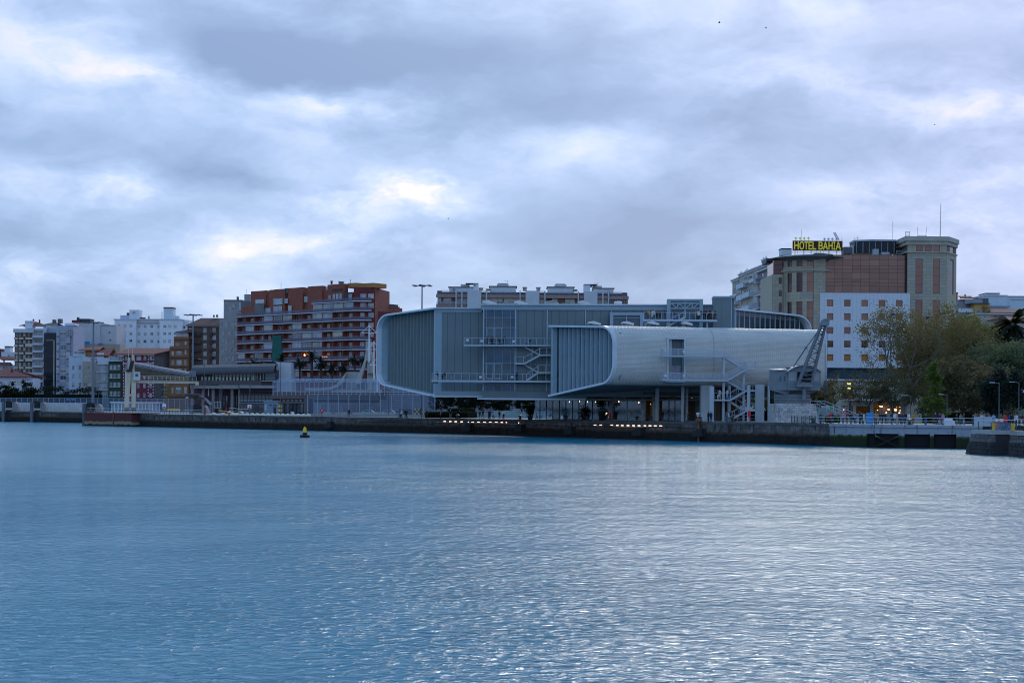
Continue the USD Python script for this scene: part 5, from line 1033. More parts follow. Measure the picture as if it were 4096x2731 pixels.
# the old houses in the street to the left of the hotel
mat('old_beige', (.36, .33, .28), .85, var=.18, streak=.4); mat('old_cream', (.44, .42, .36), .85, var=.15, streak=.3); mat('old_lilac', (.25, .25, .285), .85, var=.12, streak=.3); mat('trim_pale', (.52, .52, .50), .8); mat('shutter_pink', (.34, .17, .16), .7); glass('old_glass', (.05, .06, .07), .8); mat('balcony_blue', (.42, .50, .56), .6); mat('awning_green', (.05, .22, .17), .7)
FS = Fac(2926, 428, 3078, 380)
ZS = lambda x, y: (2900 + x / 5.6, 980 + y / 5.6)
def sr(x0, y0, x1, y1, dy=0): a, b = ZS(x0, y0), ZS(x1, y1); return FS.rect(a[0], a[1], b[0], b[1], dy)
def street(name_l, m_, x0, x1, ytl, ytr, wins, bals, extra=None):
    T = thing('old_house', name_l, 'house', FS.loc, FS.rz); a0, zl = FS(*ZS(x0, ytl)); a1, zr = FS(*ZS(x1, ytr)); z1 = (zl + zr) / 2
    hs = [sr(*w) for w in wins]; wall(MB(), a0, a1, 0, z1, 0, .4, hs).box(a0, a1, .4, 12, 0, z1 - .02).build('wall', M[m_], T)
    MB().box(a0 - .2, a1 + .2, -.6, .6, z1, z1 + .35).box(a0 - .1, a1 + .1, -.3, .5, z1 - .5, z1 - .02).build('cornice', M['trim_pale'], T)
    for w in hs: window(T, w, .1, M['trim_pale'], M['old_glass'], 2, 2, .1)
    for b in bals:
        q = sr(*b); MB().box(q[0], q[1], -1.3, 0, q[2] - .25, q[2]).build('balcony_slab', M['trim_pale'], T); MB().box(q[0], q[1], -1.3, -1.2, q[2], q[3]).box(q[0], q[0] + .08, -1.2, 0, q[2], q[3]).box(q[1] - .08, q[1], -1.2, 0, q[2], q[3]).build('balcony_front', M[b[4]] if len(b) > 4 else M['balcony_blue'], T)
    if extra: extra(T, a0, a1, z1)
    return T
def sr(x0, y0, x1, y1, *r_): a, b = ZS(x0, y0), ZS(x1, y1); return FS.rect(a[0], a[1], b[0], b[1])
def ob(T, x, ytop, ybot, r_=.7):
    q = sr(x, ytop, x, ybot); MB().lathe([(r_ * .9, q[2]), (r_ * .9, q[2] + .6), (r_ * 1.1, q[2] + .7), (r_, q[2] + 1.0), (r_ * .25, q[3] - .4), (.05, q[3])], (q[0], .3, 0), 8).build('obelisk', M['trim_pale'], T)
street('narrow beige house with a stepped cornice, leftmost beyond the museum tower', 'old_beige', 165, 320, 790, 775, [(175, 985, 190, 1090), (205, 970, 217, 1085), (224, 965, 236, 1080), (270, 1100, 300, 1160), (260, 1350, 300, 1405)], [(225, 1290, 318, 1320)], lambda T, a0, a1, z: MB().box(a0 - .3, a1, -.9, .3, z - 5.0, z - 4.4).build('ledge', M['trim_pale'], T))
street('cream house with pale balconies and obelisks between beige and lilac neighbours', 'old_cream', 325, 735, 730, 470, [(360, 1030, 410, 1130), (440, 1000, 470, 1100), (490, 1000, 530, 1090), (540, 990, 575, 1060), (365, 1290, 400, 1390), (490, 1250, 520, 1360), (645, 680, 670, 760), (490, 790, 525, 850), (430, 825, 450, 860)], [(345, 870, 510, 950), (475, 1070, 630, 1160), (345, 1130, 470, 1220), (470, 1360, 630, 1440), (535, 740, 610, 830, 'old_cream'), (630, 760, 740, 820)], lambda T, a0, a1, z: (ob(T, 338, 575, 720), ob(T, 470, 515, 660), MB().hexa([(sr(480, 770, 480, 770)[0], -1.6, sr(480, 770, 480, 770)[2]), (sr(600, 740, 600, 740)[0], -1.6, sr(600, 740, 600, 740)[2]), (sr(600, 700, 600, 700)[0], 0, sr(600, 705, 600, 705)[2]), (sr(480, 740, 480, 740)[0], 0, sr(480, 740, 480, 740)[2])], [(sr(480, 770, 480, 770)[0], -1.6, sr(480, 770, 480, 770)[2] + .1), (sr(600, 740, 600, 740)[0], -1.6, sr(600, 740, 600, 740)[2] + .1), (sr(600, 700, 600, 700)[0], 0, sr(600, 705, 600, 705)[2] + .1), (sr(480, 740, 480, 740)[0], 0, sr(480, 740, 480, 740)[2] + .1)]).build('awning', M['awning_green'], T), MB().box(sr(615, 0, 615, 0)[0], sr(690, 0, 690, 0)[0], 2, 4, z, z + 1.3).build('roof_box', M['yellow_paint'], T)))
street('lilac grey house with pink shutters and twin obelisks against the hotel wing', 'old_lilac', 742, 1010, 520, 400, [(808, 625, 858, 790), (755, 880, 795, 1040), (805, 870, 850, 1010), (865, 830, 912, 1005), (945, 600, 985, 665), (755, 1190, 790, 1290), (808, 1175, 848, 1280), (865, 1150, 905, 1340), (850, 1400, 905, 1440)], [(745, 760, 800, 840, 'old_lilac'), (745, 1040, 912, 1120, 'old_lilac'), (715, 1290, 850, 1420, 'old_lilac')], lambda T, a0, a1, z: (ob(T, 840, 270, 410), ob(T, 897, 240, 390), MB().box(a0 - .4, a1 + .3, -1.0, .2, sr(900, 575, 900, 545)[2], sr(900, 575, 900, 545)[3]).build('string_course', M['trim_pale'], T), [MB().box(w[0] + .25, w[1] - .25, .04, .09, w[2] + .2, (w[2] + w[3]) / 2).build('shutter', M['shutter_pink'], T) for w in (sr(808, 625, 858, 790), sr(865, 830, 912, 1005), sr(755, 880, 795, 1040))]))
# the long flat block behind the museum
mat('pink_marble', (.30, .19, .17), .6, var=.35, scale=1.2); mat('render_grey', (.50, .52, .52), .85, var=.08, streak=.25, streak_col=(.3, .3, .3)); mat('blind_cream', (.48, .44, .35), .7, var=.1); mat('wood_brown', (.15, .07, .04), .6, var=.2); mat('block_dark', (.10, .10, .11), .8)
FB = Fac(1744, 430, 2514, 430); AB = thing('apartment_block', 'long flat block with pink stone bands and white roof houses behind the museum', 'building', FB.loc, FB.rz)
ZB = lambda x, y: (1720 + x / 2.868, 1110 + y / 2.868)
def br(x0, y0, x1, y1, dy=0): a, b = ZB(x0, y0), ZB(x1, y1); return FB.rect(a[0], a[1], b[0], b[1], dy)
def bb(name, m_, x0, y0, x1, y1, d0=0, d1=.5, p=None): a = br(x0, y0, x1, y1, d0); MB().box(a[0], a[1], d0, d1, a[2], a[3]).build(name, M[m_], p or AB); return a
a = br(82, 190, 2268, 400); MB().box(a[0], a[1], 1.5, 14, 0, a[3] + .6).build('wall', M['block_dark'], AB)
for x0, x1, yt in ((70, 292, 188), (305, 358, 188), (372, 428, 188), (585, 640, 192), (655, 1027, 195), (1040, 1097, 196), (1253, 1312, 198), (1325, 1695, 200), (1708, 1765, 203), (1922, 1976, 206), (1990, 2044, 208), (2056, 2280, 212)): bb('stone_band', 'pink_marble', x0, yt, x1, yt + 38, 0, 1.5); bb('stone_band', 'pink_marble', x0, yt + 118, x1, yt + 160, 0, 1.5)
for x0, x1, yt in ((292, 305, 145), (358, 372, 145), (640, 655, 148), (1027, 1040, 150), (1312, 1325, 153), (1695, 1708, 156), (1976, 1990, 158), (2044, 2056, 160)): bb('pilaster', 'render_grey', x0, yt, x1, 420, -.3, 1.5)
for x0, x1, yt in ((428, 586, 143), (1097, 1254, 152), (1766, 1921, 158)): bb('stair_tower', 'render_grey', x0, yt, x1, 420, -.8, 6)
for x0, x1 in ((85, 150), (155, 245), (305, 358), (372, 428), (590, 640), (658, 712), (714, 770), (775, 833), (846, 903), (905, 965), (968, 1025), (1042, 1095), (1257, 1308), (1400, 1465), (1550, 1610), (1612, 1660), (1712, 1762), (1924, 1976), (1992, 2042)):
    w = br(x0, 230 + (x0 - 80) * .011, x1, 310 + (x0 - 80) * .011, .8); window(AB, w, .8, M['trim_pale'], M['old_glass'], 2, 1, .1, blind=[.45, .6, .95, .3, .95][x0 % 5], blind_mat=M['blind_cream'])
for i in range(8): w = br(2062 + i * 26, 250, 2088 + i * 26, 322, .8); window(AB, w, .8, M['wood_brown'], M['old_glass'], 1, 2, .14)
for x0, x1 in ((248, 290), (128, 152), (1330, 1345), (1505, 1545), (1665, 1692), (1470, 1503)): bb('door_panel', 'wood_brown', x0, 232, x1, 318, .7, .9)
r_ = MB()
for x0, x1, y in ((78, 290, 280), (305, 428, 283), (838, 1025, 290), (1508, 1692, 295)): q = br(x0, y, x1, y + 26, -.3); rail(r_, [(q[0], -.3, q[2]), (q[1], -.3, q[2])], q[3] - q[2], .06, 1.5, 3)
for x0, x1, y in ((135, 430, 148), (590, 640, 150), (688, 985, 153), (1255, 1310, 156), (1352, 1650, 160), (1922, 2200, 168)): q = br(x0, y, x1, y + 28, -.1); rail(r_, [(q[0], -.1, q[2]), (q[1], -.1, q[2])], q[3] - q[2], .05, 1.5, 3)
r_.build('balcony_rail', M['galv'], AB, kind='stuff')
for x0, y0, x1, y1, xc0, yc0, xc1, yc1 in ((220, 112, 500, 176, 208, 104, 502, 112), (688, 104, 985, 182, 676, 96, 998, 104), (1352, 112, 1648, 190, 1340, 104, 1662, 112), (1872, 126, 2105, 192, 1870, 118, 2118, 126)):
    h_ = bb('roof_house', 'white_wall', x0, y0, x1, y1, 3, 10); bb('roof_house_cap', 'block_dark', xc0, yc0, xc1, yc1, 2.6, 10.5)
for x0, y0, x1, y1 in ((352, 78, 450, 106), (768, 73, 902, 98), (1432, 78, 1565, 106), (1870, 95, 1972, 120)): bb('tank_room', 'render_grey', x0, y0, x1, y1, 4, 9)
for x0, y0, x1, y1 in ((782, 66, 888, 74), (1445, 72, 1550, 79)): bb('tank', 'block_dark', x0, y0, x1, y1, 4.5, 8)
bb('lift_house', 'white_wall', 498, 66, 553, 150, 2.5, 7); bb('lift_house_cap', 'block_dark', 408, 64, 554, 70, 2.3, 7.3); bb('lift_house', 'white_wall', 1768, 80, 1836, 165, 2.5, 7); bb('lift_house_cap', 'block_dark', 1766, 76, 1918, 82, 2.3, 7.3)
for x, y0, y1 in ((584, 118, 150), (1088, 110, 155), (1242, 112, 155), (1665, 138, 160), (668, 130, 155)): q = br(x, y0, x, y1, 3); MB().lathe([(.6, q[2]), (.6, q[3] - .3), (.75, q[3] - .3), (.75, q[3])], (q[0], 3, 0), 8).build('chimney', M['old_beige'], AB)
for x0, y0, x1, y1 in ((262, 128, 288, 148), (498, 82, 522, 98), (1838, 95, 1860, 112), (2040, 155, 2062, 172)): bb('roof_window', 'old_glass', x0, y0, x1, y1, 2.4, 3.1)
bb('parapet_dark', 'block_dark', 82, 150, 138, 188, 0, .4); bb('parapet_dark', 'block_dark', 2205, 172, 2258, 212, 0, .4); bb('parapet_dark', 'block_dark', 655, 180, 1027, 194, 0, .4); bb('parapet_dark', 'block_dark', 1325, 186, 1695, 200, 0, .4)
for x, y0, y1 in ((890, 36, 70), (1920, 60, 100), (1440, 108, 160)): q = br(x, y0, x, y1, 4); MB().tube([(q[0], 4, q[2]), (q[0], 4, q[3])], .06, 5).bar((q[0] - 1.2, 4, q[3] - .2), (q[0] + .6, 4, q[3] - .2), .06).build('aerial', M['galv'], AB)
# houses on the hill at the right
mat('tile_roof', (.23, .075, .055), .8, var=.3, scale=1.5, bump=.5); mat('ochre_wall', (.48, .30, .09), .85, var=.15); mat('blue_white', (.52, .60, .64), .8, var=.08, streak=.2, streak_col=(.4, .44, .45)); mat('grey_wall', (.28, .28, .30), .85, var=.15, streak=.3); mat('orange_wall', (.42, .14, .05), .85); mat('hill_green', (.05, .07, .03), .9, var=.4)
ZR = lambda x, y: (3780 + x / 5.601, 1140 + y / 5.6)
FR = Fac(3822, 420, 4220, 420)
def rr_(x0, y0, x1, y1, dy=0): a, b = ZR(x0, y0), ZR(x1, y1); return FR.rect(a[0], a[1], b[0], b[1], dy)
def hillhouse(label, parts, cat='house'):
    T = thing('hill_house', label, cat, FR.loc, FR.rz)
    for p in parts:
        kind, m_ = p[0], p[1]; a = rr_(*p[2:6], p[6])
        if kind == 'roof_slope': MB().hexa([(a[0], p[6], a[2]), (a[1], p[6], a[2]), (a[1] - p[8], p[6] + p[7], a[3] - .2), (a[0] + p[8], p[6] + p[7], a[3] - .2)], [(a[0], p[6], a[2] + .25), (a[1], p[6], a[2] + .25), (a[1] - p[8], p[6] + p[7], a[3]), (a[0] + p[8], p[6] + p[7], a[3])]).build('roof', M[m_], T)
        elif kind == 'window': window(T, a, p[6] - .1, M['trim_pale'], M['old_glass'], 2, 1, .1)
        else: MB().box(a[0], a[1], p[6], p[6] + p[7], 0 if kind == 'wall' else a[2], a[3]).build(kind, M[m_], T)
    return T
hillhouse('wide pale blue building with a dark topped roof house, highest at the right', [('wall', 'blue_white', 865, 240, 1400, 460, 14, 10), ('roof_band', 'white_wall', 860, 222, 1408, 240, 13.7, 10.6), ('roof_house', 'white_wall', 915, 190, 1225, 224, 16, 6), ('roof_house_cap', 'roof_black', 912, 175, 1235, 191, 15.6, 7), ('window_band', 'grey_wall', 1010, 466, 1450, 500, 13.5, .4), ('wall', 'blue_white', 1400, 262, 2400, 580, 15, 10), ('roof_band', 'galv', 1410, 245, 2400, 262, 14.8, 10.4), ('ledge', 'galv', 1480, 318, 2400, 326, 14.8, .3)], 'building')
hillhouse('grey rendered house with a red tiled roof beside the hotel tower', [('wall', 'grey_wall', 450, 310, 840, 560, 8, 8), ('roof_slope', 'tile_roof', 335, 215, 730, 300, 9, 5, 5), ('wall', 'grey_wall', 255, 340, 455, 600, 9, 6), ('roof_slope', 'tile_roof', 300, 300, 440, 335, 8.6, 3, .5), ('terrace_wall', 'white_wall', 300, 520, 650, 612, 5, .4), ('window', 'x', 570, 430, 600, 520, 8), ('chimney', 'old_beige', 448, 208, 470, 260, 11, .8), ('water_tank', 'block_dark', 715, 295, 975, 395, 9, 4)])
hillhouse('small yellow house with a flat dark roof below the pale blue building', [('wall', 'ochre_wall', 660, 420, 1000, 620, 4, 6), ('roof', 'roof_slate', 560, 398, 1000, 418, 3.4, 7), ('window', 'x', 690, 562, 915, 618, 4), ('dormer_wall', 'ochre_wall', 905, 520, 1010, 622, 3, 1)])
hillhouse('long house with a red tiled roof behind the dark palm crown', [('wall', 'old_cream', 640, 640, 2400, 900, 0, 8), ('roof_slope', 'tile_roof', 1020, 512, 2000, 632, -.4, 5, 1.0), ('roof_slope', 'tile_roof', 880, 455, 1010, 525, 1.5, 3, .3), ('cornice', 'trim_pale', 640, 635, 2400, 660, -.5, .5)])
hillhouse('lower house with a hipped red tiled roof half hidden by trees', [('wall', 'old_beige', 930, 790, 2400, 1100, -8, 7), ('roof_slope', 'tile_roof', 930, 680, 2400, 800, -8.5, 6, 4.0)])
hillhouse('narrow orange house edge just right of the hotel tower', [('wall', 'orange_wall', 200, 190, 285, 320, 18, 6), ('roof', 'roof_slate', 195, 165, 292, 190, 17.6, 7)])
m = MB(); a = FR.world(-20, 12, 0); m.loft([[(90, 380, 3.3), (420, 330, 3.3), (420, 480, 30), (110, 480, 24)], [(90, 380, 3.0), (420, 330, 3.0), (420, 480, 29), (110, 480, 23)]]).build('hillside', M['hill_green'], kind='structure')
# the red brick terrace block
mat('brick_red', (.25, .072, .044), .85, var=.22, scale=.7, streak=.2, streak_col=(.12, .05, .035)); mat('brick_dark', (.15, .03, .028), .85, var=.15); mat('slab_white', (.50, .51, .52), .7, var=.12); mat('brick_orange', (.40, .17, .05), .85, var=.2); mat('net_green', (.01, .10, .075), .8, var=.3); mat('brick_brown', (.14, .085, .065), .85, var=.2); mat('attic_grey', (.15, .14, .13), .85, var=.2)
g = G(); M['balcony_glass'] = g.done('balcony_glass', surface=g.n('mix_closure', 'closure', fac=.25, closure1=g.n('transparent_bsdf', 'BSDF', color=(.72, .70, .76)), closure2=g.n('principled_bsdf', 'BSDF', base_color=(.13, .11, .14), roughness=.25)))
glass('old_glass_pale', (.20, .24, .28), .7); glass('old_glass_palest', (.26, .27, .25), .6)  # two paler opaque pane tints, neither glows
F1 = Fac(949, 484, 1412, 448); RB = thing('apartment_block', 'long red brick apartment block with stacked white edged balconies and stepped attics', 'building', F1.loc, F1.rz)
ZQ = lambda x, y: (940 + x / 3.92, 1110 + y / 3.92)
def qr(x0, y0, x1, y1, dy=0): a, b = ZQ(x0, y0), ZQ(x1, y1); return F1.rect(a[0], a[1], b[0], b[1], dy)
def qz(y): return F1.z(*ZQ(1850, y))
lv = [qz(y) for y in (1590, 1432, 1277, 1125, 970, 820, 665, 515, 367)]
bx = [F1.x(ZQ(v, 900)[0], 1340) for v in (35, 160, 300, 445, 590, 740, 890, 1045, 1205, 1365, 1525, 1685, 1850)]
nf = len(lv)
MB().box(bx[0], bx[-1], 1.7, 1.9, 0, lv[7] + .05).build('back_wall', M['brick_red'], RB); MB().box(bx[0], bx[-1] + 4, 2.0, 12, 0, lv[7]).build('core', M['brick_dark'], RB)
for k in range(nf):
    xa = bx[8] if k == 8 else bx[0]
    MB().box(xa, bx[-1], -.35, 1.7, lv[k] - .22, lv[k]).build('floor_slab', M['slab_white'], RB)
for k in range(nf - 2):
    for i in range(12):
        MB().box(bx[i] - .12, bx[i] + .12, 0, 1.7, lv[k], lv[k + 1] - .32).build('balcony_partition', M['brick_red'], RB)
enc = {(6, 3): 'slab_white', (6, 4): 'wood_brown', (6, 5): 'wood_brown', (6, 8): 'slab_white', (6, 9): 'slab_white', (5, 1): 'slab_white', (5, 3): 'slab_white', (5, 6): 'slab_white', (4, 6): 'slab_white', (4, 7): 'slab_white', (4, 8): 'slab_white', (4, 10): 'blind_cream', (3, 3): 'slab_white', (3, 6): 'slab_white', (3, 7): 'slab_white', (3, 8): 'wood_brown', (2, 0): 'slab_white', (2, 2): 'wood_brown', (2, 8): 'slab_white', (1, 6): 'slab_white', (1, 8): 'slab_white', (0, 4): 'slab_white', (0, 6): 'slab_white'}
bm = ['brick_red', 'brick_red', 'balcony_glass']
for k in range(nf - 2):
    for i in range(12):
        a, b, z0, z1 = bx[i] + .12, bx[i + 1] - .12, lv[k], lv[k + 1] - .32
        if (k, i) in enc: window(RB, (a, b, z0 + .02, z1), .1, M[enc[(k, i)]], M[['old_glass_pale', 'old_glass', 'old_glass_palest'][(i + k) % 3]], 4, 2 if i % 2 else 1, .08, name='glazed_balcony', blind=(.5 if enc[(k, i)] == 'blind_cream' else None), blind_mat=M['blind_cream'])
        else:
            window(RB, (a + .5 + (i % 3) * .4, a + 1.9 + (i % 3) * .4, z0 + .05, z0 + 2.3), 1.58, M['trim_pale'], M[['old_glass', 'old_glass_pale', 'old_glass'][(i * 3 + k) % 3]], 2, 1, .07, blind=[None, .4, None, .7][(i + 2 * k) % 4], blind_mat=M['blind_cream'])
        MB().box(a - .1, b + .1, -.3, -.24, z0 + .03, z0 + 1.05).build('balcony_panel', M['balcony_glass'], RB)
for i in range(8):      # top terrace parapet left of the tall part
    MB().box(bx[i], bx[i + 1] - .04, -.3, -.24, lv[7] + .03, lv[7] + 1.05).build('balcony_panel', M['balcony_glass'], RB)
for i in range(8, 12):
    a, b = bx[i] + .1, bx[i + 1] - .1
    MB().box(a, b, -.3, -.24, lv[8] + .03, lv[8] + 1.05).build('balcony_panel', M['balcony_glass'], RB); MB().box(a, b, -.3, -.24, lv[7] + .03, lv[7] + 1.05).build('balcony_panel', M['balcony_glass'], RB)
    window(RB, (a + .1, b - .1, lv[7] + .03, lv[8] - .34), .25, M['slab_white'], M['old_glass_pale' if i % 2 else 'old_glass_palest'], 3, 1, .08, name='glazed_balcony')
MB().box(bx[8], bx[-1], .4, 12, lv[7], lv[8] - .33).build('upper_wall', M['brick_red'], RB)
def qb(name, m_, x0, y0, x1, y1, d0, d1): a = qr(x0, y0, x1, y1, d0); MB().box(a[0], a[1], d0, d1, a[2], a[3]).build(name, M[m_], RB); return a
for (x0, y0, x1, y1, d0, d1) in ((95, 458, 305, 600, 1.5, 9), (250, 210, 485, 600, 2.6, 10), (485, 272, 540, 600, 3, 10), (537, 187, 780, 600, 2.0, 10), (780, 240, 835, 600, 3, 10), (835, 160, 1060, 580, 2.2, 10), (1060, 225, 1140, 580, 3, 10), (1138, 135, 1365, 560, 2.0, 10), (1365, 205, 1452, 400, 4, 10), (1205, 205, 1455, 395, 2.6, 8), (1450, 105, 1715, 380, 2.4, 10), (1450, 240, 1850, 370, 1.6, 10)): qb('attic_block', 'brick_red', x0, y0, x1, y1, d0, d0 + 1.6)
for (n_, m_, x0, y0, x1, y1, d0, d1) in (('attic_room', 'brick_orange', 1715, 105, 1770, 160, 5, 9), ('attic_room', 'brick_orange', 1768, 86, 1898, 160, 4, 9), ('attic_room', 'brick_orange', 1908, 92, 2165, 160, 3, 9), ('brown_panel', 'attic_grey', 303, 405, 450, 600, 1.35, 1.5), ('light_wall', 'slab_white', 320, 345, 455, 410, 2.4, 2.6), ('dark_recess', 'mullion_dark', 1525, 175, 1690, 208, 2.3, 2.42), ('dark_recess', 'mullion_dark', 1700, 235, 1830, 350, 1.52, 1.62), ('white_parapet', 'slab_white', 1365, 145, 1448, 195, 6, 8), ('white_parapet', 'slab_white', 1070, 178, 1137, 222, 5, 7), ('tank', 'block_dark', 780, 168, 832, 246, 2.4, 3), ('flat_roof', 'mullion_dark', 615, 172, 1060, 186, 2.6, 9)): qb(n_, m_, x0, y0, x1, y1, d0, d1)
for (x0, y0, x1, y1, d, n) in ((605, 330, 745, 425, 1.85, 4), (780, 328, 830, 405, 1.9, 2), (1085, 298, 1137, 388, 2.7, 1), (1470, 280, 1503, 358, 1.48, 1), (1537, 262, 1572, 355, 1.48, 1), (1588, 258, 1622, 350, 1.48, 1), (1640, 252, 1675, 345, 1.48, 1), (1785, 260, 1838, 350, 1.4, 2), (835, 440, 888, 570, 1.85, 1), (605, 450, 740, 570, 1.8, 3), (470, 480, 560, 580, 1.9, 2)):
    w = qr(x0, y0, x1, y1, d); window(RB, w, d - .1, M['slab_white'], M['old_glass_pale' if n > 1 else 'old_glass_palest'], n, 1, .1)
for x, y0, y1, r_, m_ in ((1515, 52, 105, .35, 'brick_dark'), (1670, 65, 108, .75, 'attic_grey'), (1808, 30, 86, .1, 'galv'), (1630, 55, 105, .15, 'galv'), (722, 85, 175, .05, 'galv'), (176, 185, 265, .05, 'galv')): q = qr(x, y0, x, y1, 5); MB().lathe([(r_, q[2]), (r_, q[3] - .2), (r_ * 1.2, q[3] - .2), (r_ * 1.2, q[3])], (q[0], 5, 0), 8).build('chimney' if r_ > .2 else 'aerial', M[m_], RB)
a = qr(582, 905, 690, 1315, -.6); b = qr(690, 905, 738, 1310, -.6)
nt = []
for z in np.linspace(a[2], a[3], 12): nt.append([(x, -.62 - .12 * math.sin(x * 3 + z * .8), z) for x in np.linspace(a[0], b[1] - (z - a[2]) * .06, 14)])
nt = np.array(nt); ff = [(r * 14 + c, r * 14 + c + 1, r * 14 + c + 15, r * 14 + c + 14) for r in range(11) for c in range(13)]
MB().add(nt.reshape(-1, 3), ff).build('green_net', M['net_green'], RB)
# the flat end and the side of the block
F2 = Fac(1412, 447.6, 1497, 447.6, z0=3.2); k0 = (F2.loc[0] - F1.loc[0], F2.loc[1] - F1.loc[1]); rr0 = math.radians(F2.rz - F1.rz)
c_, s__ = math.cos(math.radians(-F1.rz)), math.sin(math.radians(-F1.rz)); off = (k0[0] * c_ - k0[1] * s__, k0[0] * s__ + k0[1] * c_, 0)
def e2(mb): return mb.xf(rr0, off)
W2 = F2.w; zt2 = F2.z(*ZQ(2100, 152)); hs = []
for k in range(1, nf):
    for xa, xb in ((1955, 2050), (2075, 2170)): hs.append((F2.x(ZQ(xa, 0)[0]), F2.x(ZQ(xb, 0)[0]), lv[k] + .75, lv[k] + 2.35))
e2(wall(MB(), 0, W2, 0, zt2, 0, .35, hs).box(0, W2, .35, 10, 0, zt2 - .05)).build('end_wall', M['brick_dark'], RB)
for j, h in enumerate(hs):
    fr_ = MB(); a, b, c, d = h; fr_.box(a, a + .08, .1, .18, c, d).box(b - .08, b, .1, .18, c, d).box(a, b, .1, .18, c, c + .08).box(a, b, .1, .18, d - .08, d).box((a + b) / 2 - .04, (a + b) / 2 + .04, .11, .17, c, d); p_ = e2(fr_).build('window', M['slab_white'], RB); bl = [0, 0, .5, .95, 0, .5][(j * 5) % 6]
    e2(MB().box(a + .08, b - .08, .13, .15, c + .08, d - .08 - (d - c) * bl * .9)).build('pane', M['old_glass_pale'], p_)
    if bl: e2(MB().box(a + .08, b - .08, .12, .14, d - .08 - (d - c) * bl * .9, d - .08)).build('blind', M['blind_cream'], p_)
for k in range(1, nf):
    e2(MB().box(-.3, W2 - 1.0, -1.2, -.01, lv[k] - .3, lv[k])).build('floor_slab', M['slab_white'], RB); e2(MB().box(-.2, W2 - 1.1, -1.15, -1.09, lv[k] + .03, lv[k] + 1.05)).build('balcony_panel', M['balcony_glass'], RB)
e2(MB().slab([(W2 + .01, .2), (W2 + 3.2, 16), (W2 + 1.0, 18), (W2 - .2, 10)], 0, zt2 - .1)).build('side_wall', M['brick_red'], RB)
# lit lamps on two balconies
q = qr(1090, 1215, 1090, 1215, 1.2); MB().ball((q[0], 1.2, q[3]), .3).build('balcony_lamp', M['lamp_warm'], RB)
for i in range(8): q = qr(1375 + i * 11, 1238 + (i % 2) * 5, 1375, 1238, -.1); MB().ball((q[0], -.1, q[3]), .07).build('string_light', M['lamp_warm'], RB)
TB = thing('small_terraced_block', 'low red brown houses stepping down behind the red block', 'house', F1.loc, F1.rz)
for i, (x0, y0, x1) in enumerate(((2275, 425, 2350), (2330, 445, 2380), (2370, 470, 2420))):
    a = qr(x0, y0, x1, 700, 16 + i); MB().box(a[0], a[1], 16 + i, 22 + i, 0, a[3]).build('wall', M['brick_red'], TB); MB().box(a[0] - .2, a[1] + .2, 15.8 + i, 22, a[3], a[3] + .25).build('roof', M['roof_slate'], TB)
a = qr(2285, 450, 2315, 480, 15.9); window(TB, a, 15.85, M['trim_pale'], M['old_glass'], 1, 1, .1)
# houses of the left waterfront
def house(label, F, T_=None, cat='building'):
    return thing('apartment_building' if cat == 'building' else 'town_house', label, cat, F.loc, F.rz)
class HB:
    """a house on a plane; rectangles are given in a zoom's coordinates"""
    def __init__(s, label, F, Z, cat='building'): s.F, s.Z, s.T = F, Z, house(label, F, cat=cat)
    def r(s, x0, y0, x1, y1, dy=0): a, b = s.Z(x0, y0), s.Z(x1, y1); return s.F.rect(a[0], a[1], b[0], b[1], dy)
    def box(s, name, m_, x0, y0, x1, y1, d0=0, d1=.4, foot=False): a = s.r(x0, y0, x1, y1, d0); MB().box(a[0], a[1], d0, d1, 0 if foot else a[2], a[3]).build(name, M[m_], s.T); return a
    def front(s, m_, x0, y0, x1, wins, depth=10, nx=2, nz=1, frame='trim_pale', panes=('old_glass', 'old_glass_pale', 'old_glass'), blinds=(None, None, .5, None, .9), d0=0, blind='blind_cream', y1=None, name='wall'):
        a = s.r(x0, y0, x1, y1 or y0 + 10, d0); zb = a[2] if y1 else 0; hs = [s.r(*w, d0) for w in wins]
        wall(MB(), a[0], a[1], zb, a[3], d0, d0 + .35, hs).box(a[0], a[1], d0 + .35, d0 + depth, zb, a[3] - .02).build(name, M[m_], s.T)
        for i, h in enumerate(hs): window(s.T, h, d0 + .1, M[frame], M[panes[i % len(panes)]], nx, nz, .08, blind=blinds[i % len(blinds)], blind_mat=M[blind])
        return a
    def gable(s, m_, x0, y0, x1, y1, xr0, xr1, d0=-.5, d1=10, th=.25):
        """a roof slope seen from the front: eave row y1, ridge row y0, ridge from xr0 to xr1"""
        a = s.r(x0, y0, x1, y1, d0); e = s.r(xr0, y0, xr1, y1, d0); m = (d0 + d1) / 2
        MB().hexa([(a[0], d0, a[2]), (a[1], d0, a[2]), (e[1], m, a[3] - th), (e[0], m, a[3] - th)], [(a[0], d0, a[2] + th), (a[1], d0, a[2] + th), (e[1], m, a[3]), (e[0], m, a[3])]).build('roof', M[m_], s.T)
        MB().hexa([(e[0], m + .01, a[3] - th), (e[1], m + .01, a[3] - th), (a[1], d1, a[2]), (a[0], d1, a[2])], [(e[0], m + .01, a[3]), (e[1], m + .01, a[3]), (a[1], d1, a[2] + th), (a[0], d1, a[2] + th)]).build('roof', M[m_], s.T)
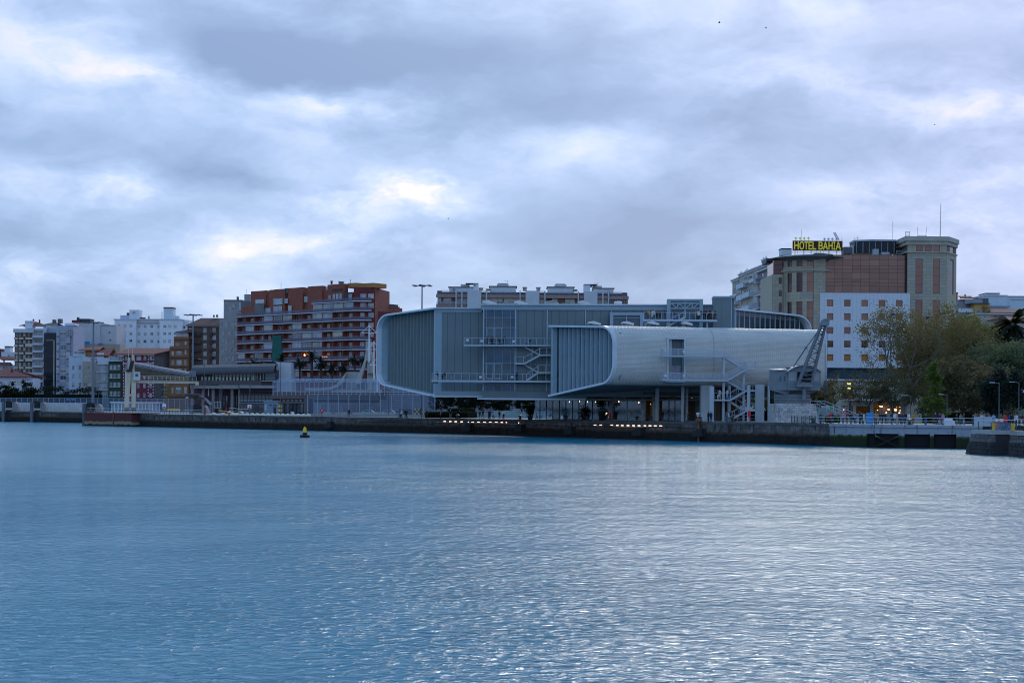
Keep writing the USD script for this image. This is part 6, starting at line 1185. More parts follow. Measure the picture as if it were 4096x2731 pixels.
mat('pale_blue_wall', (.46, .50, .56), .85, var=.10, streak=.25, streak_col=(.25, .26, .28)); mat('lilac_wall', (.32, .34, .43), .85, var=.1); mat('blank_wall', (.44, .44, .45), .9, var=.08, streak=.15, streak_col=(.3, .3, .3)); mat('green_wall', (.025, .055, .028), .8, var=.15); mat('crimson_wall', (.155, .026, .040), .85, var=.12); mat('orange_brick', (.25, .115, .05), .85, var=.18); mat('tan_wall', (.34, .29, .23), .85, var=.15, streak=.3); mat('stone_rubble', (.15, .13, .12), .95, var=.5, scale=2.0, bump=.6); mat('white_house', (.52, .54, .58), .85, var=.1, streak=.2, streak_col=(.3, .3, .32)); mat('brown_roof', (.13, .06, .05), .85, var=.25); mat('tarp_blue', (.03, .22, .50), .6, var=.4); mat('cyan_sign', (.05, .45, .58), .6, var=.3); mat('dark_slate', (.055, .055, .06), .8, var=.2); mat('ochre', (.36, .21, .07), .85); mat('grey_stone', (.30, .29, .28), .85, var=.18, streak=.3); glass('tower_glass', (.008, .012, .018), .25, .15)
Z1 = lambda x, y: (x / 4.9, 1280 + y / 4.9); Z2 = lambda x, y: (280 + x / 4.127, 1220 + y / 4.127); Z3b = lambda x, y: (480 + x / 5.2275, 1380 + y / 5.2275); Z4b = lambda x, y: (760 + x / 4.9, 1420 + y / 4.9)
FL = Fac(-60, 540, 300, 540)
h = HB('white house with a low red tiled roof and shuttered windows at the left edge', Fac(-60, 515, 140, 515), Z1, 'house')
h.front('white_house', -260, 1125, 520, [(165, 1195, 235, 1270), (335, 1195, 410, 1275), (10, 1200, 70, 1275), (545, 1230, 560, 1240)][:3], 12, 2, 1, blinds=(.6, .9, .4)); h.gable('tile_roof', -300, 935, 640, 1118, -40, 20, -1, 14)
for x, y in ((228, 965), (437, 1035)): h.box('chimney', 'crimson_wall', x - 15, y, x + 18, y + 80, 3, 3.8)
h.box('annexe', 'pale_blue_wall', 515, 1140, 640, 1200, .5, 9, foot=True); h.box('annexe_balcony', 'slab_white', 510, 1195, 640, 1228, -.6, .4)
h = HB('white gabled house behind the low red roof, far left', Fac(-60, 560, 140, 560), Z1, 'house')
h.front('white_house', -200, 880, 290, [(60, 900, 100, 960), (110, 900, 150, 960), (205, 885, 255, 975), (60, 780, 95, 825)], 10, 2, 1); h.gable('tile_roof', -200, 705, 280, 770, -100, 240, -.6, 12); h.gable('tile_roof', -200, 825, 200, 880, -150, 180, -2.0, 1.0)
h.front('white_wall', 25, 625, 290, [(150, 685, 200, 708)], 8, d0=6, y1=720, nx=1); h.box('roof_hood', 'white_wall', 90, 530, 200, 625, 8, 11); h.box('hood_cap', 'block_dark', 90, 508, 198, 530, 7.6, 11.5); h.box('wall', 'brick_dark', -160, 560, 12, 720, 7, 12)
h = HB('brown brick apartment tower with cream balconies and white end bay', Fac(40, 550, 180, 550), Z1)
cols_ = [(305, 345), (365, 410), (450, 500), (545, 580)]; rows_ = [(255, 320), (390, 455), (535, 600), (680, 765), (830, 905), (960, 1020)]
h.front('brick_brown', 290, 245, 645, [(a, c, b, d) for c, d in rows_ for a, b in cols_], 12, 1, 1, panes=('old_glass', 'old_glass', 'old_glass_pale', 'old_glass'), blinds=(None, None, .95, None, .6))
for k, y in enumerate((340, 485, 630, 770, 915, 1050)):
    for xa, xb in ((272, 345), (370, 455), (495, 640)): h.box('balcony', 'blind_cream', xa, y - (25 if k % 2 and xa > 400 else 0), xb, y + 38, -1.0, -.05)
h.box('roof_band', 'slab_white', 258, 170, 660, 245, -1.2, 11); h.box('roof_room', 'white_wall', 492, 20, 628, 165, 2, 6); h.box('roof_room_cap', 'slab_white', 488, 15, 632, 42, 1.8, 6.2); h.gable('tile_roof', 375, 60, 500, 118, 480, 500, 3, 8); h.gable('tile_roof', 628, 20, 860, 110, 630, 640, 3, 9); h.box('chimney', 'crimson_wall', 640, -20, 655, 60, 5, 6); h.box('chimney', 'crimson_wall', 760, -10, 775, 60, 5, 6)
h.front('pale_blue_wall', 640, 160, 865, [(655, 203, 845, 298)] + [(658, y, 832, y + 95) for y in (350, 495, 640, 785, 930, 1075, 1220)], 12, 3, 1, d0=-.5, panes=('old_glass_palest', 'old_glass', 'old_glass', 'old_glass'), blinds=(None,), frame='wood_brown', name='end_bay')
for y in (305, 450, 595, 740, 887, 1033, 1178, 1325): h.box('balcony', 'slab_white', 635, y, 848, y + 40, -1.5, -.52)
h.gable('dark_slate', 640, 30, 1110, 135, 900, 1030, 0, 14)
h = HB('dark glass clad tower strip between white and lilac apartment buildings', Fac(170, 545, 240, 545), Z1)
h.front('tower_glass', 865, 250, 1110, [], 10); h.box('side_wall', 'pale_blue_wall', 850, 135, 905, 400, .4, 9)
for k in range(7): h.box('glass_band', 'dark_slate', 868, 330 + 150 * k + (70 if k else 40), 1040, 336 + 150 * k + (70 if k else 40), -.1, .0)
h.box('beige_frame', 'old_beige', 1040, 390, 1068, 1470, -.15, -.02); h.box('beige_frame', 'old_beige', 905, 390, 1040, 402, -.15, -.02); h.box('roof_room', 'pale_blue_wall', 905, 110, 1110, 252, 3, 9)
for k, (x, y) in enumerate(((905, 550), (895, 850), (985, 700), (900, 1150), (970, 1148), (895, 1300), (985, 1000))): q = h.r(x, y, x, y); MB().ball((q[0], -.2, q[3]), .07).build('facade_light', M['white_wall'], h.T)
h = HB('lilac grey apartment building with white window bays left of the blank wall', Fac(220, 540, 300, 540), Z1)
h.front('lilac_wall', 1105, 110, 1440, [(1180, y, 1295, y + 85) for y in (205, 350, 497, 643, 790, 937, 1085, 1233, 1380)], 14, 2, 1, blinds=(.5, None, None, .6, None))
for k, y in enumerate((190, 330, 480, 625, 775, 920, 1065, 1215)):
    w = h.r(1118, y + 10, 1162, y + 125); MB().box(w[0], w[1], -.7, -.02, w[2] - .2, w[2]).build('bay_base', M['dark_slate'], h.T); window(h.T, w, -.7, M['slab_white'], M['old_glass_pale'], 2, 3, .08, name='bay_window')
    w = h.r(1312, y, 1415 if k == 0 else 1385, y + 125); MB().box(w[0], w[1], -.9, -.02, w[2] - .2, w[2]).build('bay_base', M['dark_slate'], h.T); window(h.T, w, -.9, M['slab_white'], M['old_glass_pale' if k % 2 else 'old_glass'], 3, 3, .08, name='bay_window')
h.box('roof_room', 'white_wall', 1270, 60, 1470, 105, 1, 6); h.box('chimney', 'block_dark', 1025, -10, 1075, 60, 4, 6); h.box('chimney', 'block_dark', 1130, -25, 1200, 60, 4, 6)
h = HB('large blank pale party wall above the red roofs', Fac(280, 580, 470, 580), Z2)
h.box('wall', 'blank_wall', 55, 290, 500, 660, 0, 14, foot=True); h.box('wall', 'blank_wall', 495, 335, 770, 660, .5, 14, foot=True); h.box('coping', 'roof_slate', 50, 283, 330, 294, -.2, 14); h.box('coping', 'roof_slate', 500, 328, 730, 338, .3, 14)
for x, y in ((640, 440), (655, 567)): w = h.r(x, y, x + 22, y + 24, .4); window(h.T, w, .35, M['dark_slate'], M['old_glass'], 1, 1, .06)
h.box('roof_house', 'dark_slate', 110, 225, 330, 290, 4, 10); h.gable('dark_slate', 100, 222, 345, 285, 160, 250, 3.5, 11); h.box('chimney', 'block_dark', 115, 200, 145, 240, 5, 6); h.box('red_parapet', 'crimson_wall', 30, 250, 150, 290, 2, 4)
h = HB('long low rendered house with blue tarpaulin strip on its parapet', Fac(270, 565, 520, 565), Z2, 'house')
h.box('wall', 'tan_wall', -10, 640, 820, 720, 0, 8, foot=True); h.box('tarpaulin', 'tarp_blue', -10, 592, 60, 645, -.3, -.1); h.box('tarpaulin', 'cyan_sign', 60, 595, 245, 638, -.35, -.15); h.box('tarpaulin', 'tarp_blue', 245, 598, 330, 642, -.3, -.1); h.box('tarpaulin', 'tarp_blue', 470, 628, 545, 648, -.3, -.1); h.box('parapet_rail', 'galv', 330, 610, 800, 615, -.2, -.12)
h = HB('white apartment building with flat roof towers behind the red tiled roofs', Fac(450, 605, 760, 605), Z2)
lw_ = [(783, 318, 832, 365), (880, 318, 930, 370), (982, 320, 1030, 370), (783, 440, 832, 495), (878, 443, 926, 492), (980, 443, 1028, 495), (783, 565, 830, 610), (880, 568, 924, 612), (980, 568, 1025, 612)]
h.front('white_wall', 735, 245, 1090, lw_, 12, 2, 1, blinds=(.9, .9, .9, .3, .6, .6, None, None, None)); rw_ = [(1540, 330, 1590, 375), (1622, 330, 1672, 378), (1715, 330, 1763, 378), (1540, 450, 1585, 495), (1625, 452, 1668, 495), (1715, 452, 1755, 495), (1535, 575, 1585, 625), (1620, 575, 1668, 625)]
h.front('white_wall', 1478, 245, 1835, rw_, 12, 2, 1, blinds=(.3, .9, .9, None, None, None, .9, .9)); cw_ = [(1113, 330, 1160, 378), (1218, 330, 1265, 378), (1325, 332, 1372, 378), (1447, 335, 1475, 382), (1113, 450, 1160, 505), (1218, 452, 1265, 505), (1327, 450, 1372, 502), (1447, 452, 1475, 505), (1110, 575, 1160, 625), (1212, 575, 1262, 625), (1325, 570, 1372, 625), (1443, 580, 1475, 630)]
h.front('white_wall', 1092, 300, 1476, cw_, 10, 2, 1, d0=2, blinds=(.8, None, None, None, .9, .9, None, .5, .8, None, None, None)); h.box('attic', 'white_wall', 1092, 235, 1478, 302, 2.5, 11)
for x0, x1, y in ((715, 1092, 230), (1478, 1845, 228), (1092, 1478, 228)): h.box('parapet', 'pale_blue_wall', x0, y, x1, y + 16, -.3 if x0 != 1092 else 1.8, 12.3)
h.box('attic_ledge', 'grey_wall', 1092, 290, 1478, 302, 1.6, 2.5)
h.front('white_wall', 1838, 245, 1965, [(1858, 345, 1905, 392)], 9, d0=4, nx=1); h.box('lift_house', 'white_wall', 978, 78, 1143, 245, 3, 8); w = h.r(1030, 108, 1080, 140, 3); window(h.T, w, 2.9, M['trim_pale'], M['old_glass_palest'], 1, 1, .1); h.box('roof_room', 'pale_blue_wall', 830, 170, 1040, 240, 4, 7); h.box('tank', 'block_dark', 935, 125, 978, 172, 4.5, 6); h.box('lift_house', 'blue_white', 1545, 50, 1697, 235, 3, 8); h.box('lift_house_cap', 'brick_dark', 1540, 36, 1702, 52, 2.8, 8.2); h.box('roof_box', 'blue_white', 1733, 178, 1793, 232, 4, 6); h.box('roof_plant', 'brick_dark', 1143, 205, 1240, 232, 4, 5); h.box('chimney', 'galv', 1287, 180, 1312, 232, 5, 5.6)
rl = MB(); q = h.r(1512, 105, 1530, 230, 3); MB().bar((q[0], 3, q[2]), (q[0], 3, q[3]), .1).bar((q[1], 3, q[2]), (q[1], 3, q[3]), .1).build('roof_ladder', M['galv'], h.T)
h = HB('pale grey house with orange dormer and glazed top bay', Fac(278, 500, 345, 500), Z2, 'house')
w_ = [(35, y, 75, y + 70) for y in (1000, 1140, 1285)] + [(145, y, 185, y + 70) for y in (1000, 1140, 1280, 1420)] + [(200, 890, 240, 925), (345, 885, 372, 922)]
h.front('pale_blue_wall', -20, 840, 212, w_[:7], 10, 1, 2); h.front('white_house', 60, 760, 255, [(65, 765, 125, 810), (135, 765, 250, 812)], 8, 4, 1, d0=1.5, y1=850); h.box('dormer', 'ochre', 255, 745, 370, 850, 2, 8); h.gable('tile_roof', 130, 672, 480, 750, 300, 470, .5, 12); h.box('white_parapet', 'slab_white', 20, 830, 250, 845, -.2, .5)
h = HB('beige house with brown windows below a sloping red roof', Fac(330, 498, 390, 498), Z2, 'house')
h.front('tan_wall', 212, 930, 430, [(295, 1010, 335, 1065), (225, 1150, 280, 1210), (298, 1150, 335, 1212), (220, 1285, 285, 1345), (290, 1285, 345, 1345), (220, 1425, 270, 1500), (290, 1425, 340, 1500)], 10, 2, 1); h.front('white_house', 212, 850, 440, [(345, 885, 372, 922), (405, 885, 432, 922)], 6, 1, 1, d0=1.0, y1=935); h.gable('tile_roof', 260, 690, 640, 840, 590, 650, .3, 12); h.box('white_gable', 'white_wall', 445, 790, 560, 900, .8, 1.0)
h = HB('narrow house with stacked white glazed galleries', Fac(380, 497, 440, 497), Z2, 'house')
h.front('grey_stone', 432, 975, 638, [(495, 985, 580, 1095), (490, 1120, 598, 1245), (485, 1285, 610, 1390), (450, 1430, 620, 1540)], 10, 5, 4, frame='slab_white', panes=('old_glass_pale',), blinds=(None,)); h.box('top_wall', 'white_house', 450, 870, 640, 975, 1.5, 8); h.box('gable', 'tile_roof', 540, 825, 620, 875, 2, 7)
for y in (970, 1105, 1260, 1400): h.box('ledge', 'slab_white', 430, y, 640, y + 10, -.3, 0)
h = HB('dark green house with white three part windows', Fac(432, 495, 492, 495), Z2, 'house')
gw = [(655, y, 700, y + 80) for y in (985, 1128, 1272, 1420)] + [(715, y, 765, y + 80) for y in (985, 1128, 1272, 1420)] + [(780, y, 828, y + 80) for y in (985, 1128, 1272, 1420)]
h.front('green_wall', 635, 925, 870, gw, 10, 2, 1, frame='slab_white', panes=('old_glass_pale', 'old_glass_pale', 'old_glass'), blinds=(None, None, None, .4, None)); h.front('pale_blue_wall', 645, 845, 870, [(655, 850, 725, 918), (735, 850, 805, 918), (812, 850, 866, 918)], 8, 3, 1, d0=.4, y1=925, frame='slab_white', panes=('old_glass_pale',), blinds=(None,)); h.box('ledge', 'slab_white', 635, 918, 872, 930, -.4, .4)
for y in (1062, 1205, 1350, 1498): h.box('sill_line', 'slab_white', 650, y, 830, y + 7, -.15, 0)
h = HB('crimson house with white quoins under a big red tiled roof', Fac(488, 493, 618, 493), Z2, 'house')
cr = [(905, 845, 945, 915), (1095, 842, 1175, 912), (1215, 838, 1258, 910), (1312, 835, 1355, 908), (905, 1150, 945, 1215), (905, 1300, 945, 1370), (1108, 1298, 1148, 1368), (1205, 1295, 1248, 1365), (1308, 1295, 1350, 1365), (1100, 1455, 1145, 1525), (1205, 1452, 1248, 1525), (1308, 1452, 1350, 1525), (905, 1000, 945, 1060), (905, 1455, 945, 1525), (1310, 1145, 1352, 1215), (1205, 1145, 1248, 1215), (1108, 1000, 1148, 1060), (1215, 1000, 1258, 1060)]
h.front('crimson_wall', 870, 825, 1382, cr, 12, 2, 1, frame='trim_pale', panes=('old_glass', 'old_glass_pale'), blinds=(None, None, .5))
for x in (875, 1285, 1365): 
    for k in range(14): h.box('quoin', 'slab_white', x, 835 + k * 50, x + 17, 858 + k * 50, -.12, -.01)
h.box('eave', 'slab_white', 720, 815, 1385, 828, -.8, .4)
for y in (950, 965, 1095): h.box('string_course', 'slab_white', 870, y, 1382, y + 9, -.15, -.01)
a = h.r(722, 690, 1385, 818, -1); e = h.r(1000, 690, 1650, 818, -1)
MB().hexa([(a[0], -1, a[2]), (a[1], -1, a[2]), (e[1] + 1, 9, e[3] - .3), (e[0] - 3, 9, e[3] - .3)], [(a[0], -1, a[2] + .3), (a[1], -1, a[2] + .3), (e[1] + 1, 9, e[3]), (e[0] - 3, 9, e[3])]).build('roof', M['tile_roof'], h.T)
gz_ = h.r(1382, 830, 1650, 1100); MB().loft([[(gz_[0], .1, 0), (gz_[0], .1, gz_[3] + .2), (gz_[1], 9, h.r(0, 695, 1, 700)[3]), (gz_[1], 9, 0)], [(gz_[0] - .3, .3, 0), (gz_[0] - .3, .3, gz_[3]), (gz_[1] - .3, 9.2, h.r(0, 695, 1, 700)[3]), (gz_[1] - .3, 9.2, 0)]]).build('gable_wall', M['stone_rubble'], h.T)
for x in (1300, 1430): w = h.r(x - 15, 740, x + 15, 752, 2); 
h = HB('ochre house with iron balconies behind the lattice gangway beam', Fac(610, 497, 690, 497), Z2, 'house')
h.front('ochre', 1380, 1250, 1640, [(1400, 1285, 1440, 1370), (1455, 1285, 1495, 1370), (1520, 1285, 1570, 1370), (1405, 1415, 1440, 1500), (1465, 1415, 1500, 1500), (1525, 1415, 1570, 1500)], 9, 2, 2, frame='trim_pale'); rl = MB()
for y in (1345, 1462): q = h.r(1385, y, 1610, y + 45, -.8); rail(rl, [(q[0], -.8, q[2]), (q[1], -.8, q[2])], q[3] - q[2], .05, .6, 1); MB().box(q[0], q[1], -.9, 0, q[2] - .15, q[2]).build('balcony_slab', M['slab_white'], h.T)
rl.build('balcony_rail', M['dark_metal'], h.T, kind='stuff'); h.box('brown_gable', 'brick_brown', 1460, 905, 1650, 1250, 3, 8)
h = HB('orange brick house with white windows and glazed attic', Fac(670, 496, 760, 496), Z2, 'house')
ow = [(1675, 758, 1715, 825), (1755, 758, 1842, 822), (1890, 735, 1920, 815), (1680, 905, 1715, 985), (1758, 905, 1842, 985), (1883, 900, 1918, 985), (1675, 1355, 1705, 1455), (1745, 1352, 1835, 1460), (1740, 618, 1805, 668), (1890, 595, 1925, 655), (1755, 1045, 1842, 1090), (1885, 1045, 1918, 1090), (1880, 1350, 1925, 1455)]
h.front('orange_brick', 1645, 680, 1960, ow[:8] + ow[10:], 10, 2, 1, frame='slab_white', panes=('old_glass_pale', 'old_glass'), blinds=(None, .4, None)); h.front('orange_brick', 1715, 520, 1960, ow[8:10], 9, 2, 1, d0=1, y1=690, frame='slab_white'); h.front('white_house', 1755, 452, 1950, [(1760, 458, 1850, 515), (1855, 458, 1945, 515)], 7, 5, 1, d0=1.5, y1=525, frame='slab_white', panes=('old_glass_pale',), blinds=(None,)); h.gable('brown_roof', 1740, 385, 2060, 452, 1950, 2000, .6, 9)
for y in (560, 715, 855, 1005, 1505): h.box('ledge', 'brick_brown', 1640 if y > 700 else 1715, y, 1960, y + 14, -.5 if y > 700 else .6, 0 if y > 700 else 1)
ZM = lambda x, y: (750 + x / 2.24, 1050 + y / 2.24)
mat('balcony_brown', (.075, .045, .04), .8, var=.2)
h = HB('brown brick apartment building under a dark hipped roof', Fac(745, 500, 880, 500), ZM)
h.front('brick_brown', 0, 572, 285, [(140, y, 172, y + 42) for y in (585, 650, 722, 795, 868)] + [(222, y, 255, y + 42) for y in (585, 650, 722, 795, 868)] + [(10, y, 45, y + 55) for y in (585, 660, 730, 800, 870)], 12, 1, 1, panes=('old_glass_pale', 'old_glass_palest', 'old_glass'), blinds=(None, .6, .4)); h.gable('brown_roof', -15, 486, 330, 568, 80, 280, -1, 14); h.box('eave', 'slab_white', -10, 560, 285, 573, -.8, .2)
for y in (628, 698, 770, 840, 910):
    for xa, xb in ((0, 118), (195, 222)): h.box('balcony', 'balcony_brown', xa, y, xb, y + 28, -1.1, -.02)
h.box('chimney', 'old_beige', 228, 468, 240, 490, 6, 7); h.box('chimney', 'old_beige', 256, 466, 270, 490, 6, 7)
h = HB('grey stone apartment building left of the red block', Fac(875, 495, 1010, 495), ZM)
sw = [(x, y, x + 18, y + 40) for x in (304, 332, 364, 392) for y in (535, 610, 688, 765, 840)] + [(420, y, 442, y + 50) for y in (535, 600, 680, 760, 835)]
h.front('grey_stone', 285, 505, 446, sw, 8, 1, 2, frame='trim_pale', panes=('old_glass', 'old_glass_pale'), blinds=(None, None, .5)); h.front('grey_stone', 325, 338, 570, [(338, 380, 352, 430), (368, 380, 386, 430), (400, 375, 418, 428), (428, 370, 444, 425)], 10, 1, 2, d0=5, frame='trim_pale'); h.box('glazed_balcony', 'old_glass_pale', 460, 355, 482, 430, 4.6, 5); h.box('balcony', 'attic_grey', 480, 345, 560, 410, 4.2, 5); h.box('parapet', 'grey_stone', 508, 285, 572, 345, 6, 12); h.box('parapet', 'attic_grey', 324, 333, 490, 342, 4.8, 12); h.box('chimney', 'block_dark', 440, 305, 456, 335, 7, 8)
mat('dark_red', (.20, .015, .02), .6)
# ferry terminal, gangway, fences, quay furniture on the left
mat('clad_brown', (.14, .11, .10), .75, var=.15); mat('concrete_pale', (.27, .25, .24), .85, var=.15, streak=.3, streak_col=(.15, .13, .12)); mat('steel_roof', (.05, .047, .05), .45, var=.1, spec=.5); mat('gangway_steel', (.16, .16, .18), .5, var=.2); mat('gangway_under', (.10, .075, .05), .8, var=.35); mat('gantry_cream', (.58, .52, .38), .6, var=.12, streak=.3, streak_col=(.3, .2, .12)); mat('plum_wall', (.12, .07, .085), .85, var=.1); mat('kiosk_blue', (.16, .24, .29), .6, var=.1); mat('tower_white', (.52, .53, .53), .8, var=.06, streak=.2, streak_col=(.35, .35, .34)); glass('hall_glass', (.035, .04, .04), .6); mat('panel_pale_green', (.42, .50, .42), .6); mat('navy_panel', (.02, .03, .05), .6)
FT = Fac(780, 420, 1170, 420); TM = thing('ferry_terminal', 'low ferry terminal with a long glazed gallery under a curved ribbed roof', 'terminal', FT.loc, FT.rz)
class TB_(HB):
    def __init__(s, F, Z, T): s.F, s.Z, s.T = F, Z, T
t = TB_(FT, Z4b, TM)
r = t.r(10, 315, 1660, 590); zf, zr_ = t.r(0, 320, 1, 500)[3], t.r(0, 225, 1, 300)[3]
# gallery: dark core, mullions, panes with pale lower panels
a = t.r(130, 320, 1170, 500); MB().box(a[0] - 3, t.r(1690, 0, 1690, 1)[0], .6, 9, a[2], a[3] + .6).build('gallery_core', M['mullion_dark'], TM)
n = 15; xs = np.linspace(a[0], a[1], n + 1); zm = t.r(0, 420, 1, 421)[3]
for i in range(n):
    MB().box(xs[i] + .12, xs[i + 1] - .12, .35, .4, zm + .05, a[3]).build('pane', M['hall_glass'], TM); MB().box(xs[i] + .25, xs[i + 1] - .25, .35, .4, a[2] + .1, zm - .02).build('lower_panel', M['panel_pale_green' if i not in (0,) else 'hall_glass'], TM); MB().box(xs[i] - .1, xs[i] + .1, .2, .6, a[2], a[3]).build('mullion', M['mullion_dark'], TM)
for x0, x1 in ((1195, 1215), (1220, 1255), (1262, 1285), (1305, 1325), (1365, 1390), (1422, 1455)): w = t.r(x0, 322, x1, 495, .3); window(TM, w, .3, M['mullion_dark'], M['hall_glass' if x0 > 1400 else 'panel_pale_green'], 1, 2, .06)
w = t.r(1465, 318, 1680, 500, -.2); window(TM, (w[0], w[1], w[2], w[3]), -.2, M['mullion_dark'], M['glass_teal'], 1, 2, .08, name='corner_glazing')
# curved roof of ribs
ra = t.r(30, 250, 1660, 320); prof = [(-1.2, zf - .3), (-1.3, zf + .1), (-1.0, zf + .7), (0, zf + 1.6), (1.6, zf + 2.2), (4, zf + 2.5), (8, zf + 1.8), (10, zf)]
nr = 46
for i in range(nr):
    x0, x1 = ra[0] + (ra[1] - ra[0]) * i / nr, ra[0] + (ra[1] - ra[0]) * (i + 1) / nr; dz = -.55 + .75 * min(1, i / nr)
    MB().loft([[(x, y, z + dz + o) for y, z in prof] + [(x, y, z + dz - .2 + o) for y, z in prof[::-1]] for x, o in ((x0, 0), (x0 + (x1 - x0) * .7, 0.03), (x0 + (x1 - x0) * .72, -.05), (x1, -.05))]).build('roof_rib', M['steel_roof'], TM)
e = t.r(1400, 215, 1650, 290, 3); MB().box(e[0], e[1], 2, 9, e[2], e[3]).build('roof_end', M['plum_wall'], TM)
t.box('deck_wall', 'clad_brown', 190, 500, 1400, 585, .2, 1)
for y in (512, 532, 552, 572): t.box('deck_rail', 'gangway_steel', 190, y, 1400, y + 5, .05, .15)
t.box('deck_soffit', 'mullion_dark', 1395, 505, 1630, 590, .3, 8); t.box('deck_edge', 'slab_white', 1395, 503, 1632, 514, -.2, .6); t.box('beam', 'concrete_pale', 0, 595, 950, 655, -.6, 8); t.box('beam', 'concrete_pale', 965, 590, 1640, 650, -.8, 8)
t.box('beam_joint', 'attic_grey', 948, 590, 970, 655, -.85, .5); t.box('deck_soffit', 'mullion_dark', 975, 655, 1640, 760, 1.0, 8)
for x, w_ in ((245, 52), (445, 60), (575, 50), (765, 48), (820, 48), (955, 48), (50, 52)): q = t.r(x - w_ / 2, 655, x + w_ / 2, 1060, .5 if x != 575 else 3); MB().lathe([((q[1] - q[0]) / 2, 0), ((q[1] - q[0]) / 2, q[3] + .2)], ((q[0] + q[1]) / 2, 1.2 if x not in (575, 765) else 4, 0), 14).build('column', M['concrete_pale'], TM, smooth=30)
for x in (365, 1217, 1447): q = t.r(x - 10, 640, x + 10, 800, 1.4); MB().box(q[0], q[1], 1.2, 1.5, q[2] if x > 400 else q[2], q[3]).build('white_post', M['slab_white'], TM)
t.box('back_wall', 'plum_wall', 90, 660, 1640, 1100, 7, 7.4, foot=True)
for x0, x1 in ((470, 510), (515, 550), (640, 690), (695, 740), (850, 885), (890, 925)): w = t.r(x0, 790, x1, 1010, 6.9); window(TM, w, 6.85, M['mullion_dark'], M['old_glass_pale'], 1, 2, .1)
w = t.r(975, 780, 1640, 915, .8); MB().box(w[0], w[1], 1.0, 6.8, 0, w[3] + .8).build('lower_hall_core', M['mullion_dark'], TM)
for i in range(9):
    x0, x1 = 985 + i * 71, 985 + (i + 1) * 71 - 12; q = t.r(x0, 782, x1, 862, .7); MB().box(q[0], q[1], .9, .95, q[2], q[3]).build('pane', M['hall_glass'], TM); q = t.r(x0, 868, x1, 912, .7); MB().box(q[0], q[1], .9, .95, q[2], q[3]).build('lower_panel', M['kiosk_blue'], TM)
t.box('hall_eave', 'navy_panel', 965, 745, 1640, 775, -.3, 1.2); t.box('pipe_rail', 'galv', 975, 932, 1450, 940, .3, .5)
t.box('plinth_wall', 'clad_brown', 975, 950, 1450, 1140, .6, .9, foot=True)
for (x0, y0, x1, y1, nx) in ((990, 975, 1050, 1110, 2), (1230, 975, 1335, 1130, 2), (1340, 975, 1445, 1130, 2), (1085, 965, 1170, 1000, 1)): w = t.r(x0, y0, x1, y1, .5); window(TM, w, .45, M['mullion_dark'], M['old_glass'], nx, 2, .08)
a = t.r(1410, 135, 1980, 720, 8); MB().box(a[0], t.r(1690, 1, 1690, 2, 8)[0], 10, 16, a[2], a[3]).build('lift_tower', M['tower_white'], TM); b = t.r(1688, 135, 1980, 720, 5); MB().box(b[0], b[1], 5, 14, 0, b[3]).build('lift_tower', M['tower_white'], TM); MB().box(a[0], b[1] + .1, 4.9, 16, b[3], b[3] + .15).build('tower_cap', M['navy_panel'], TM)
e = t.r(470, 915, 605, 1040, .3); window(TM, e, .2, M['slab_white'], M['hall_glass'], 2, 1, .15, name='entrance_frame')
# low brown wing to the right, with a slatted fascia, behind the mesh screen
FW2 = Fac(1088, 402, 1560, 396); LWG = thing('terminal_wing', 'low brown clad terminal wing behind the tilted mesh screen', 'terminal', FW2.loc, FW2.rz)
u = TB_(FW2, Z4b, LWG)
for k in range(5): u.box('fascia_board', 'clad_brown', 1615, 720 + k * 28, 3700, 746 + k * 28, 0, .3)
u.box('wing_core', 'mullion_dark', 1640, 720, 3700, 1140, .3, 8, foot=True); u.box('lintel', 'clad_brown', 1730, 912, 2240, 945, -.1, .3)
for i, x0 in enumerate((1780, 1860, 1940, 2020, 2095, 2160)): w = u.r(x0, 948, x0 + 62, 1130, .2); window(LWG, w, .15, M['mullion_dark'], M['old_glass'], 1, 2, .07)
for i in range(5): w = u.r(1810 + i * 82, 866, 1870 + i * 82, 908, .2); window(LWG, w, .18, M['mullion_dark'], M['old_glass'], 1, 1, .05)
u.box('wall_pier', 'clad_brown', 2230, 860, 2330, 1140, -.1, .3, foot=True); u.box('wall_pier', 'clad_brown', 1900, 945, 1935, 1140, -.05, .3, foot=True)
v = TB_(FW2, lambda x, y: (1220 + x / 3.92, 1280 + y / 3.92), LWG)
v.box('grey_wall', 'grey_wall', 130, 1240, 1330, 1480, -.2, .2, foot=True); v.box('window_band', 'mullion_dark', 140, 1245, 1160, 1290, -.3, -.21)
for x0, x1 in ((250, 340), (395, 470), (500, 540), (590, 720), (730, 880), (900, 1050), (1065, 1155)): w = v.r(x0, 1310, x1, 1440, -.3); window(LWG, w, -.35, M['galv'], M['old_glass'], 2, 1, .08)
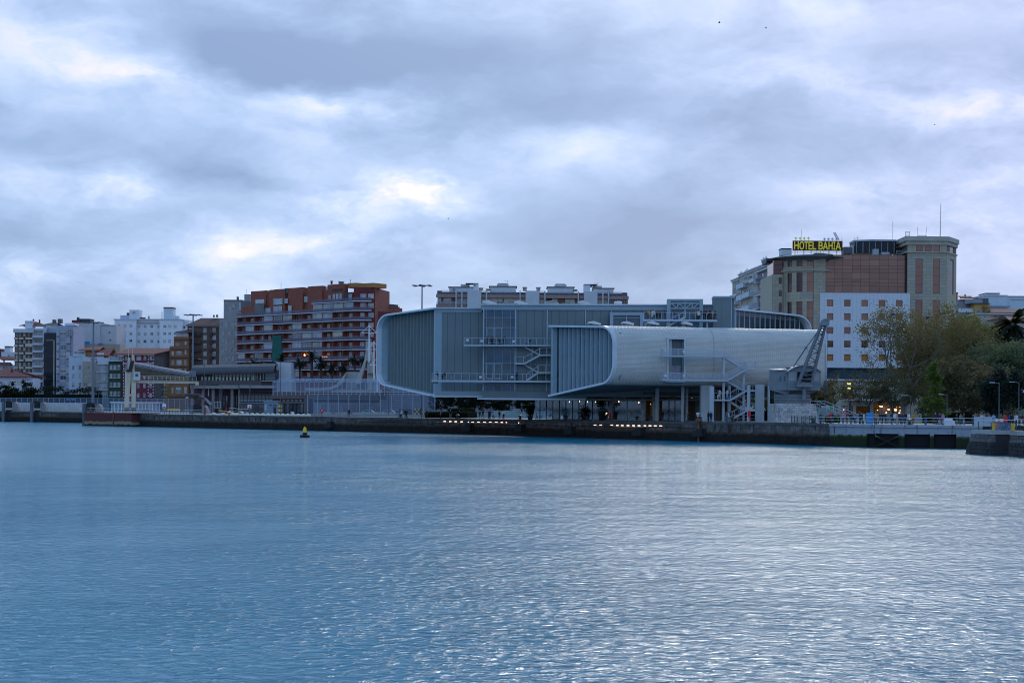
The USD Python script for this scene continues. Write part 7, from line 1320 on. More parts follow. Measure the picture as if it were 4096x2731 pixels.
# small grey blue cabin
FK = Fac(1055, 392, 1113, 392); KB = thing('service_cabin', 'small grey blue metal cabin with a barred door window before the terminal', 'cabin', FK.loc, FK.rz); k_ = TB_(FK, Z4b, KB)
dr = k_.r(1635, 965, 1690, 1140); wn = k_.r(1460, 965, 1503, 1080); b = k_.r(1448, 905, 1727, 1150)
wall(MB(), b[0], b[1], 0, b[3], 0, .15, [(dr[0], dr[1], .1, dr[3]), wn]).box(b[0], b[1], .15, 3, 0, b[3] - .02).build('wall', M['kiosk_blue'], KB); MB().box(b[0] - .1, b[1] + .1, -.2, 3.1, b[3], b[3] + .12).build('roof', M['galv'], KB)
d_ = MB().box(dr[0], dr[1], .04, .1, .1, dr[3]).build('door', M['navy_panel'], KB); MB().box(dr[0] + .12, dr[1] - .12, .0, .035, dr[2] + (dr[3] - dr[2]) * .62, dr[3] - .2).build('pane', M['old_glass'], d_); MB().box(wn[0], wn[1], .05, .1, wn[2], wn[3]).build('vent_panel', M['galv'], KB); q = k_.r(1555, 970, 1605, 990); MB().box(q[0], q[1], -.06, -.01, q[2], q[3]).build('vent_grille', M['dark_metal'], KB)
# gantry tower, beam and covered gangway
FG = Fac(500, 400, 800, 410); GA = thing('boarding_gantry', 'cream steel gantry carrying a long covered gangway to the terminal', 'gantry', FG.loc, FG.rz); q_ = TB_(FG, Z3b, GA)
def gpt(x, y, d=0): a = FG(*Z3b(x, y), d); return (a[0], d, a[1])
for pts, nm_ in ((((175, 330), (140, 1310)), 'leg'), (((290, 330), (285, 1310)), 'leg')):
    a, b = gpt(*pts[0], .5), gpt(*pts[1], .5); MB().hexa([(b[0] - .45, .2, b[2]), (b[0] + .45, .2, b[2]), (b[0] + .45, 1.2, b[2]), (b[0] - .45, 1.2, b[2])], [(a[0] - .75, .2, a[2] - 3), (a[0] + .75, .2, a[2] - 3), (a[0] + .75, 1.2, a[2] - 3), (a[0] - .75, 1.2, a[2] - 3)]).build(nm_, M['gantry_cream'], GA); MB().box(b[0] - .5, b[0] + .5, .1, 1.3, b[2] - .9, b[2] + .02).build('rusty_foot', M['rust'], GA)
a = q_.r(262, 205, 330, 560); MB().hexa([(a[0], .2, a[2]), (a[1], .2, a[2]), (a[1], 1.2, a[2]), (a[0], 1.2, a[2])], [(a[0], .3, a[3]), (a[0] + .55, .3, a[3]), (a[0] + .55, 1.1, a[3]), (a[0], 1.1, a[3])]).build('mast', M['gantry_cream'], GA)
q_.box('mast', 'gantry_cream', 172, 265, 215, 520, .4, 1.0); q_.box('cross_beam', 'gantry_cream', 150, 520, 270, 590, .3, 1.1); q_.box('cross_beam', 'gantry_cream', 165, 1020, 260, 1075, .4, 1.0)
for x in (178, 265): p0, p1 = gpt(x, 30, .6), gpt(x, 270, .6); MB().tube([p0, p1], .1, 5).build('guide_rail', M['gantry_cream'], GA)
c = q_.r(285, 560, 422, 735, -.8); w = q_.r(318, 600, 380, 660, -.8); wall(MB(), c[0], c[1], c[2], c[3], -.8, -.7, [w]).box(c[0], c[1], -.7, 1.4, c[2], c[3] - .02).build('control_cabin', M['tower_white'], GA); window(GA, w, -.78, M['dark_metal'], M['old_glass'], 1, 1, .06)
q_.box('walkway_beam', 'gantry_cream', 350, 750, 1580, 797, .2, 1.6); q_.box('walkway_floor', 'concrete_pale', 350, 733, 1620, 749, .0, 1.8)
rl = q_.r(420, 655, 1600, 735, .1); rm = MB(); rail(rm, [(rl[0], .1, rl[2]), (rl[1], .1, rl[2])], rl[3] - rl[2], .07, 1.25, 1); rm.build('walkway_rail', M['gantry_cream'], GA); q_.box('beam_bearing', 'gantry_cream', 1575, 765, 1650, 835, .0, 1.8); q_.box('bearing_block', 'bollard_rust', 1455, 800, 1600, 840, .2, 1.6)
# tube: barrel vault roof over a dark wedge
n = 16; A0, A1 = gpt(315, 345, 0), gpt(1510, 560, 0); B0, B1 = gpt(315, 530, 0), gpt(1510, 640, 0)
for i in range(n):
    t0, t1 = i / n, (i + 1) / n - .002; rings = []
    for tt in (t0, t1):
        x = A0[0] + (A1[0] - A0[0]) * tt; zt_ = A0[2] + (A1[2] - A0[2]) * tt; rings.append([(x, 2.2 - 2.2 * math.cos(an), zt_ - 1.15 + 1.15 * math.sin(an)) for an in np.linspace(0, math.pi, 9)])
    MB().loft(rings, close=True).build('vault_panel', M['gangway_steel'], GA)
u0 = [(A0[0], .1, A0[2] - 1.2), (A1[0], .1, A1[2] - 1.2), (gpt(1510, 665)[0], .1, gpt(1510, 665)[2]), (gpt(1030, 720)[0], .1, gpt(1030, 722)[2]), (gpt(640, 640)[0], .1, gpt(640, 645)[2]), (A0[0], .1, gpt(330, 590)[2])]
MB().loft([u0, [(x, 4.2, z) for x, _, z in u0]]).build('gangway_side', M['gangway_under'], GA); MB().tube([gpt(330, 450, -.02), gpt(1480, 655, -.02)], .05, 5).build('side_rail', M['galv'], GA)
s0 = q_.r(150, 325, 250, 560, 0); MB().hexa([(s0[0] - .3, -.2, s0[2]), (s0[1], -.2, s0[2]), (s0[1], 4.2, s0[2]), (s0[0] - .3, 4.2, s0[2])], [(s0[0] + 1.0, -.2, s0[3]), (s0[1] + .6, -.2, s0[3]), (s0[1] + .6, 4.2, s0[3]), (s0[0] + 1.0, 4.2, s0[3])]).build('gangway_mouth', M['mullion_dark'], GA); MB().bar(gpt(165, 500, -.3), gpt(205, 335, -.3), .25, .3).build('mouth_trim', M['galv'], GA)
q_.box('gangway_joint', 'gangway_steel', 1500, 535, 1590, 665, -.3, 4)
pk = q_.r(1490, 850, 1550, 1200, 1.2); MB().lathe([((pk[1] - pk[0]) / 2, 0), ((pk[1] - pk[0]) / 2, pk[3])], ((pk[0] + pk[1]) / 2, 1.8, 0), 12).build('support_column', M['concrete_pale'], GA)
cn = q_.r(1410, 1015, 1640, 1080, 1.0); MB().lathe([(.6, cn[2] - .3), (2.6, cn[3] - .3), (2.6, cn[3])], ((pk[0] + pk[1]) / 2, 1.8, 0), 16).build('column_collar', M['clad_brown'], GA)
SH = thing('bus_shelter', 'shelter with a curved white roof and brown soffit under the terminal deck', 'shelter', FG.loc, FG.rz); s5 = TB_(FG, Z3b, SH)
a = s5.r(1400, 1050, 1905, 1200, 4); arc_ = [(a[0] + (a[1] - a[0]) * tt, a[2] + (a[3] - a[2]) * (1 - (2 * abs(tt - .42)) ** 2 * (.9 if tt > .42 else .5))) for tt in np.linspace(0, 1, 13)]
MB().loft([[(x, y, z) for x, z in arc_] + [(x, y, z - .15) for x, z in arc_[::-1]] for y in (3, 6)]).build('curved_roof', M['white_wall'], SH); MB().loft([[(x, 3.05, z - .16) for x, z in arc_[2:9]] + [(x, 3.05, arc_[2][1] - .9) for x, z in arc_[2:9][::-1]], [(x, 3.15, z - .16) for x, z in arc_[2:9]] + [(x, 3.15, arc_[2][1] - .9) for x, z in arc_[2:9][::-1]]]).build('soffit', M['brick_brown'], SH); s5.box('post', 'galv', 1420, 1110, 1432, 1330, 4, 4.15, foot=True); s5.box('post', 'galv', 1880, 1180, 1892, 1330, 4, 4.15, foot=True)
# concrete sculpture-like monument with sails and white masts
mat('mon_concrete', (.38, .37, .34), .85, var=.15, streak=.3, streak_col=(.2, .19, .17))
FMn = Fac(1380, 388, 1540, 388); MN = thing('concrete_monument', 'swooping pale concrete monument rising to a blunt tower', 'monument', FMn.loc, FMn.rz); Zm = lambda x, y: (1220 + x / 3.92, 1280 + y / 3.92)
def mp(x, y, d=0): a = FMn(*Zm(x, y), d); return (a[0], a[1])
def sweep(outer, inner, d0, d1, nm_, m_='mon_concrete'): MB().loft([[(x, y, z) for x, z in [mp(*p) for p in outer] + [mp(*p) for p in inner[::-1]]] for y in (d0, d1)]).build(nm_, M[m_], MN)
sweep([(0, 1105), (200, 1108), (400, 1090), (520, 1040), (600, 960), (650, 810)], [(0, 1060), (200, 1062), (380, 1050), (500, 1005), (590, 930), (622, 905)], 0, 3.5, 'left_swoop')
sweep([(950, 330), (1030, 330), (1030, 640), (960, 640), (930, 760), (880, 910), (870, 1000), (800, 1000)], [(950, 330), (950, 500), (930, 620), (880, 760), (805, 905), (780, 960)], 0, 2.5, 'tower_swoop')
b0, b1 = mp(650, 812, 3), mp(860, 905, 3); MB().box(b0[0], b1[0], 2.5, 6, b1[1] - 3, b0[1]).build('curved_wall', M['mon_concrete'], MN); b0, b1 = mp(975, 645, 1), mp(1060, 1080, 1); MB().box(b0[0], b1[0], .8, 3, b1[1] - .5, b0[1]).build('tower_stem', M['mon_concrete'], MN); b0, b1 = mp(1025, 545), mp(1055, 645); MB().box(b0[0], b1[0], .3, 2, b1[1], b0[1]).build('tower_rib', M['mon_concrete'], MN); b0, b1 = mp(1060, 830), mp(1150, 1060); MB().box(b0[0], b1[0], 1.5, 5, b1[1] - .5, b0[1]).build('side_wall', M['mon_concrete'], MN); b0, b1 = mp(985, 832), mp(1100, 850); MB().box(b0[0], b1[0], -.5, 2, b1[1], b0[1]).build('ledge', M['clad_brown'], MN)
b0, b1 = mp(400, 1080), mp(1180, 1140); MB().box(b0[0], b1[0], 1.0, 6, b1[1], b0[1]).build('base_block', M['mon_concrete'], MN); b0, b1 = mp(815, 985), mp(970, 1065); MB().box(b0[0], b1[0], .6, .95, b1[1], b0[1]).build('base_window', M['old_glass'], MN)
for xm, y0, y1, half, yb, d, lab in ((1006, 75, 545, 118, 198, -1.0, 'tall white steel mast with yard, left of three beside the monument'), (1082, 330, 830, 115, 460, -2.0, 'white steel mast with yard, middle of three beside the monument'), (1134, 580, 1015, 117, 703, -3.0, 'white steel mast with yard, nearest the museum of the three')):
    T = thing('white_mast', lab, 'mast', FMn.loc, FMn.rz, 'white masts beside the concrete monument'); p0, p1 = mp(xm, y1, d), mp(xm, y0, d); ya, yb_ = mp(xm - half, yb, d), mp(xm + half, yb, d); MB().tube([(p0[0], d, p0[1] - 2), (p1[0], d, p1[1])], (.22, .13), 8).build('pole', M['white_paint'], T); MB().bar((ya[0], d, ya[1]), (yb_[0], d, yb_[1]), .16).build('yard', M['white_paint'], T); 
    for e_ in (ya, yb_): MB().tube([(e_[0], d, e_[1]), (p1[0], d, p1[1] - .3)], .06, 5).build('stay', M['white_paint'], T)
# tilted mesh screen
mesh_screen('screen_mesh', (.10, .135, .19), .58); mesh_screen('fence_mesh', (.07, .095, .135), .62); mat('frame_blue', (.34, .40, .46), .5, var=.05)
FC = Fac(1092, 380, 1730, 368); CS = thing('mesh_screen', 'tall translucent mesh screen leaning back at its top above the brown wing', 'screen', FC.loc, FC.rz); Zc = lambda x, y: (760 + x / 4.9, 1420 + y / 4.9)
x0, x1 = 0, FC.x(1730); zt_ = FC.z(1300, 1527); zb_ = FC.z(1300, 1566); n = 34
for i in range(n):
    a, b = x0 + (x1 - x0) * i / n, x0 + (x1 - x0) * (i + 1) / n
    MB().add([(a, 0, zb_), (b, 0, zb_), (b, 0, zt_), (a, 0, zt_)], [(0, 1, 2, 3)]).build('mesh_panel', M['screen_mesh'], CS); MB().add([(a, 0, zt_), (b, 0, zt_), (b + .9, 3.0, zt_ + .9), (a + .9, 3.0, zt_ + .9)], [(0, 1, 2, 3)]).build('top_panel', M['screen_mesh'], CS)
    MB().bar((a, -.05, zb_ - 1.0), (a, -.05, zt_), .10).bar((a, -.05, zt_), (a + .9, 3.0, zt_ + .9), .10).build('frame', M['frame_blue'], CS)
for z, y, o in ((zt_, -.05, 0), (zt_ + .9, 3, .9), (zb_, -.05, 0)): MB().bar((x0 + o, y, z), (x1 + o, y, z), .1).build('rail', M['frame_blue'], CS)
def fence(label, F, y0t, y0b, n, mesh, name='mesh_fence', x0=None, x1=None, foot=0.0, framem='frame_blue', r_=.05, cat='fence', yt=None):
    T = thing(name, label, cat, F.loc, F.rz); a0, a1 = (x0 or 0), (x1 or F.w)
    for i in range(n):
        a, b = a0 + (a1 - a0) * i / n, a0 + (a1 - a0) * (i + 1) / n; MB().add([(a, 0, foot), (b, 0, foot), (b, 0, y0t), (a, 0, y0t)], [(0, 1, 2, 3)]).build('panel', M[mesh], T)
    for i in range(n + 1): a = a0 + (a1 - a0) * i / n; MB().box(a - r_, a + r_, -.1, -.0, 0, y0t + .05).build('post', M[framem], T)
    MB().box(a0, a1, -.09, -.01, y0t, y0t + .08).build('rail', M[framem], T); return T
ff1 = Fac(1231, 331, 1740, 317); fence('tall grey mesh fence on a low wall along the quay left of the museum', ff1, ff1.z(1480, 1578), 0, 12, 'fence_mesh')
MB().box(0, ff1.w, -1.0, -.4, 0, ff1.z(1480, 1656)).xf(math.radians(ff1.rz), ff1.loc).build('low_wall', M['concrete_pale'], label='low stained concrete wall before the tall mesh fence', cat='wall')
for i, (xa, xb) in enumerate(((1294, 1322), (1342, 1385), (1410, 1455), (1474, 1520), (1535, 1580), (1618, 1660))):
    f_ = Fac(xa, 336, xb, 335); MB().prism([(0, 0), (f_.w, 0), (f_.w, .9), (0, .9)], 0, .35).box(0, f_.w, -.15, .5, 0, .3).xf(math.radians(f_.rz), f_.loc).build('concrete_barrier', M['old_cream'], label='beige concrete barrier behind the mesh fence, ' + ['leftmost', 'second', 'third', 'fourth', 'fifth', 'rightmost'][i] + ' in the row', cat='barrier', group='beige barriers behind the mesh fence')
# far left: fence with hedge, white corrugated barrier, berth wall
fl2 = Fac(-60, 470, 900, 452); fence('long dark mesh fence along the road behind the ferry berth', fl2, fl2.z(200, 1592), 0, 44, 'fence_mesh', name='road_fence')
T = thing('blue_road_sign', 'pair of small blue signs on the dark fence at the left', 'sign', fl2.loc, fl2.rz)
for a, b in ((266, 282), (287, 303)): q = fl2.rect(a, 1595, b, 1601); MB().box(q[0], q[1], -.25, -.15, q[2], q[3]).build('panel', M['tarp_blue'], T)
wf = Fac(-20, 448, 345, 440); T = thing('corrugated_barrier', 'white corrugated barrier along the ferry berth', 'barrier', wf.loc, wf.rz); zt_, zb_ = wf.z(200, 1610), wf.z(200, 1636)
n = 40
for i in range(n): a, b = wf.w * i / n, wf.w * (i + 1) / n; MB().slab([(a, 0), (a + (b - a) * .5, -.35), (b, 0), (b, .1), (a + (b - a) * .5, -.25), (a, .1)], zb_, zt_).build('panel', M['slab_white'], T)
MB().box(-.1, wf.w + .1, -.3, .6, 0, zb_).build('berth_wall', M['old_cream'], T)
wf2 = Fac(440, 415, 640, 408); T = thing('glazed_walkway', 'white framed glazed walkway behind the rusty pontoon', 'walkway', wf2.loc, wf2.rz)
q = wf2.rect(445, 1611, 638, 1640); n = 14
for i in range(n): a, b = q[0] + (q[1] - q[0]) * i / n, q[0] + (q[1] - q[0]) * (i + 1) / n; window(T, (a, b, 0.1, q[3] - (.0 if i > 4 else .1)), 0, M['white_paint'], M['old_glass_pale'], 1, 1, .12, name='bay')
MB().hexa([(q[0] - .3, -.3, q[3]), (q[1] + .2, -.3, q[3]), (q[1] + .2, 2, q[3]), (q[0] - .3, 2, q[3])], [(q[0] - .3, -.3, q[3] + .3), (q[1] + .2, -.3, q[3] + .25), (q[1] + .2, 2, q[3] + .2), (q[0] - .3, 2, q[3] + .3)]).build('roof', M['white_paint'], T)
# mooring dolphins: pile, drum fender, concrete buttress
dk2 = klass('berth_dolphin')
MB().box(-2.0, -.9, -2.6, -1.5, -7, 4.0).build('pile', M['crane_dark'], dk2); MB().lathe([(1.0, -1.3), (1.25, -1.2), (1.25, 1.2), (1.0, 1.3)], n=18).xf(0, (.4, -1.0, 2.6)).build('drum_fender', M['rubber'], dk2, smooth=30); MB().prism([(-.8, 4.0), (-.4, 4.3), (1.6, 4.3), (1.8, 3.4), (-.8, 3.6)], -1.8, 0).build('fender_hood', M['rubber'], dk2); MB().prism([(1.7, 0), (1.8, 3.7), (2.9, 3.9), (3.7, 3.2), (4.2, 1.6), (4.3, 0)], -.8, 1.2).build('buttress', M['concrete_pale'], dk2); MB().prism([(-.7, -4), (1.6, -4), (1.6, .6), (-.7, .6)], -1.4, -.1).build('lower_fender', M['rubber'], dk2)
for px, D, sc, lab in ((30, None, .74, 'ferry berth dolphin with drum fender and buttress, leftmost'), (143, None, .74, 'ferry berth dolphin with drum fender and buttress, second from left'), (364, 375, .78, 'ferry berth dolphin with drum fender above the rusty pontoon'), (790, 379, .74, 'ferry berth dolphin with drum fender below the terminal gallery')):
    p = on_edge(px, .6) if D is None else at(px, D) - (0, 0, .6); copy_of(dk2, 'berth_dolphin', lab, 'dolphin', p, -5, 'mooring dolphins with drum fenders', sc)
# rusty pontoon
g = G(); pos = g.n('geometry', 'position'); z_ = g.n('separate_xyz', 'z', vector=pos); nn = g.n('noise_texture', 'fac', vector=pos, scale=.5, detail=5.0, roughness=.6); zz = g.m('add', z_, g.m('multiply', g.m('subtract', nn, .5), 1.1)); r1 = g.mix(nn, (.075, .018, .02), (.12, .035, .03)); r2 = g.mix(nn, (.20, .15, .09), (.30, .24, .16)); c = g.mix(g.mr(zz, 1.15, 1.25), r2, r1); c = g.mix(g.mr(zz, .35, .6), (.012, .010, .009), c)
M['pontoon'] = g.done('rusty_pontoon', surface=g.n('principled_bsdf', 'BSDF', base_color=c, roughness=.75, specular_ior_level=.3))
fp = Fac(338, 371, 527, 361, z0=0); PT = thing('rusty_pontoon', 'rusty dark red steel pontoon with pale tide line at the berth corner', 'pontoon', fp.loc, fp.rz)
zt_ = 3.3; xm = fp.x(457, 1670)
MB().slab([(0, 0), (xm - .05, -.2), (xm - .05, 9), (2.5, 9)], -3, zt_).build('hull', M['pontoon'], PT); MB().slab([(xm + .05, -.2), (fp.w, 0), (fp.w, 9), (xm + .05, 9)], -3, zt_).build('hull', M['pontoon'], PT); MB().box(xm - .12, xm + .12, -.4, -.1, -3, zt_ + .4).build('guide', M['rust'], PT); MB().slab([(-1.5, .8), (0, -.15), (fp.w + .6, -.15), (fp.w + .6, 9.2), (-1.0, 9.2)], zt_, zt_ + .12).build('deck', M['rust'], PT)
railing_thing('white railing with two bars round the rusty pontoon deck', [fp.world(.4, .5, zt_ + .1), fp.world(7, .3, zt_ + .1), fp.world(fp.w + 8, .6, 3.25), on_edge(650, 2.0)], (1.1, .55), 1.2, curve=False, m_='white_paint', r=.045)
railing_thing('white quay railing between the pontoon and the ferry berth dolphin', [on_edge(640, 1.2), on_edge(707, 1.2)], (1.1, .55), 1.2, curve=False, m_='white_paint', r=.045)
railing_thing('short white quay railing in front of the dark dolphin', [on_edge(718, 1.2), on_edge(788, 1.2)], (1.1, .55), 1.2, curve=False, m_='white_paint', r=.045)
railing_thing('white railing behind the first cream domes', [on_edge(838, 6) + (0, 0, .5), on_edge(925, 5) + (0, 0, .2)], (1.2, .6), 1.0, curve=False, m_='white_paint', r=.04)
MB().bar(on_edge(822, 4) + (0, 0, 1.1), on_edge(893, 4) + (0, 0, .5), .14).build('barrier_arm', M['yellow_paint'], label='yellow and black barrier arm slanting behind the first domes', cat='barrier')
for px, lab, D in ((820, 'slim red post at the left end of the domes', 356), (905, 'short dark red post under the terminal gallery', 392), (363, 'red post on the pontoon by the lamp mast', 372)):
    p = at(px, D); MB().lathe([(.2, 0), (.2, 1.6), (.16, 1.75), (.02, 1.8)], p, 10).build('red_post', M['dark_red'], label=lab, cat='post')
for px, D, lab in ((657, 385, 'small white and red notice on a post by the white railing'), (998, 380, 'white notice board fixed to a lamp post before the terminal')):
    p = at(px, D); T = thing('notice_board', lab, 'sign', p); MB().box(-.05, .05, 0, .1, 0, 1.8).build('post', M['galv'], T); MB().box(-.5, .5, -.06, 0, 1.5, 2.6).build('board', M['white_paint'], T); MB().box(-.4, .4, -.075, -.061, 1.6, 1.85).build('red_band', M['red_paint'], T)
for px, lab in ((896, 'white topped mooring buoy on the quay under the gallery'), (945, 'white capped orange bollard among the cream domes'), (1148, 'white capped orange bollard right of the striped post')): p = on_edge(px, 1.6); T = thing('capped_bollard', lab, 'bollard', p, group='white capped bollards among the domes'); MB().lathe([(.3, 0), (.26, .65), (.1, .7)], n=10).build('post', M['brick_orange'], T); MB().lathe([(.5, .7), (.5, .8), (.1, .95)], n=12).build('cap', M['white_paint'], T)
p = at(1120, 350); T = thing('striped_post', 'yellow and black striped guard post at the foot of a lamp', 'post', p)
for k in range(5): MB().box(-.35, .35, -.2, .2, k * .5, k * .5 + .49).build('band', M['yellow_paint' if k % 2 == 0 else 'dark_metal'], T)
p = at(745, 380); MB().hexa([(p[0] - 5, p[1], p[2] + .8), (p[0] - 2, p[1], p[2] + .8), (p[0] - 2, p[1] + 1, p[2] + .8), (p[0] - 5, p[1] + 1, p[2] + .8)], [(p[0] - 5, p[1], p[2] + 1.3), (p[0] - 2, p[1], p[2] + 1.3), (p[0] - 2, p[1] + 1, p[2] + 1.3), (p[0] - 5, p[1] + 1, p[2] + 1.3)]).build('yellow_skip', M['yellow_paint'], label='long yellow barrier box behind the white quay railing', cat='barrier')
# lamp posts and high masts
mat('mast_grey', (.16, .185, .21), .5, var=.08)
def high_mast(px, ytop, D, lab, w=.28):
    p = at(px, D); T = thing('high_mast', lab, 'light mast', p); H = HC - ray(px, ytop)[1] * D - p[2]
    MB().lathe([(w, 0), (w * .75, H * .6), (w * .5, H)], n=10).build('pole', M['mast_grey'], T); MB().lathe([(1.1, H - .1), (1.15, H + .05), (1.0, H + .2)], n=16).build('ring', M['mast_grey'], T)
    for k in range(6):
        a = k * math.pi / 3 + .4; c_, s_ = math.cos(a), math.sin(a); MB().bar((0, 0, H), (c_ * 2.0, s_ * 2.0, H + .05), .12).build('arm', M['mast_grey'], T); MB().box(-.45, .45, -.25, .25, -.12, .14).xf(a, (c_ * 2.35, s_ * 2.35, H)).build('floodlight', M['dark_metal'], T)
high_mast(371.5, 1290, 400, 'tall grey floodlight mast before the blank pale wall', .42); high_mast(770, 1260, 430, 'tall grey floodlight mast before the brown hipped roof block', .4); high_mast(1685, 1143, 380, 'tall floodlight mast rising behind the museum roof', .34)
mat('lamp_dark', (.07, .085, .10), .5)
def lamp(px, ytop, D, lab, arm=.9, both=False, r_=.07):
    p = at(px, D); T = thing('street_lamp', lab, 'lamp', p, group='grey lamp posts'); H = HC - ray(px, ytop)[1] * D - p[2]; MB().tube([(0, 0, 0), (0, 0, H)], (r_ * 1.4, r_), 8).build('pole', M['lamp_dark'], T)
    for sgn in ((-1, 1) if both else (-1,)): MB().tube([(0, 0, H - .1), (sgn * arm, -.1, H)], r_ * .7, 5).build('arm', M['lamp_dark'], T); MB().box(-.35, .35, -.15, .15, -.06, .06).xf(0, (sgn * (arm + .25), -.1, H)).build('lantern', M['galv'], T)
for a in ((817, 1436, 350, 'slim lamp post with one arm before the left end of the terminal gallery'), (999, 1447, 345, 'slim lamp post before the right part of the terminal gallery'), (1122, 1446, 340, 'slim lamp post before the white lift tower'), (887, 1512, 372, 'short thin lamp post under the middle of the gallery'), (394, 1545, 405, 'thin pole right of the floodlight mast behind the pontoon'), (1555, 1553, 322, 'grey pole at the corner of the mesh fence'), (1686, 1580, 300, 'lamp pole on the quay left of the dark round trees')): lamp(*a)
for px, yt, lab in ((3642, 1581, 'lamp post at the left of the slim green tree'), (3788, 1577, 'lamp post with a left arm beside the white bench'), (3996, 1530, 'tall lamp post before the dark pine'), (4075, 1528, 'lamp post nearest the right edge')): lamp(px, yt, 232 if px < 3900 else 205, lab, .8, r_=.06)
T = thing('globe_lamp', 'lamp post with two glowing yellow lanterns before the hotel', 'lamp', at(3394, 330)); H = HC - ray(3394, 1535)[1] * 330 - 3.47; MB().tube([(0, 0, 0), (0, 0, H)], .09, 8).build('pole', M['mast_grey'], T)
lit('lamp_yellow', (1.0, .66, .12), 2.6)
for dz in (0, -1.0): MB().box(-.42, .42, -.2, .2, H + dz - .12, H + dz + .14).build('lantern', M['lamp_yellow'], T)
T = thing('round_lamp', 'blue shaded round street lamp at the right edge', 'lamp', at(4086, 215)); H = HC - ray(4086, 1566)[1] * 215 - 3.47; MB().tube([(.9, 0, 0), (.9, 0, H)], .09, 8).build('pole', M['mast_grey'], T); MB().lathe([(.9, H - .2), (.95, H), (.6, H + .25), (.1, H + .4)], n=16).build('shade', M['white_paint'], T); MB().lathe([(.7, H - .3), (.9, H - .2)], n=16).build('diffuser', M['tarp_blue'], T)
# cars and stuff behind the mesh
glass('car_glass', (.02, .03, .04), .8); mat('tyre', (.012, .012, .012), .9, var=0)
def car(lab, px, D, col, name, van=False, rz=0, sc=1.0):
    mat(name, col, .35, var=.04, spec=.6); T = thing('parked_car', lab, 'van' if van else 'car', at(px, D), rz, 'vehicles parked behind the mesh fence', sc)
    if van: body = [(-2.4, .35), (2.3, .35), (2.45, .9), (1.75, 1.25), (1.2, 1.95), (-2.35, 1.98), (-2.45, 1.0)]; win = [(1.05, 1.25), (1.62, 1.28), (1.15, 1.8), (1.0, 1.85)], [(-2.2, 1.25), (.95, 1.25), (.9, 1.82), (-2.2, 1.82)]
    else: body = [(-2.05, .32), (2.05, .32), (2.1, .75), (1.9, .92), (1.05, 1.0), (.35, 1.46), (-1.2, 1.50), (-1.85, 1.05), (-2.1, .9)]; win = [(-1.55, 1.05), (-.35, 1.05), (-.35, 1.42), (-1.15, 1.42)], [(-.28, 1.05), (.85, 1.05), (.3, 1.39), (-.28, 1.42)]
    MB().loft([[(x, y, z if z < 1.02 else .95 + (z - .95)) for x, z in body] for y in (-.85, .85)]).build('body', M[name], T, smooth=20)
    for w in win:
        for y in (-.87, .87): MB().prism(w, y - .01, y + .01).build('side_window', M['car_glass'], T)
    for x in (-1.3, 1.3):
        for y in (-.8, .8): wl = MB().lathe([(.1, -.1), (.32, -.1), (.32, .1), (.1, .1)], n=14); v_, f_ = wl.arr(); MB().add(np.stack([v_[:, 0] + x, v_[:, 2] + y, v_[:, 1] + .32], 1), f_).build('wheel', M['tyre'], T)
    MB().box(2.02, 2.1, -.75, -.45, .6, .75).build('headlight', M['white_paint'], T); MB().box(2.02, 2.1, .45, .75, .6, .75).build('headlight', M['white_paint'], T); MB().box(-2.12, -2.04, -.78, -.5, .7, .85).build('tail_light', M['red_paint'], T)
car('light blue car parked behind the mesh fence', 1480, 341, (.30, .45, .48), 'car_blue'); car('white car with pale roof rails parked behind the mesh fence', 1548, 337, (.55, .57, .60), 'car_white', rz=180); car('silver estate car beside the white one behind the fence', 1590, 339, (.35, .37, .40), 'car_silver'); car('dark van parked behind the mesh fence, right of the cars', 1637, 336, (.05, .055, .065), 'car_dark', van=True); car('white hatchback seen between the round trees', 2075, 350, (.60, .62, .64), 'car_white2', rz=180, sc=1.15)
for i, px in enumerate((1672, 1692)):
    T = thing('striped_barrier', 'yellow and black chequered road barrier, ' + ('left' if i == 0 else 'right') + ' of the pair behind the fence', 'barrier', at(px, 327), group='chequered road barriers')
    for a in range(4):
        for b in range(4): MB().box(-.8 + a * .4, -.8 + a * .4 + .39, -.15, .15, b * .5, b * .5 + .49).build('block', M['yellow_paint' if (a + b) % 2 else 'dark_metal'], T)
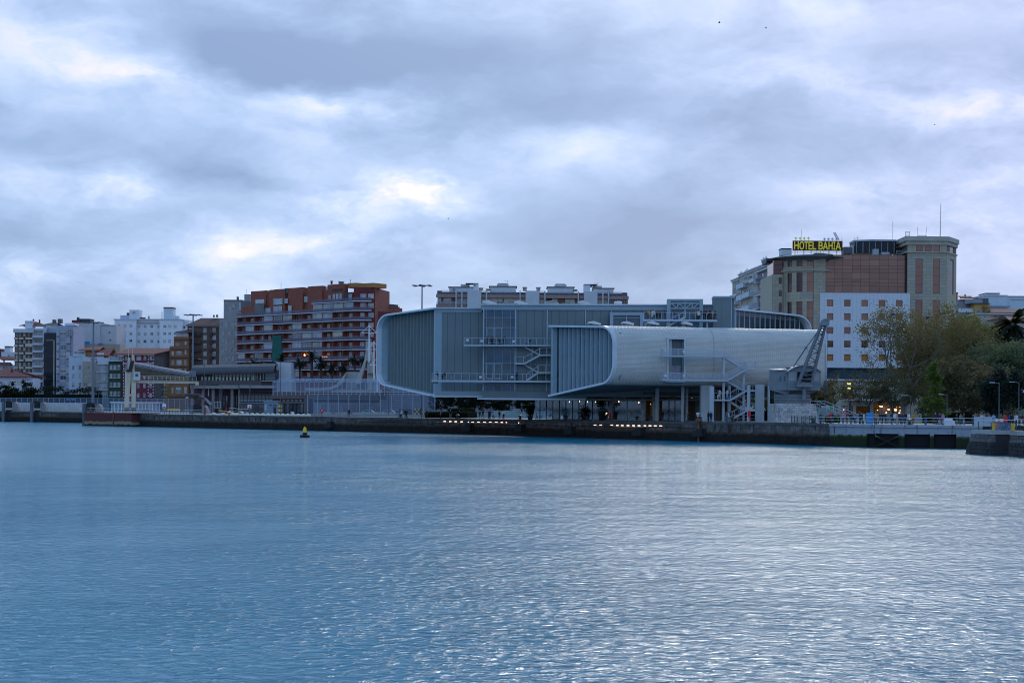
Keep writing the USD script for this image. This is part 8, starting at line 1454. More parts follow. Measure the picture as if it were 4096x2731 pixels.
# tiered benches under the trees, planters, promenade stuff
mat('bench_mint', (.26, .34, .33), .7, var=.12)
fbn = Fac(1900, 318, 2140, 312); T = thing('tiered_bench', 'pale green tiered concrete benches beneath the dark round trees', 'bench', fbn.loc, fbn.rz)
for k in range(4): MB().box(0 + k * .8, fbn.w, k * 1.6, k * 1.6 + 1.55, 0, .42 + k * .38).build('tier', M['bench_mint'], T)
MB().box(0, .6, -.1, 6, 0, 1.0).build('end_wall', M['bench_mint'], T)
BK = thing('bicycle', 'white bicycle leaning on the top tier of the benches', 'bicycle', fbn.world(fbn.x(2035), 3.6, 1.2), 5, scale=1.0)
def bicycle(T, m_):
    for x, nm_ in ((-.52, 'wheel'), (.52, 'wheel')): t_ = [(x + .34 * math.cos(a), 0, .35 + .34 * math.sin(a)) for a in np.linspace(0, 2 * math.pi, 17)]; w_ = MB().tube(t_, .025, 5).build(nm_, M['tyre'], T); [MB().tube([(x - .32 * math.cos(a), 0, .35 - .32 * math.sin(a)), (x + .32 * math.cos(a), 0, .35 + .32 * math.sin(a))], .006, 3).build('spokes', M['galv'], w_) for a in np.arange(4) * math.pi / 4]
    MB().tube([(-.52, 0, .35), (-.18, 0, .85), (.38, 0, .85), (-.05, 0, .35), (-.52, 0, .35)], .025, 5).tube([(-.05, 0, .35), (-.2, 0, .92)], .025, 5).tube([(.52, 0, .35), (.36, 0, .95)], .025, 5).build('frame', M[m_], T); MB().tube([(.3, -.25, 1.0), (.36, 0, .96), (.3, .25, 1.0)], .02, 5).build('handlebar', M['dark_metal'], T); MB().box(-.34, -.08, -.06, .06, .92, .97).build('saddle', M['dark_metal'], T)
bicycle(BK, 'white_paint')
# stair and wall at the right of the crane, notice, blue bin, bench
fx = Fac(3268, 252, 3440, 246, z0=3.47); ST = thing('promenade_stair', 'pale outdoor stair descending right of the crane with steel handrails', 'stair', fx.loc, fx.rz)
p0, p1 = fx(3270, 1631), fx(3412, 1688); n = 16
for k in range(n): t0 = k / n; x = p0[0] + (p1[0] - p0[0]) * t0; MB().box(x, x + (p1[0] - p0[0]) / n + .1, .1, 2.4, max(0, p0[1] * (1 - t0) - .35), p0[1] * (1 - t0)).build('step', M['concrete_pale'], ST)
MB().prism([(p0[0], 0), (p1[0], 0), (p0[0], p0[1] + .1)], 0, .1).build('side_wall', M['bench_mint'], ST); MB().prism([(p0[0], 0), (p1[0], 0), (p0[0], p0[1] + .1)], 2.4, 2.5).build('side_wall', M['bench_mint'], ST)
for y in (0, 2.4): rm = MB(); rail(rm, [(p0[0] - 3, y, p0[1] + .1), (p0[0], y, p0[1] + .1), (p1[0], y, .1)], 1.1, .05, 1.8, 1); rm.build('handrail', M['handrail'], ST)
q = fx.rect(3284, 1622, 3334, 1665, 6); NB = thing('site_panel', 'pale blue hoarding with a green corner behind the outdoor stair', 'hoarding', fx.loc, fx.rz); MB().box(q[0], q[1], 6, 6.2, 0, q[3]).build('panel', M['blue_white'], NB); mat('leaf_sign', (.10, .45, .10), .6); MB().box(q[0] + (q[1] - q[0]) * .72, q[1], 5.95, 5.99, q[3] - .7, q[3]).build('green_corner', M['leaf_sign'], NB)
p = at(3480, 224); MB().box(-.55, .55, -.2, .2, 0, 1.75).xf(0, p).build('blue_totem', M['tarp_blue'] if True else None, label='bright blue upright panel among the crowd on the promenade', cat='sign')
p = at(3787, 226); T = thing('white_bench', 'white rounded bench at the foot of a lamp post', 'bench', p); MB().loft([[(-1.2 * w, -.4, z), (1.2 * w, -.4, z), (1.2 * w, .4, z), (-1.2 * w, .4, z)] for z, w in ((0, 1), (.45, 1), (.6, .92))]).build('seat', M['white_paint'], T); MB().box(-1.0, 1.0, .2, .38, .6, 1.0).build('backrest', M['white_paint'], T)
# painted banner on the landing's fence and fence behind
fbn2 = Fac(3966, 178, 4060, 176, z0=3.2); BN = thing('painted_banner', 'painted yellow, pink and blue graffiti banner above the stone landing', 'banner', fbn2.loc, fbn2.rz)
g = G(); pos = g.n('texture_coordinate', 'object'); n1 = g.n('noise_texture', 'fac', vector=pos, scale=1.4, detail=2.0, distortion=2.5); sx = g.n('separate_xyz', 'x', vector=pos); c = g.n('rgb_ramp', 'color', fac=n1, interpolate=False, ramp=[(0, (.02, .10, .16)), (.46, (.03, .13, .20)), (.53, (.55, .12, .16)), (.60, (.04, .16, .18))]); W_ = fbn2.w; ed = g.m('maximum', g.m('less_than', g.m('add', sx, g.m('multiply', n1, .5)), .75), g.m('greater_than', g.m('subtract', sx, g.m('multiply', n1, .5)), W_ - .75)); c = g.mix(ed, c, (.62, .36, .02)); M['graffiti'] = g.done('graffiti', surface=g.n('principled_bsdf', 'BSDF', base_color=c, roughness=.6))
q = fbn2.rect(3968, 1692, 4058, 1720); MB().box(q[0], q[1], 0, .06, .05, q[3]).build('sheet', M['graffiti'], BN)
railing_thing('grey railing with rounded ends behind the graffiti banner', [P(3915, 1625, 182) * (1, 1, 0) + (0, 0, 3.2), P(4066, 1625, 181) * (1, 1, 0) + (0, 0, 3.2)], (1.3, .7), 1.6, curve=False, r=.06, m_='rail_pale')
railing_thing('far grey railing by the right edge', [P(4062, 1625, 195) * (1, 1, 0) + (0, 0, 3.3), P(4160, 1625, 195) * (1, 1, 0) + (0, 0, 3.3)], (1.2, .6), 1.6, curve=False, r=.05, m_='rail_pale')
for i, px in enumerate((3915, 3950)): p = at(px, 200); MB().box(-.6, .6, -.2, .2, 0, 1.35).xf(0, p).build('grey_cabinet', M['galv'], label=('left' if i == 0 else 'right') + ' grey cabinet at the end of the promenade railing', cat='cabinet')
FLV = Fac(1545, 392, 2200, 380); T = thing('louvred_hall', 'long lilac grey hall of horizontal louvres behind the cars and round trees', 'building', FLV.loc, FLV.rz); zt_ = FLV.z(1700, 1548)
MB().box(0, FLV.w, .3, 8, 0, zt_).build('core', M['attic_grey'], T)
for k in range(14): MB().hexa([(0, .05, zt_ * k / 14 + .05), (FLV.w, .05, zt_ * k / 14 + .05), (FLV.w, .3, zt_ * k / 14 + .05), (0, .3, zt_ * k / 14 + .05)], [(0, .2, zt_ * (k + 1) / 14 - .1), (FLV.w, .2, zt_ * (k + 1) / 14 - .1), (FLV.w, .3, zt_ * (k + 1) / 14 - .1), (0, .3, zt_ * (k + 1) / 14 - .1)]).build('louvre', M['old_lilac'], T)
# trees, palms, hedges
ORD = ['leftmost', 'second', 'third', 'fourth', 'fifth', 'sixth', 'seventh', 'eighth', 'ninth', 'tenth', 'eleventh', 'twelfth', 'thirteenth', 'fourteenth', 'fifteenth', 'sixteenth', 'seventeenth', 'eighteenth', 'nineteenth', 'twentieth', 'twenty first', 'twenty second', 'twenty third']
mat('bark', (.085, .07, .055), .9, var=.35, scale=2.0); mat('bark_pale', (.20, .18, .15), .9, var=.4, scale=1.5); mat('palm_bark', (.07, .05, .035), .9, var=.4, scale=3.0)
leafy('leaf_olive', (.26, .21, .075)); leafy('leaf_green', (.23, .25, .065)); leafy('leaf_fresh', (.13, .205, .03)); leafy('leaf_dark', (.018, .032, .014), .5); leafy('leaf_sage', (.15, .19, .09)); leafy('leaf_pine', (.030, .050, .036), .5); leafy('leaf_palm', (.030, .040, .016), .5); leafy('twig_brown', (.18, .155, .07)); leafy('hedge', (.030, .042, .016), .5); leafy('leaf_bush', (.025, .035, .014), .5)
def leaves(pts, size, flat=1.0, r=nrng):
    """small quads at points, any direction"""
    n = len(pts); a = r.normal(size=(n, 3)); a /= np.linalg.norm(a, axis=1)[:, None]; b = np.cross(a, r.normal(size=(n, 3))); b /= np.linalg.norm(b, axis=1)[:, None]
    s = size * r.uniform(.6, 1.3, (n, 1)); a, b = a * s, b * s * .7; v = np.stack([pts - a, pts - b, pts + a, pts + b], 1).reshape(-1, 3); i = np.arange(n)[:, None] * 4
    return MB().add(v, np.vstack([i + [0, 1, 2], i + [0, 2, 3]]))
def limbs(mb, p, d, L, r, depth, tips, R, spread=.75, up=.25, thin=.66):
    q = [np.asarray(p, float)]; d = np.asarray(d, float); n = 3
    for k in range(n): d = d + R.normal(size=3) * .16 + np.array([0, 0, up * .12]); d /= np.linalg.norm(d); q.append(q[-1] + d * L / n)
    mb.tube(q, np.linspace(r, r * thin, n + 1), 6 if depth > 2 else 4)
    if depth == 0: tips.append((q[-1], d)); tips.append((q[-2], d)); return
    for k in range(3 if depth > 1 else 4):
        e = d + R.normal(size=3) * spread; e[2] += up; e /= np.linalg.norm(e); limbs(mb, q[-1] if k < 2 else q[-2], e, L * R.uniform(.62, .85), r * thin * R.uniform(.55, .8), depth - 1, tips, R, spread, up, thin)
def tree(name, label, px, D, W, H, leaf, n, trunk_h, seed, bark='bark', shape=(1, 1, 1), lsize=.26, depth=4, dens=.9, zb=None, hollow=.35, ctr=None, group=None, twigs=True):
    """trunk with limbs; leaves gathered in clumps round the limb ends, kept inside an uneven crown"""
    R = np.random.default_rng(seed); p = at(px, D) if zb is None else np.array([*at(px, D)[:2], zb]); T = thing(name, label, 'tree', p, group=group); c = np.array([0, 0, (H + trunk_h) / 2]) if ctr is None else np.asarray(ctr); hz = (H - trunk_h) / 2
    mb = MB(); tips = []; r0 = .02 * H + .05
    MBt = MB().tube([(0, 0, -.2), (0.05, 0, trunk_h * .5), (0, 0.05, trunk_h)], (r0 * 1.25, r0, r0 * .85), 8); MBt.build('trunk', M[bark], T)
    for k in range(4):
        a = k * math.pi / 2 + R.uniform(0, 1); limbs(mb, (0, 0, trunk_h * R.uniform(.8, 1)), (math.cos(a) * .7, math.sin(a) * .7, 1.0), (H - trunk_h) * .36, r0 * .55, depth - 1, tips, R)
    v, f = mb.arr(); q = (v - c) / (W / 2, W / 2, hz * 1.02); nn = np.linalg.norm(q, axis=1); sc = np.where(nn > .96, .96 / np.maximum(nn, 1e-6), 1)[:, None]; MB().add(c + (v - c) * sc, f).build('limbs', M[bark], T)
    tp = np.array([t[0] for t in tips]); nn = np.linalg.norm((tp - c) / (W / 2, W / 2, hz), axis=1); tp = c + (tp - c) * np.where(nn > .95, .95 / np.maximum(nn, 1e-6), 1)[:, None]
    k = max(24, n // 110); u = R.normal(size=(k, 3)); u /= np.linalg.norm(u, axis=1)[:, None]; rad = R.uniform(hollow, 1, (k, 1)) ** .6; lump = .72 + .42 * meshkit.noise(u * 2.2 + seed)[:, None]
    cl = c + u * rad * lump * (W / 2, W / 2, hz); cl = np.vstack([cl, tp[R.permutation(len(tp))[:k]]]); w = R.uniform(.5, 1.5, len(cl))
    idx = R.choice(len(cl), n, p=w / w.sum()); pts = cl[idx] + R.normal(size=(n, 3)) * (W * .055, W * .055, hz * .085) * R.uniform(.5, 1.3, (n, 1))
    leaves(pts, lsize, r=R).build('crown', M[leaf], T)
    return T
plane = 'large plane trees in front of the hotel'
tree('plane_tree', 'tall plane tree with sparse olive buds before the white hotel front, two nests in it', 3612, 285, 19.0, 24.6, 'leaf_olive', 10500, 5.0, 11, 'bark_pale', lsize=.17, depth=5, group=plane)
for i, (px, py) in enumerate(((3573, 1256), (3712, 1268))): p = P(px, py, 281); MB().ball(p, .36, 1, (1.2, 1, .8)).build('bird_nest', M['dark_metal'], label=('left' if i == 0 else 'right') + ' of two dark twig nests high in the plane tree', cat='nest')
tree('plane_tree', 'broad olive brown plane tree between the tall one and the palm', 3795, 290, 20.0, 23.6, 'leaf_olive', 20000, 4.0, 12, 'bark_pale', lsize=.22, depth=5, group=plane)
tree('leafy_tree', 'yellow green topped tree beneath the hotel tower and the hill houses', 3895, 305, 17, 23.0, 'leaf_green', 17000, 7, 13, lsize=.25)
tree('sage_tree', 'dense grey green round tree below the palm at the right edge', 4035, 270, 19.5, 16.3, 'leaf_sage', 20000, 3.0, 14, lsize=.24, hollow=.55)
tree('leafy_tree', 'dark understorey tree between the plane trees and the pine', 3850, 262, 14.0, 12.5, 'twig_brown', 15000, 1.5, 15, lsize=.22); tree('leafy_tree', 'brown budding tree low before the hotel shops, left of the green one', 3570, 268, 10.5, 9.5, 'twig_brown', 6000, 2.5, 16, lsize=.15); tree('leafy_tree', 'thin budding tree at the left of the hotel shops', 3475, 272, 9.0, 9.5, 'twig_brown', 3500, 3.0, 17, lsize=.14); tree('bare_tree', 'small nearly bare tree beside the crane hook', 3330, 262, 7.0, 8.5, 'leaf_olive', 1500, 2.5, 18, lsize=.14); tree('bare_tree', 'bare spring tree rising before the dark hotel glazing', 3400, 285, 7.5, 11.5, 'twig_brown', 500, 4.0, 19, lsize=.12, depth=5)
tree('leafy_tree', 'shadowy tree behind the promenade crowd, beneath the grey green tree', 3955, 255, 13.0, 10.0, 'twig_brown', 12000, 1.0, 29, lsize=.22)
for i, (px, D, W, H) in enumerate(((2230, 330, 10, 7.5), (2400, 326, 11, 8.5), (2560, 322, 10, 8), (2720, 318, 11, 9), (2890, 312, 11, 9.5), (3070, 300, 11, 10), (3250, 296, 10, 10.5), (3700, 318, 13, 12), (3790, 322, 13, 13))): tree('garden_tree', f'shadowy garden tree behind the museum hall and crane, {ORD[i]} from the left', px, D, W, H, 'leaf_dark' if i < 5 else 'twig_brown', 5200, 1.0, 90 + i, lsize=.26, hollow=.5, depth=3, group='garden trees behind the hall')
# slim fresh green tree: tiers of drooping foliage
R = np.random.default_rng(21); T = thing('young_tree', 'slim bright green conical young tree on the promenade lawn', 'tree', at(3734, 236)); MB().tube([(0, 0, 0), (0, .05, 5), (.05, 0, 10.2)], (.16, .1, .03), 6).build('trunk', M['bark'], T); lm = MB(); pts = []
for k in range(60):
    z = R.uniform(1.4, 10.2); a = R.uniform(0, 6.28); L = (2.9 * (1 - (z - 1.2) / 10.2) + .25) * R.uniform(.6, 1.1); e = np.array([math.cos(a) * L, math.sin(a) * L, z - .05 * L]); lm.tube([(0, 0, z - .2), e], (.04, .012), 4); tt = R.uniform(.25, 1, 75); q = np.array([0, 0, z - .2]) + (e - (0, 0, z - .2)) * tt[:, None]; pts.append(q + R.normal(size=(75, 3)) * (.22, .22, .16))
lm.build('limbs', M['bark'], T); leaves(np.vstack(pts), .16, r=R).build('crown', M['leaf_fresh'], T)
# dark pine at the right
R = np.random.default_rng(22); tree('pine_tree', 'dark bluish pine with dense tufted foliage near the right edge', 4022, 217, 7.6, 8.6, 'leaf_pine', 9000, 1.0, 22, lsize=.2, hollow=.5)
# dark round trees on the plaza
for i, (px, D, W, H, lab) in enumerate(((1765, 334, 6.8, 6.6, 'dark round tree with a leaning trunk, leftmost under the museum wing'), (1868, 345, 6.0, 6.3, 'dark round tree, second under the museum wing'), (1920, 338, 5.8, 6.4, 'dark round tree left of the round concrete column'), (2000, 335, 6.8, 6.0, 'dark round tree just right of the thin museum column'), (2100, 333, 5.6, 6.0, 'dark round tree above the child before the benches'))):
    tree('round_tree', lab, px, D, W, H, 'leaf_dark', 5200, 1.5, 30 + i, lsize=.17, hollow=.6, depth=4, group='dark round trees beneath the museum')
# potted plants
for px, D, sc, lab, big in ((2121, 279, .8, 'black potted shrub at the left corner of the glass hall', 0), (2342, 275, 1.2, 'leafy potted shrub right of the slim column', 0), (2408, 274, 1.0, 'dark pot with a round clipped tree behind the cyclist', 1)):
    T = thing('potted_tree' if big else 'potted_shrub', lab, 'plant', at(px, D)); MB().lathe([(.5 * sc, 0), (.75 * sc, 1.0 * sc if not big else 1.7), (.6 * sc, 1.0 * sc if not big else 1.7)], n=14).build('pot', M['rubber'], T); R = np.random.default_rng(int(px)); z0 = 1.6 if not big else 3.4; MB().tube([(0, 0, .6), (0, 0, z0)], .1, 6).build('trunk', M['bark'], T); n = 900; pts = R.normal(size=(n, 3)) * ((.45, .45, .5) if not big else (.6, .6, .5)) * sc + (0, 0, z0); leaves(pts, .12, r=R).build('foliage', M['leaf_dark'], T)
def hedge(label, px0, D0, px1, D1, h, depth, mat_='hedge', n=2500, wob=.25, name='hedge', z=None):
    a, b = at(px0, D0), at(px1, D1); T = thing(name, label, 'hedge', a); R = np.random.default_rng(int(px0 + h * 10)); d = (b - a); L = np.linalg.norm(d[:2]); nn = np.array([-d[1], d[0], 0]) / L
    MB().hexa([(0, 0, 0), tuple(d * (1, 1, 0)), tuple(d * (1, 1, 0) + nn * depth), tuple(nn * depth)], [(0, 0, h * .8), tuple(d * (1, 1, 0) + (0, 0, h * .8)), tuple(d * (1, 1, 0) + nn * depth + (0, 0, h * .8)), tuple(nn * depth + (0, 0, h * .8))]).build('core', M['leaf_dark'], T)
    t_ = R.uniform(0, 1, n); top = h * (.85 + wob * meshkit.noise(np.stack([t_ * L * .6, t_ * 0, t_ * 0], 1))); zz = np.where(R.uniform(size=n) < .5, top * R.uniform(.85, 1.05, n), top * R.uniform(0, 1, n)); yy = np.where(zz > top * .84, R.uniform(0, depth, n), R.uniform(-.2, .15, n)); pts = d[None] * (1, 1, 0) * t_[:, None] + nn[None] * yy[:, None]; pts[:, 2] = zz; leaves(pts, .2, r=R).build('foliage', M[mat_], T); return T
hedge('clipped brown green hedge on the quay left of the benches', 1700, 312, 1870, 308, 1.35, 5, n=3500); hedge('higher hedge behind the first one beneath the dark round trees', 1790, 322, 1872, 319, 2.2, 3, n=2000); hedge('dark hedge along the promenade behind the crowd, right of the green tree', 3690, 246, 3900, 240, 1.9, 2, n=3000); hedge('long dark hedge behind the road fence at the left', -40, 490, 395, 485, 7.0, 3, 'leaf_bush', n=7000, wob=.35); hedge('low hedge seen between the columns and the crane', 2960, 275, 3100, 272, 1.9, 2, n=2000); hedge('small hedge beside the outdoor stair', 3300, 240, 3352, 239, 1.2, 1.5, 'leaf_fresh', n=900)
for px, D, W, H, sd, lab in ((22, 492, 9, 9.5, 41, 'rounded dark bush before the white house, leftmost'), (92, 490, 8.5, 11.0, 42, 'larger dark bush before the white bay tower')): tree('round_bush', lab, px, D, W, H, 'leaf_bush', 3500, .6, sd, lsize=.32, hollow=.6, depth=3)
# lawn strips
MB().add([at(3400, 236) + (0, 0, .006), at(3930, 226) + (0, 0, .006), at(3930, 250) + (0, 0, .006), at(3400, 258) + (0, 0, .006)], [(0, 1, 2, 3)]).build('lawn', M['lawn'], kind='structure'); MB().add([at(2930, 270) + (0, 0, .006), at(3100, 265) + (0, 0, .006), at(3100, 300) + (0, 0, .006), at(2930, 300) + (0, 0, .006)], [(0, 1, 2, 3)]).build('lawn', M['lawn'], kind='structure')
# palms
def palm(label, px, D, ytop, ych, W, seed, date=False, group=None):
    R = np.random.default_rng(seed); p = at(px, D); Hc = HC - ray(px, ych)[1] * D - p[2]; T = thing('palm_tree', label, 'palm', p, group=group); MB().tube([(0, 0, 0), (.1, 0, Hc * .5), (0, 0, Hc)], (.32, .28, .36) if not date else (.6, .5, .6), 9).build('trunk', M['palm_bark'], T)
    nf_ = 34 if not date else 70; fr = MB()
    for k in range(nf_):
        a = k * 2.39996; e = R.uniform(-.7, 1.35) if not date else R.uniform(-.9, 1.3); L = W / 2 * R.uniform(.85, 1.1); q = [np.array([0, 0, Hc])]; d = np.array([math.cos(a) * math.cos(e), math.sin(a) * math.cos(e), math.sin(e)])
        for s_ in range(6): d = d + np.array([0, 0, -.16 if not date else -.2]); d /= np.linalg.norm(d); q.append(q[-1] + d * L / 6)
        q = np.array(q); side = np.cross(d, (0, 0, 1)); side /= np.linalg.norm(side) or 1; fr.tube(q, np.linspace(.05, .015, 7), 3)
        for s_ in range(1 if date else 2, 7):
            for j in range(4 if date else 3):
                t0 = q[s_ - 1] + (q[s_] - q[s_ - 1]) * j / 4; ln = (.75 if not date else .7) * W / 5.5 * (1 - .5 * abs(s_ - 4) / 4)
                for sg in (-1, 1): tip = t0 + side * sg * ln * .7 + (q[s_] - q[s_ - 1]) * .6 - np.array([0, 0, ln * .35]); w_ = (q[s_] - q[s_ - 1]) * .2; fr.add([t0 - w_, t0 + w_, tip], [(0, 1, 2)])
    fr.build('fronds', M['leaf_palm'], T)
    if date: MB().ball((-1.3, -.9, Hc - .5), .35, 1, (1, 1, .6)).build('fruit_cluster', M['brick_orange'], T); MB().ball((1.2, -.9, Hc - .6), .35, 1, (1, 1, .6)).build('fruit_cluster', M['brick_orange'], T)
    return T
gp = 'fan palms before the red brick block'
for i, (px, yc, W, lab) in enumerate(((1014, 1459, 4.6, 'palm crown above the terminal roof, leftmost'), (1124, 1440, 4.6, 'palm crown just above the white lift tower'), (1166, 1462, 4.2, 'palm half hidden right of the white lift tower'), (1198, 1450, 5.0, 'palm second right of the white lift tower'), (1246, 1430, 5.2, 'tallest palm of the row before the red block'), (1282, 1452, 5.2, 'palm right of the tallest one'), (1327, 1470, 4.6, 'low palm before the string lights'), (1371, 1466, 4.8, 'low palm left of the concrete swoop'), (1417, 1440, 4.6, 'palm left of the concrete tower'), (1452, 1444, 4.0, 'palm partly behind the concrete tower'))): palm(lab, px, 432, 0, yc, W, 60 + i, group=gp)
palm('large dark date palm with drooping fronds at the right edge', 4046, 290, 0, 1300, 9.4, 80, date=True)
# people
mat('skin', (.42, .24, .17), .6, var=.05); COL = dict(black=(.012, .012, .014), navy=(.014, .020, .045), blue=(.03, .09, .32), white=(.62, .62, .60), cream=(.50, .44, .34), grey=(.16, .17, .18), olive=(.10, .095, .06), brown=(.08, .045, .03), tan=(.30, .21, .12), orange=(.50, .20, .02), maroon=(.07, .015, .02), red=(.50, .025, .03), crimson=(.30, .02, .06), pink=(.45, .20, .26), lilac=(.36, .30, .50), teal=(.07, .13, .14), jeans=(.05, .085, .16), paleblue=(.22, .34, .50), khaki=(.18, .14, .09), plum=(.04, .025, .045), green=(.02, .05, .03))
for k_, v_ in COL.items(): mat('cloth_' + k_, v_, .85, var=.12, scale=3.0)
mat('hair_dark', (.018, .013, .010), .6, var=.1); mat('hair_fair', (.22, .15, .08), .6, var=.1); mat('hair_grey', (.30, .29, .28), .6, var=.1)
def chain(pairs, k=0.0):
    out = []
    for (a, ra), (b, rb) in pairs: out.append(manifold3d.Manifold.batch_hull([manifold3d.Manifold.sphere(ra + k, 8).translate(tuple(a)), manifold3d.Manifold.sphere(rb + k, 8).translate(tuple(b))]))
    return out
def union(ms): return manifold3d.Manifold.batch_boolean(ms, manifold3d.OpType.Add)
def figure(pose):
    """meshes of a 1.72 m figure facing -y: one continuous body, and its clothes and hair"""
    V = lambda *a: np.array(a, float); sit = pose == 'sit'; hz = .48 if sit else .92; lean = .16 if pose in ('lean', 'ride') else 0
    hip, ch, nk, hd = V(0, 0, hz), V(0, -lean, hz + .38), V(0, -lean * 1.3, hz + .56), V(0, -lean * 1.5 - .015, hz + .70)
    legs, arms, hands, shoes = [], [], [], []
    for s in (-1, 1):
        h = hip + V(.095 * s, 0, 0); st = {'walk': .24 * s, 'stand': .02 * s}.get(pose, .03 * s)
        if sit: kn, an = h + V(.03 * s, -.42, .02), h + V(.03 * s, -.44, -.42)
        elif pose == 'ride': kn, an = h + V(.02 * s, -.25 - .1 * s, -.33 + .08 * s), h + V(.02 * s, -.05 - .05 * s, -.70 + .12 * s)
        else: kn, an = h + V(.01 * s, -st * .6 - .03, -.43), h + V(.02 * s, -st + (.10 if pose == 'walk' and s > 0 else 0), -.84)
        legs += [((h, .088), (kn, .06)), ((kn, .058), (an, .04))]; toe = an + V(.02 * s, -.15, -.045); shoes.append(((an + V(0, .03, -.035), .042), (toe, .034)))
        sh = ch + V(.185 * s, .01, .13)
        if pose == 'raise': el, wr = sh + V(.10 * s, -.20, -.12), sh + V(-.07 * s, -.33, .13)
        elif pose in ('lean', 'ride'): el, wr = sh + V(.06 * s, -.12, -.24), sh + V(.02 * s, -.36, -.30)
        elif pose == 'hold' or sit: el, wr = sh + V(.07 * s, -.03, -.27), sh + V(-.05 * s, -.25, -.22)
        else: sw = -.16 * s if pose == 'walk' else 0; el, wr = sh + V(.06 * s, .03 - sw * .4, -.28), sh + V(.06 * s, -.05 - sw, -.52)
        arms += [((sh, .055), (el, .042)), ((el, .040), (wr, .030))]; d = (wr - el) / np.linalg.norm(wr - el); a = np.cross(d, (0, 0, 1.0)) if abs(d[2]) < .9 else V(0, 1, 0); a /= np.linalg.norm(a); c = np.cross(d, a); pm = wr + d * .085
        hands += [((wr, .027), (pm + a * .022, .017)), ((wr, .027), (pm - a * .022, .017)), ((pm + a * .022, .017), (pm - a * .022, .017))]
        for j, L in enumerate((.07, .08, .075, .058)): q = pm + a * (.030 - .02 * j); k1 = q + d * L * .55 + c * .008; hands += [((q, .0095), (k1, .0085)), ((k1, .0085), (k1 + d * L * .4 + c * .025, .0075))]
        t0 = wr + d * .03 + a * .03; hands += [((t0, .012), (t0 + a * .03 + d * .03, .010)), ((t0 + a * .03 + d * .03, .010), (t0 + a * .03 + d * .062 + c * .015, .008))]
    torso = [((hip + V(-.07, 0, .02), .105), (hip + V(.07, 0, .02), .105)), ((hip + V(0, 0, .04), .13), (ch, .135)), ((ch + V(-.10, 0, .06), .09), (ch + V(.10, 0, .06), .09)), ((ch + V(-.185, .01, .13), .055), (ch + V(.185, .01, .13), .055)), ((hip + V(-.06, 0, .1), .10), (ch + V(-.09, 0, .04), .095)), ((hip + V(.06, 0, .1), .10), (ch + V(.09, 0, .04), .095))]
    head = [((nk - V(0, 0, .06), .055), (hd - V(0, 0, .05), .052)), ((hd + V(0, .015, .035), .088), (hd + V(0, -.02, -.06), .058)), ((hd + V(0, -.09, .0), .012), (hd + V(0, -.105, -.03), .016)), ((hd + V(-.025, -.085, -.06), .008), (hd + V(.025, -.085, -.06), .008))]
    for s in (-1, 1): head += [((hd + V(.085 * s, .01, .015), .018), (hd + V(.085 * s, .01, -.025), .013)), ((hd + V(.032 * s, -.078, .012), .010), (hd + V(.032 * s, -.08, .012), .011))]
    body = union(chain(torso, -.012) + chain(legs, -.010) + chain(arms, -.008) + chain(hands) + chain(head) + chain(shoes, -.012))
    jk = union(chain(torso, .016) + chain(arms, .014) + ([] if sit or pose == 'ride' else chain([((hip + V(-.07, 0, -.10), .112), (hip + V(.07, 0, -.10), .112)), ((hip + V(-.07, 0, .1), .11), (hip + V(-.07, 0, -.10), .112)), ((hip + V(.07, 0, .1), .11), (hip + V(.07, 0, -.10), .112))])))
    coat = union([jk] + chain([((hip + V(-.07, 0, .0), .12), (hip + V(-.08, .0, -.40), .125)), ((hip + V(.07, 0, .0), .12), (hip + V(.08, 0, -.40), .125)), ((hip + V(-.08, 0, -.4), .12), (hip + V(.08, 0, -.4), .12))])) if not sit else jk
    tr = union(chain(legs, .010) + chain([((hip + V(-.08, 0, 0), .108), (hip + V(.08, 0, 0), .108))]))
    cut = manifold3d.Manifold.cube((1, .5, 1)).translate((-.5, hd[1] - .035, hd[2] - .22)); cut2 = manifold3d.Manifold.cube((1, 1, 1)).translate((-.5, hd[1] - .5, hd[2] + .045))
    cap = union(chain([((hd + V(0, .02, .038), .102), (hd + V(0, .03, -.01), .092))])); short = (cap ^ (cut + cut2)); long_ = union([short] + chain([((hd + V(0, .06, 0), .085), (hd + V(0, .08, -.20), .06))]))
    g = lambda m_: (lambda q: (np.array(q.vert_properties[:, :3], float), np.array(q.tri_verts, int)))(m_.to_mesh())
    return dict(body=g(body), jacket=g(jk), coat=g(coat), trousers=g(tr), hair=g(short), long_hair=g(long_), shoes=g(union(chain(shoes, .004)))), (-.44 + hz - .03 if sit else (hz - .92 if pose != 'ride' else 0.0))
FIG = {p: figure(p) for p in ('stand', 'walk', 'lean', 'raise', 'hold', 'sit', 'ride')}
def person(label, p, pose, top, legs, hair='dark', rz=0, h=1.72, coat=False, long_=False, group=None):
    T = thing('person', label, 'person', p, rz, group, h / 1.72); d, _ = FIG[pose]
    b = MB().add(*d['body']).build('body', M['skin'], T, smooth=60)
    for key, nm_, m_ in (('coat' if coat else 'jacket', 'coat' if coat else 'jacket', 'cloth_' + top), ('trousers', 'trousers', 'cloth_' + legs), ('long_hair' if long_ else 'hair', 'hair', 'hair_' + hair), ('shoes', 'shoes', 'cloth_black')): MB().add(*d[key]).build(nm_, M[m_], T, smooth=60)
    return T
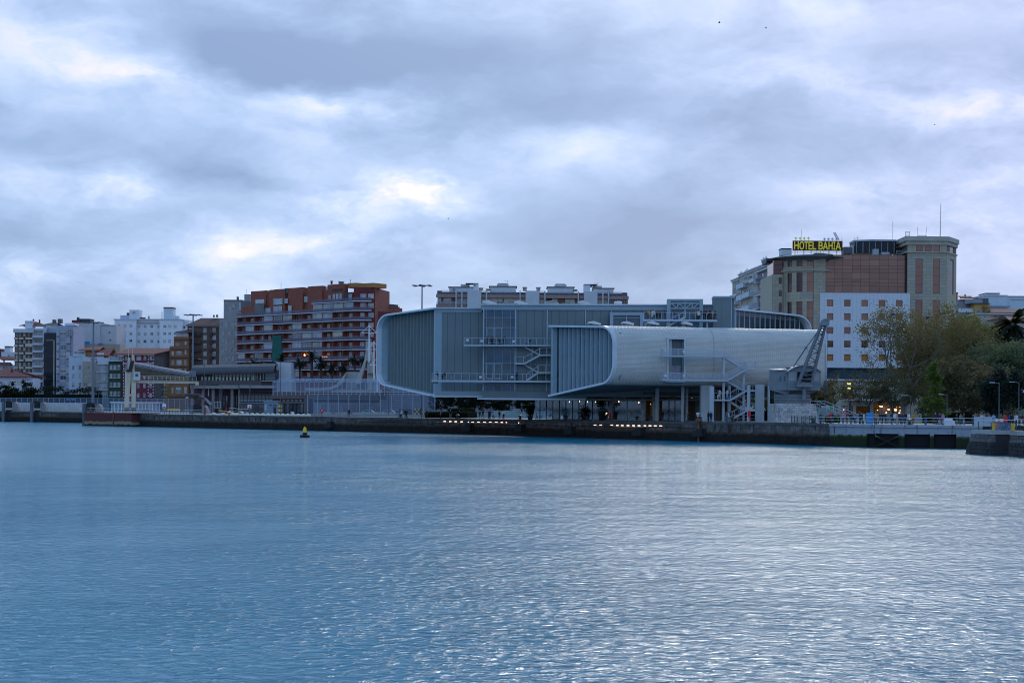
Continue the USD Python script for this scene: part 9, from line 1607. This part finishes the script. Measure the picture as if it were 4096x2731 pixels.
def crowd(place, spec, where, group, start=0):
    """spec: 'x top legs pose [flags]' separated by ';', left to right; flags: c coat, l long hair, k child, f fair, g grey, rNN turned"""
    for i, s_ in enumerate(spec.split(';')):
        w = s_.split(); fl = w[4:]; rz = [float(q[1:]) for q in fl if q[0] == 'r']; rz = rz[0] if rz else (i * 77 % 140 - 70)
        kid = 'k' in fl; pz = {'s': 'stand', 'w': 'walk', 'l': 'lean', 'r': 'raise', 'h': 'hold', 't': 'sit'}[w[3]]
        lab = f"{'child' if kid else 'person'} in {w[1]} {'coat' if 'c' in fl else 'top'} and {w[2]} {'trousers' if w[2] != 'jeans' else ''}, {ORD[i]}{' from left' if i else ''} {place}".replace(' ,', ',')
        person(lab, where(float(w[0]), i, pz), pz, w[1], w[2], 'fair' if 'f' in fl else 'grey' if 'g' in fl else 'dark', rz, 1.15 if kid else 1.66 + .03 * (i * 5 % 6), 'c' in fl, 'l' in fl, group)
def deckpos(F, zf, conv, dy): return lambda x, i, pz: F.world(F.x(conv(x), 1500, dy if not callable(dy) else dy(i)), dy if not callable(dy) else dy(i), zf)
zt_ = TERR.z(2720, 1277.5)
crowd('on roof terrace', '240 navy jeans s;293 orange navy s;385 white jeans s c;415 cream jeans w l;443 black black s;477 black black s l;550 black black h l;660 navy jeans s;808 blue grey h r80;876 black paleblue w l;1345 grey olive s c;1382 olive olive s c g;1418 white black s l;1462 brown black s c l;1525 navy jeans s r60;1578 black navy s l;1610 lilac navy h;1637 black black s l;1690 maroon black s l;1722 tan khaki s c;1766 green black s;1802 green jeans s r60', deckpos(TERR, zt_, lambda x: 2540 + x / 5.6, lambda i: .55 + (i % 3) * .35 if i < 20 else 1.3), 'people on the roof terrace')
z3 = lambda x: 1450 + x / 2.4125
crowd('on upper deck', '1202 maroon black s c;1246 brown black s;1322 black navy l k;1358 navy jeans l;1615 black jeans s k', deckpos(fd, fd.z(2033, 1379), z3, .6), 'people on the upper deck'); crowd('on lower deck', '728 black khaki l;772 navy navy s k;797 black khaki l g;864 grey paleblue w l r80;1490 black jeans s f;1760 navy jeans w', deckpos(fd, fd.z(1969, 1521), z3, .6), 'people on the lower deck')
def quay_at(off): return lambda x, i, pz: (lambda p: p)(on_edge(x, off[i] if i < len(off) else 2.0))
person('person photographing with both arms raised beside the red lifebuoy', on_edge(1375, 1.6), 'raise', 'black', 'jeans', rz=0); 
crowd('on quay left of hedge', '1585 white red w f;1591 black black s;1598 black black w;1679 black black s', quay_at([1.6, 2.4, 2.2, 2.2]), 'people strolling on the quay'); crowd('before hedge and benches', '1747 grey black s;1771 black grey w f;1842 brown black s;1859 paleblue black t;1876 white jeans s;1885 black navy s;1901 brown khaki w g;1909 black khaki w;1934 maroon black w c l', lambda x, i, pz: on_edge(x, [1.2, 2.4, 9, 9, 11, 9, 1.4, 1.8, 2][i]) + (0, 0, 0 if pz != 't' else .1), 'people by the hedge and benches')
for lab, x, y, tp, lg, ps, k_ in (('child in dark top with a red bag by the benches', 1977, 0, 'black', 'red', 'stand', 1.2), ('person in dark clothes sitting on the top bench by the bicycle', 2059, 1, 'black', 'black', 'sit', 1.72), ('child in pale hooded top walking right of the benches', 2100, 0, 'white', 'black', 'walk', 1.35)): person(lab, on_edge(x, 3.0) if y == 0 else fbn.world(fbn.x(x), 3.9, 1.15), ps, tp, lg, 'dark', 70 if ps == 'walk' else 0, k_)
crowd('beneath disc clad wing', '2733 black black s l;2756 white black h l;2795 black black s;2811 navy black s;2867 teal jeans s;2875 white jeans s;2883 cream navy s;2896 black cream h l', quay_at([1.2, 2.2, 2.4, 2.0, 2.5, 2.6, 2.3, 1.6]), 'people in the shade under the wing'); zl = fs.z(2890, 1597)
crowd('on stair landing', '2871 black white r;2878 cream cream s c;2909 white paleblue h;2914 black navy s', lambda x, i, pz: fs.world(fs.x(x, 1590, .9), .9, zl), 'people on the stair landing')
CYP = on_edge(2413, 2.0); CB = thing('bicycle', 'dark bicycle with a red rear lamp ridden along the quay', 'bicycle', CYP, 25); bicycle(CB, 'dark_metal'); lit('lamp_red', (1.0, .05, .02), 6.0); MB().ball((-.6, 0, .75), .07).build('rear_lamp', M['lamp_red'], CB)
CYC = person('person in red jacket riding a bicycle before the glass hall', CYP + (-.12, -.1, .08), 'ride', 'red', 'black', 'grey', -65 + 0)
zq = lambda x, i, pz: at(3280 + x / 5.6, 219 + (i * 37 % 9) + (2 if x > 1500 else 5)) + (0, 0, 0 if pz != 't' else .0)
crowd('in crowd by outdoor stair', '10 brown black s;55 grey navy s;235 red black s;275 navy jeans s;520 pink black s;600 crimson black r;690 navy navy s;740 navy jeans t;790 blue navy t;890 black black s;925 black navy s;970 white navy s c l;1050 brown khaki s c', zq, 'crowd on the promenade'); crowd('in crowd right of blue panel', '1190 red black s;1240 tan black s;1275 tan khaki w;1345 navy black w;1405 black black w;1470 black navy s;1535 grey jeans s;1600 navy navy s;1680 white jeans s l;1725 pink tan s;1785 navy black s;1832 navy jeans s;1868 black jeans s;1915 black navy s;1990 white jeans s l;2090 orange black s', zq, 'crowd on the promenade')
zq2 = lambda x, i, pz: at(3680 + x / 5.654, 218 + (i * 29 % 8) + (0 if x < 1150 else -6)); crowd('by promenade white bench', '140 navy blue s;350 plum black s c g;435 navy tan s;472 navy black s;522 pink paleblue s f;830 black grey s;925 grey navy s;990 brown paleblue s', zq2, 'people by the white bench'); crowd('in crowd before dark pine', '1205 navy navy s;1250 tan grey s;1295 brown black s;1340 olive khaki s;1400 white blue s;1440 paleblue navy w;1470 pink navy s;1510 black black s;1560 teal black s;1610 black navy s;1668 paleblue pink s;2005 navy black s;2030 blue black s;2075 black black s;2115 grey black h;2180 white black w;2255 black black s;2330 brown navy s', zq2, 'crowd before the pine')
p = lf.world((sx0 + sx1) / 2 - .6, 2.0, 2.65); person('person in navy top sitting at the head of the landing steps', p + (0, 0, -.03), 'sit', 'navy', 'grey', 'dark', 10); T = thing('backpack', 'small red and black bag beside the sitter on the landing', 'bag', lf.world((sx0 + sx1) / 2 + 1.0, 2.0, 2.62)); MB().loft([[(x * w, y * .16, z) for x, y in ((-1, -1), (1, -1), (1, 1), (-1, 1))] for z, w in ((0, .35), (.25, .36), (.38, .2))]).build('bag', M['cloth_crimson'], T, smooth=40)
# gulls
for i, (px, py, D) in enumerate(((2877, 92, 150), (3063, 113, 170), (3738, 500, 200), (1793, 875, 180))):
    T = thing('gull', ['dark gull highest above the museum', 'gull gliding right of the highest one', 'gull low over the trees side at right', 'tiny gull below the bright cloud gap'][i], 'bird', P(px, py, D), 20 * i, scale=.55); MB().ball((0, 0, 0), .11, 1, (2.2, .8, .8)).build('body', M['cloth_grey'], T)
    for s_ in (-1, 1): MB().add([(-.1, 0, .05), (.14, 0, .05), (.1, s_ * .35, .17), (-.12, s_ * .7, .08), (-.05, s_ * .35, .15)], [(0, 1, 2), (0, 2, 4), (4, 2, 3)]).build('wing', M['cloth_grey'], T)
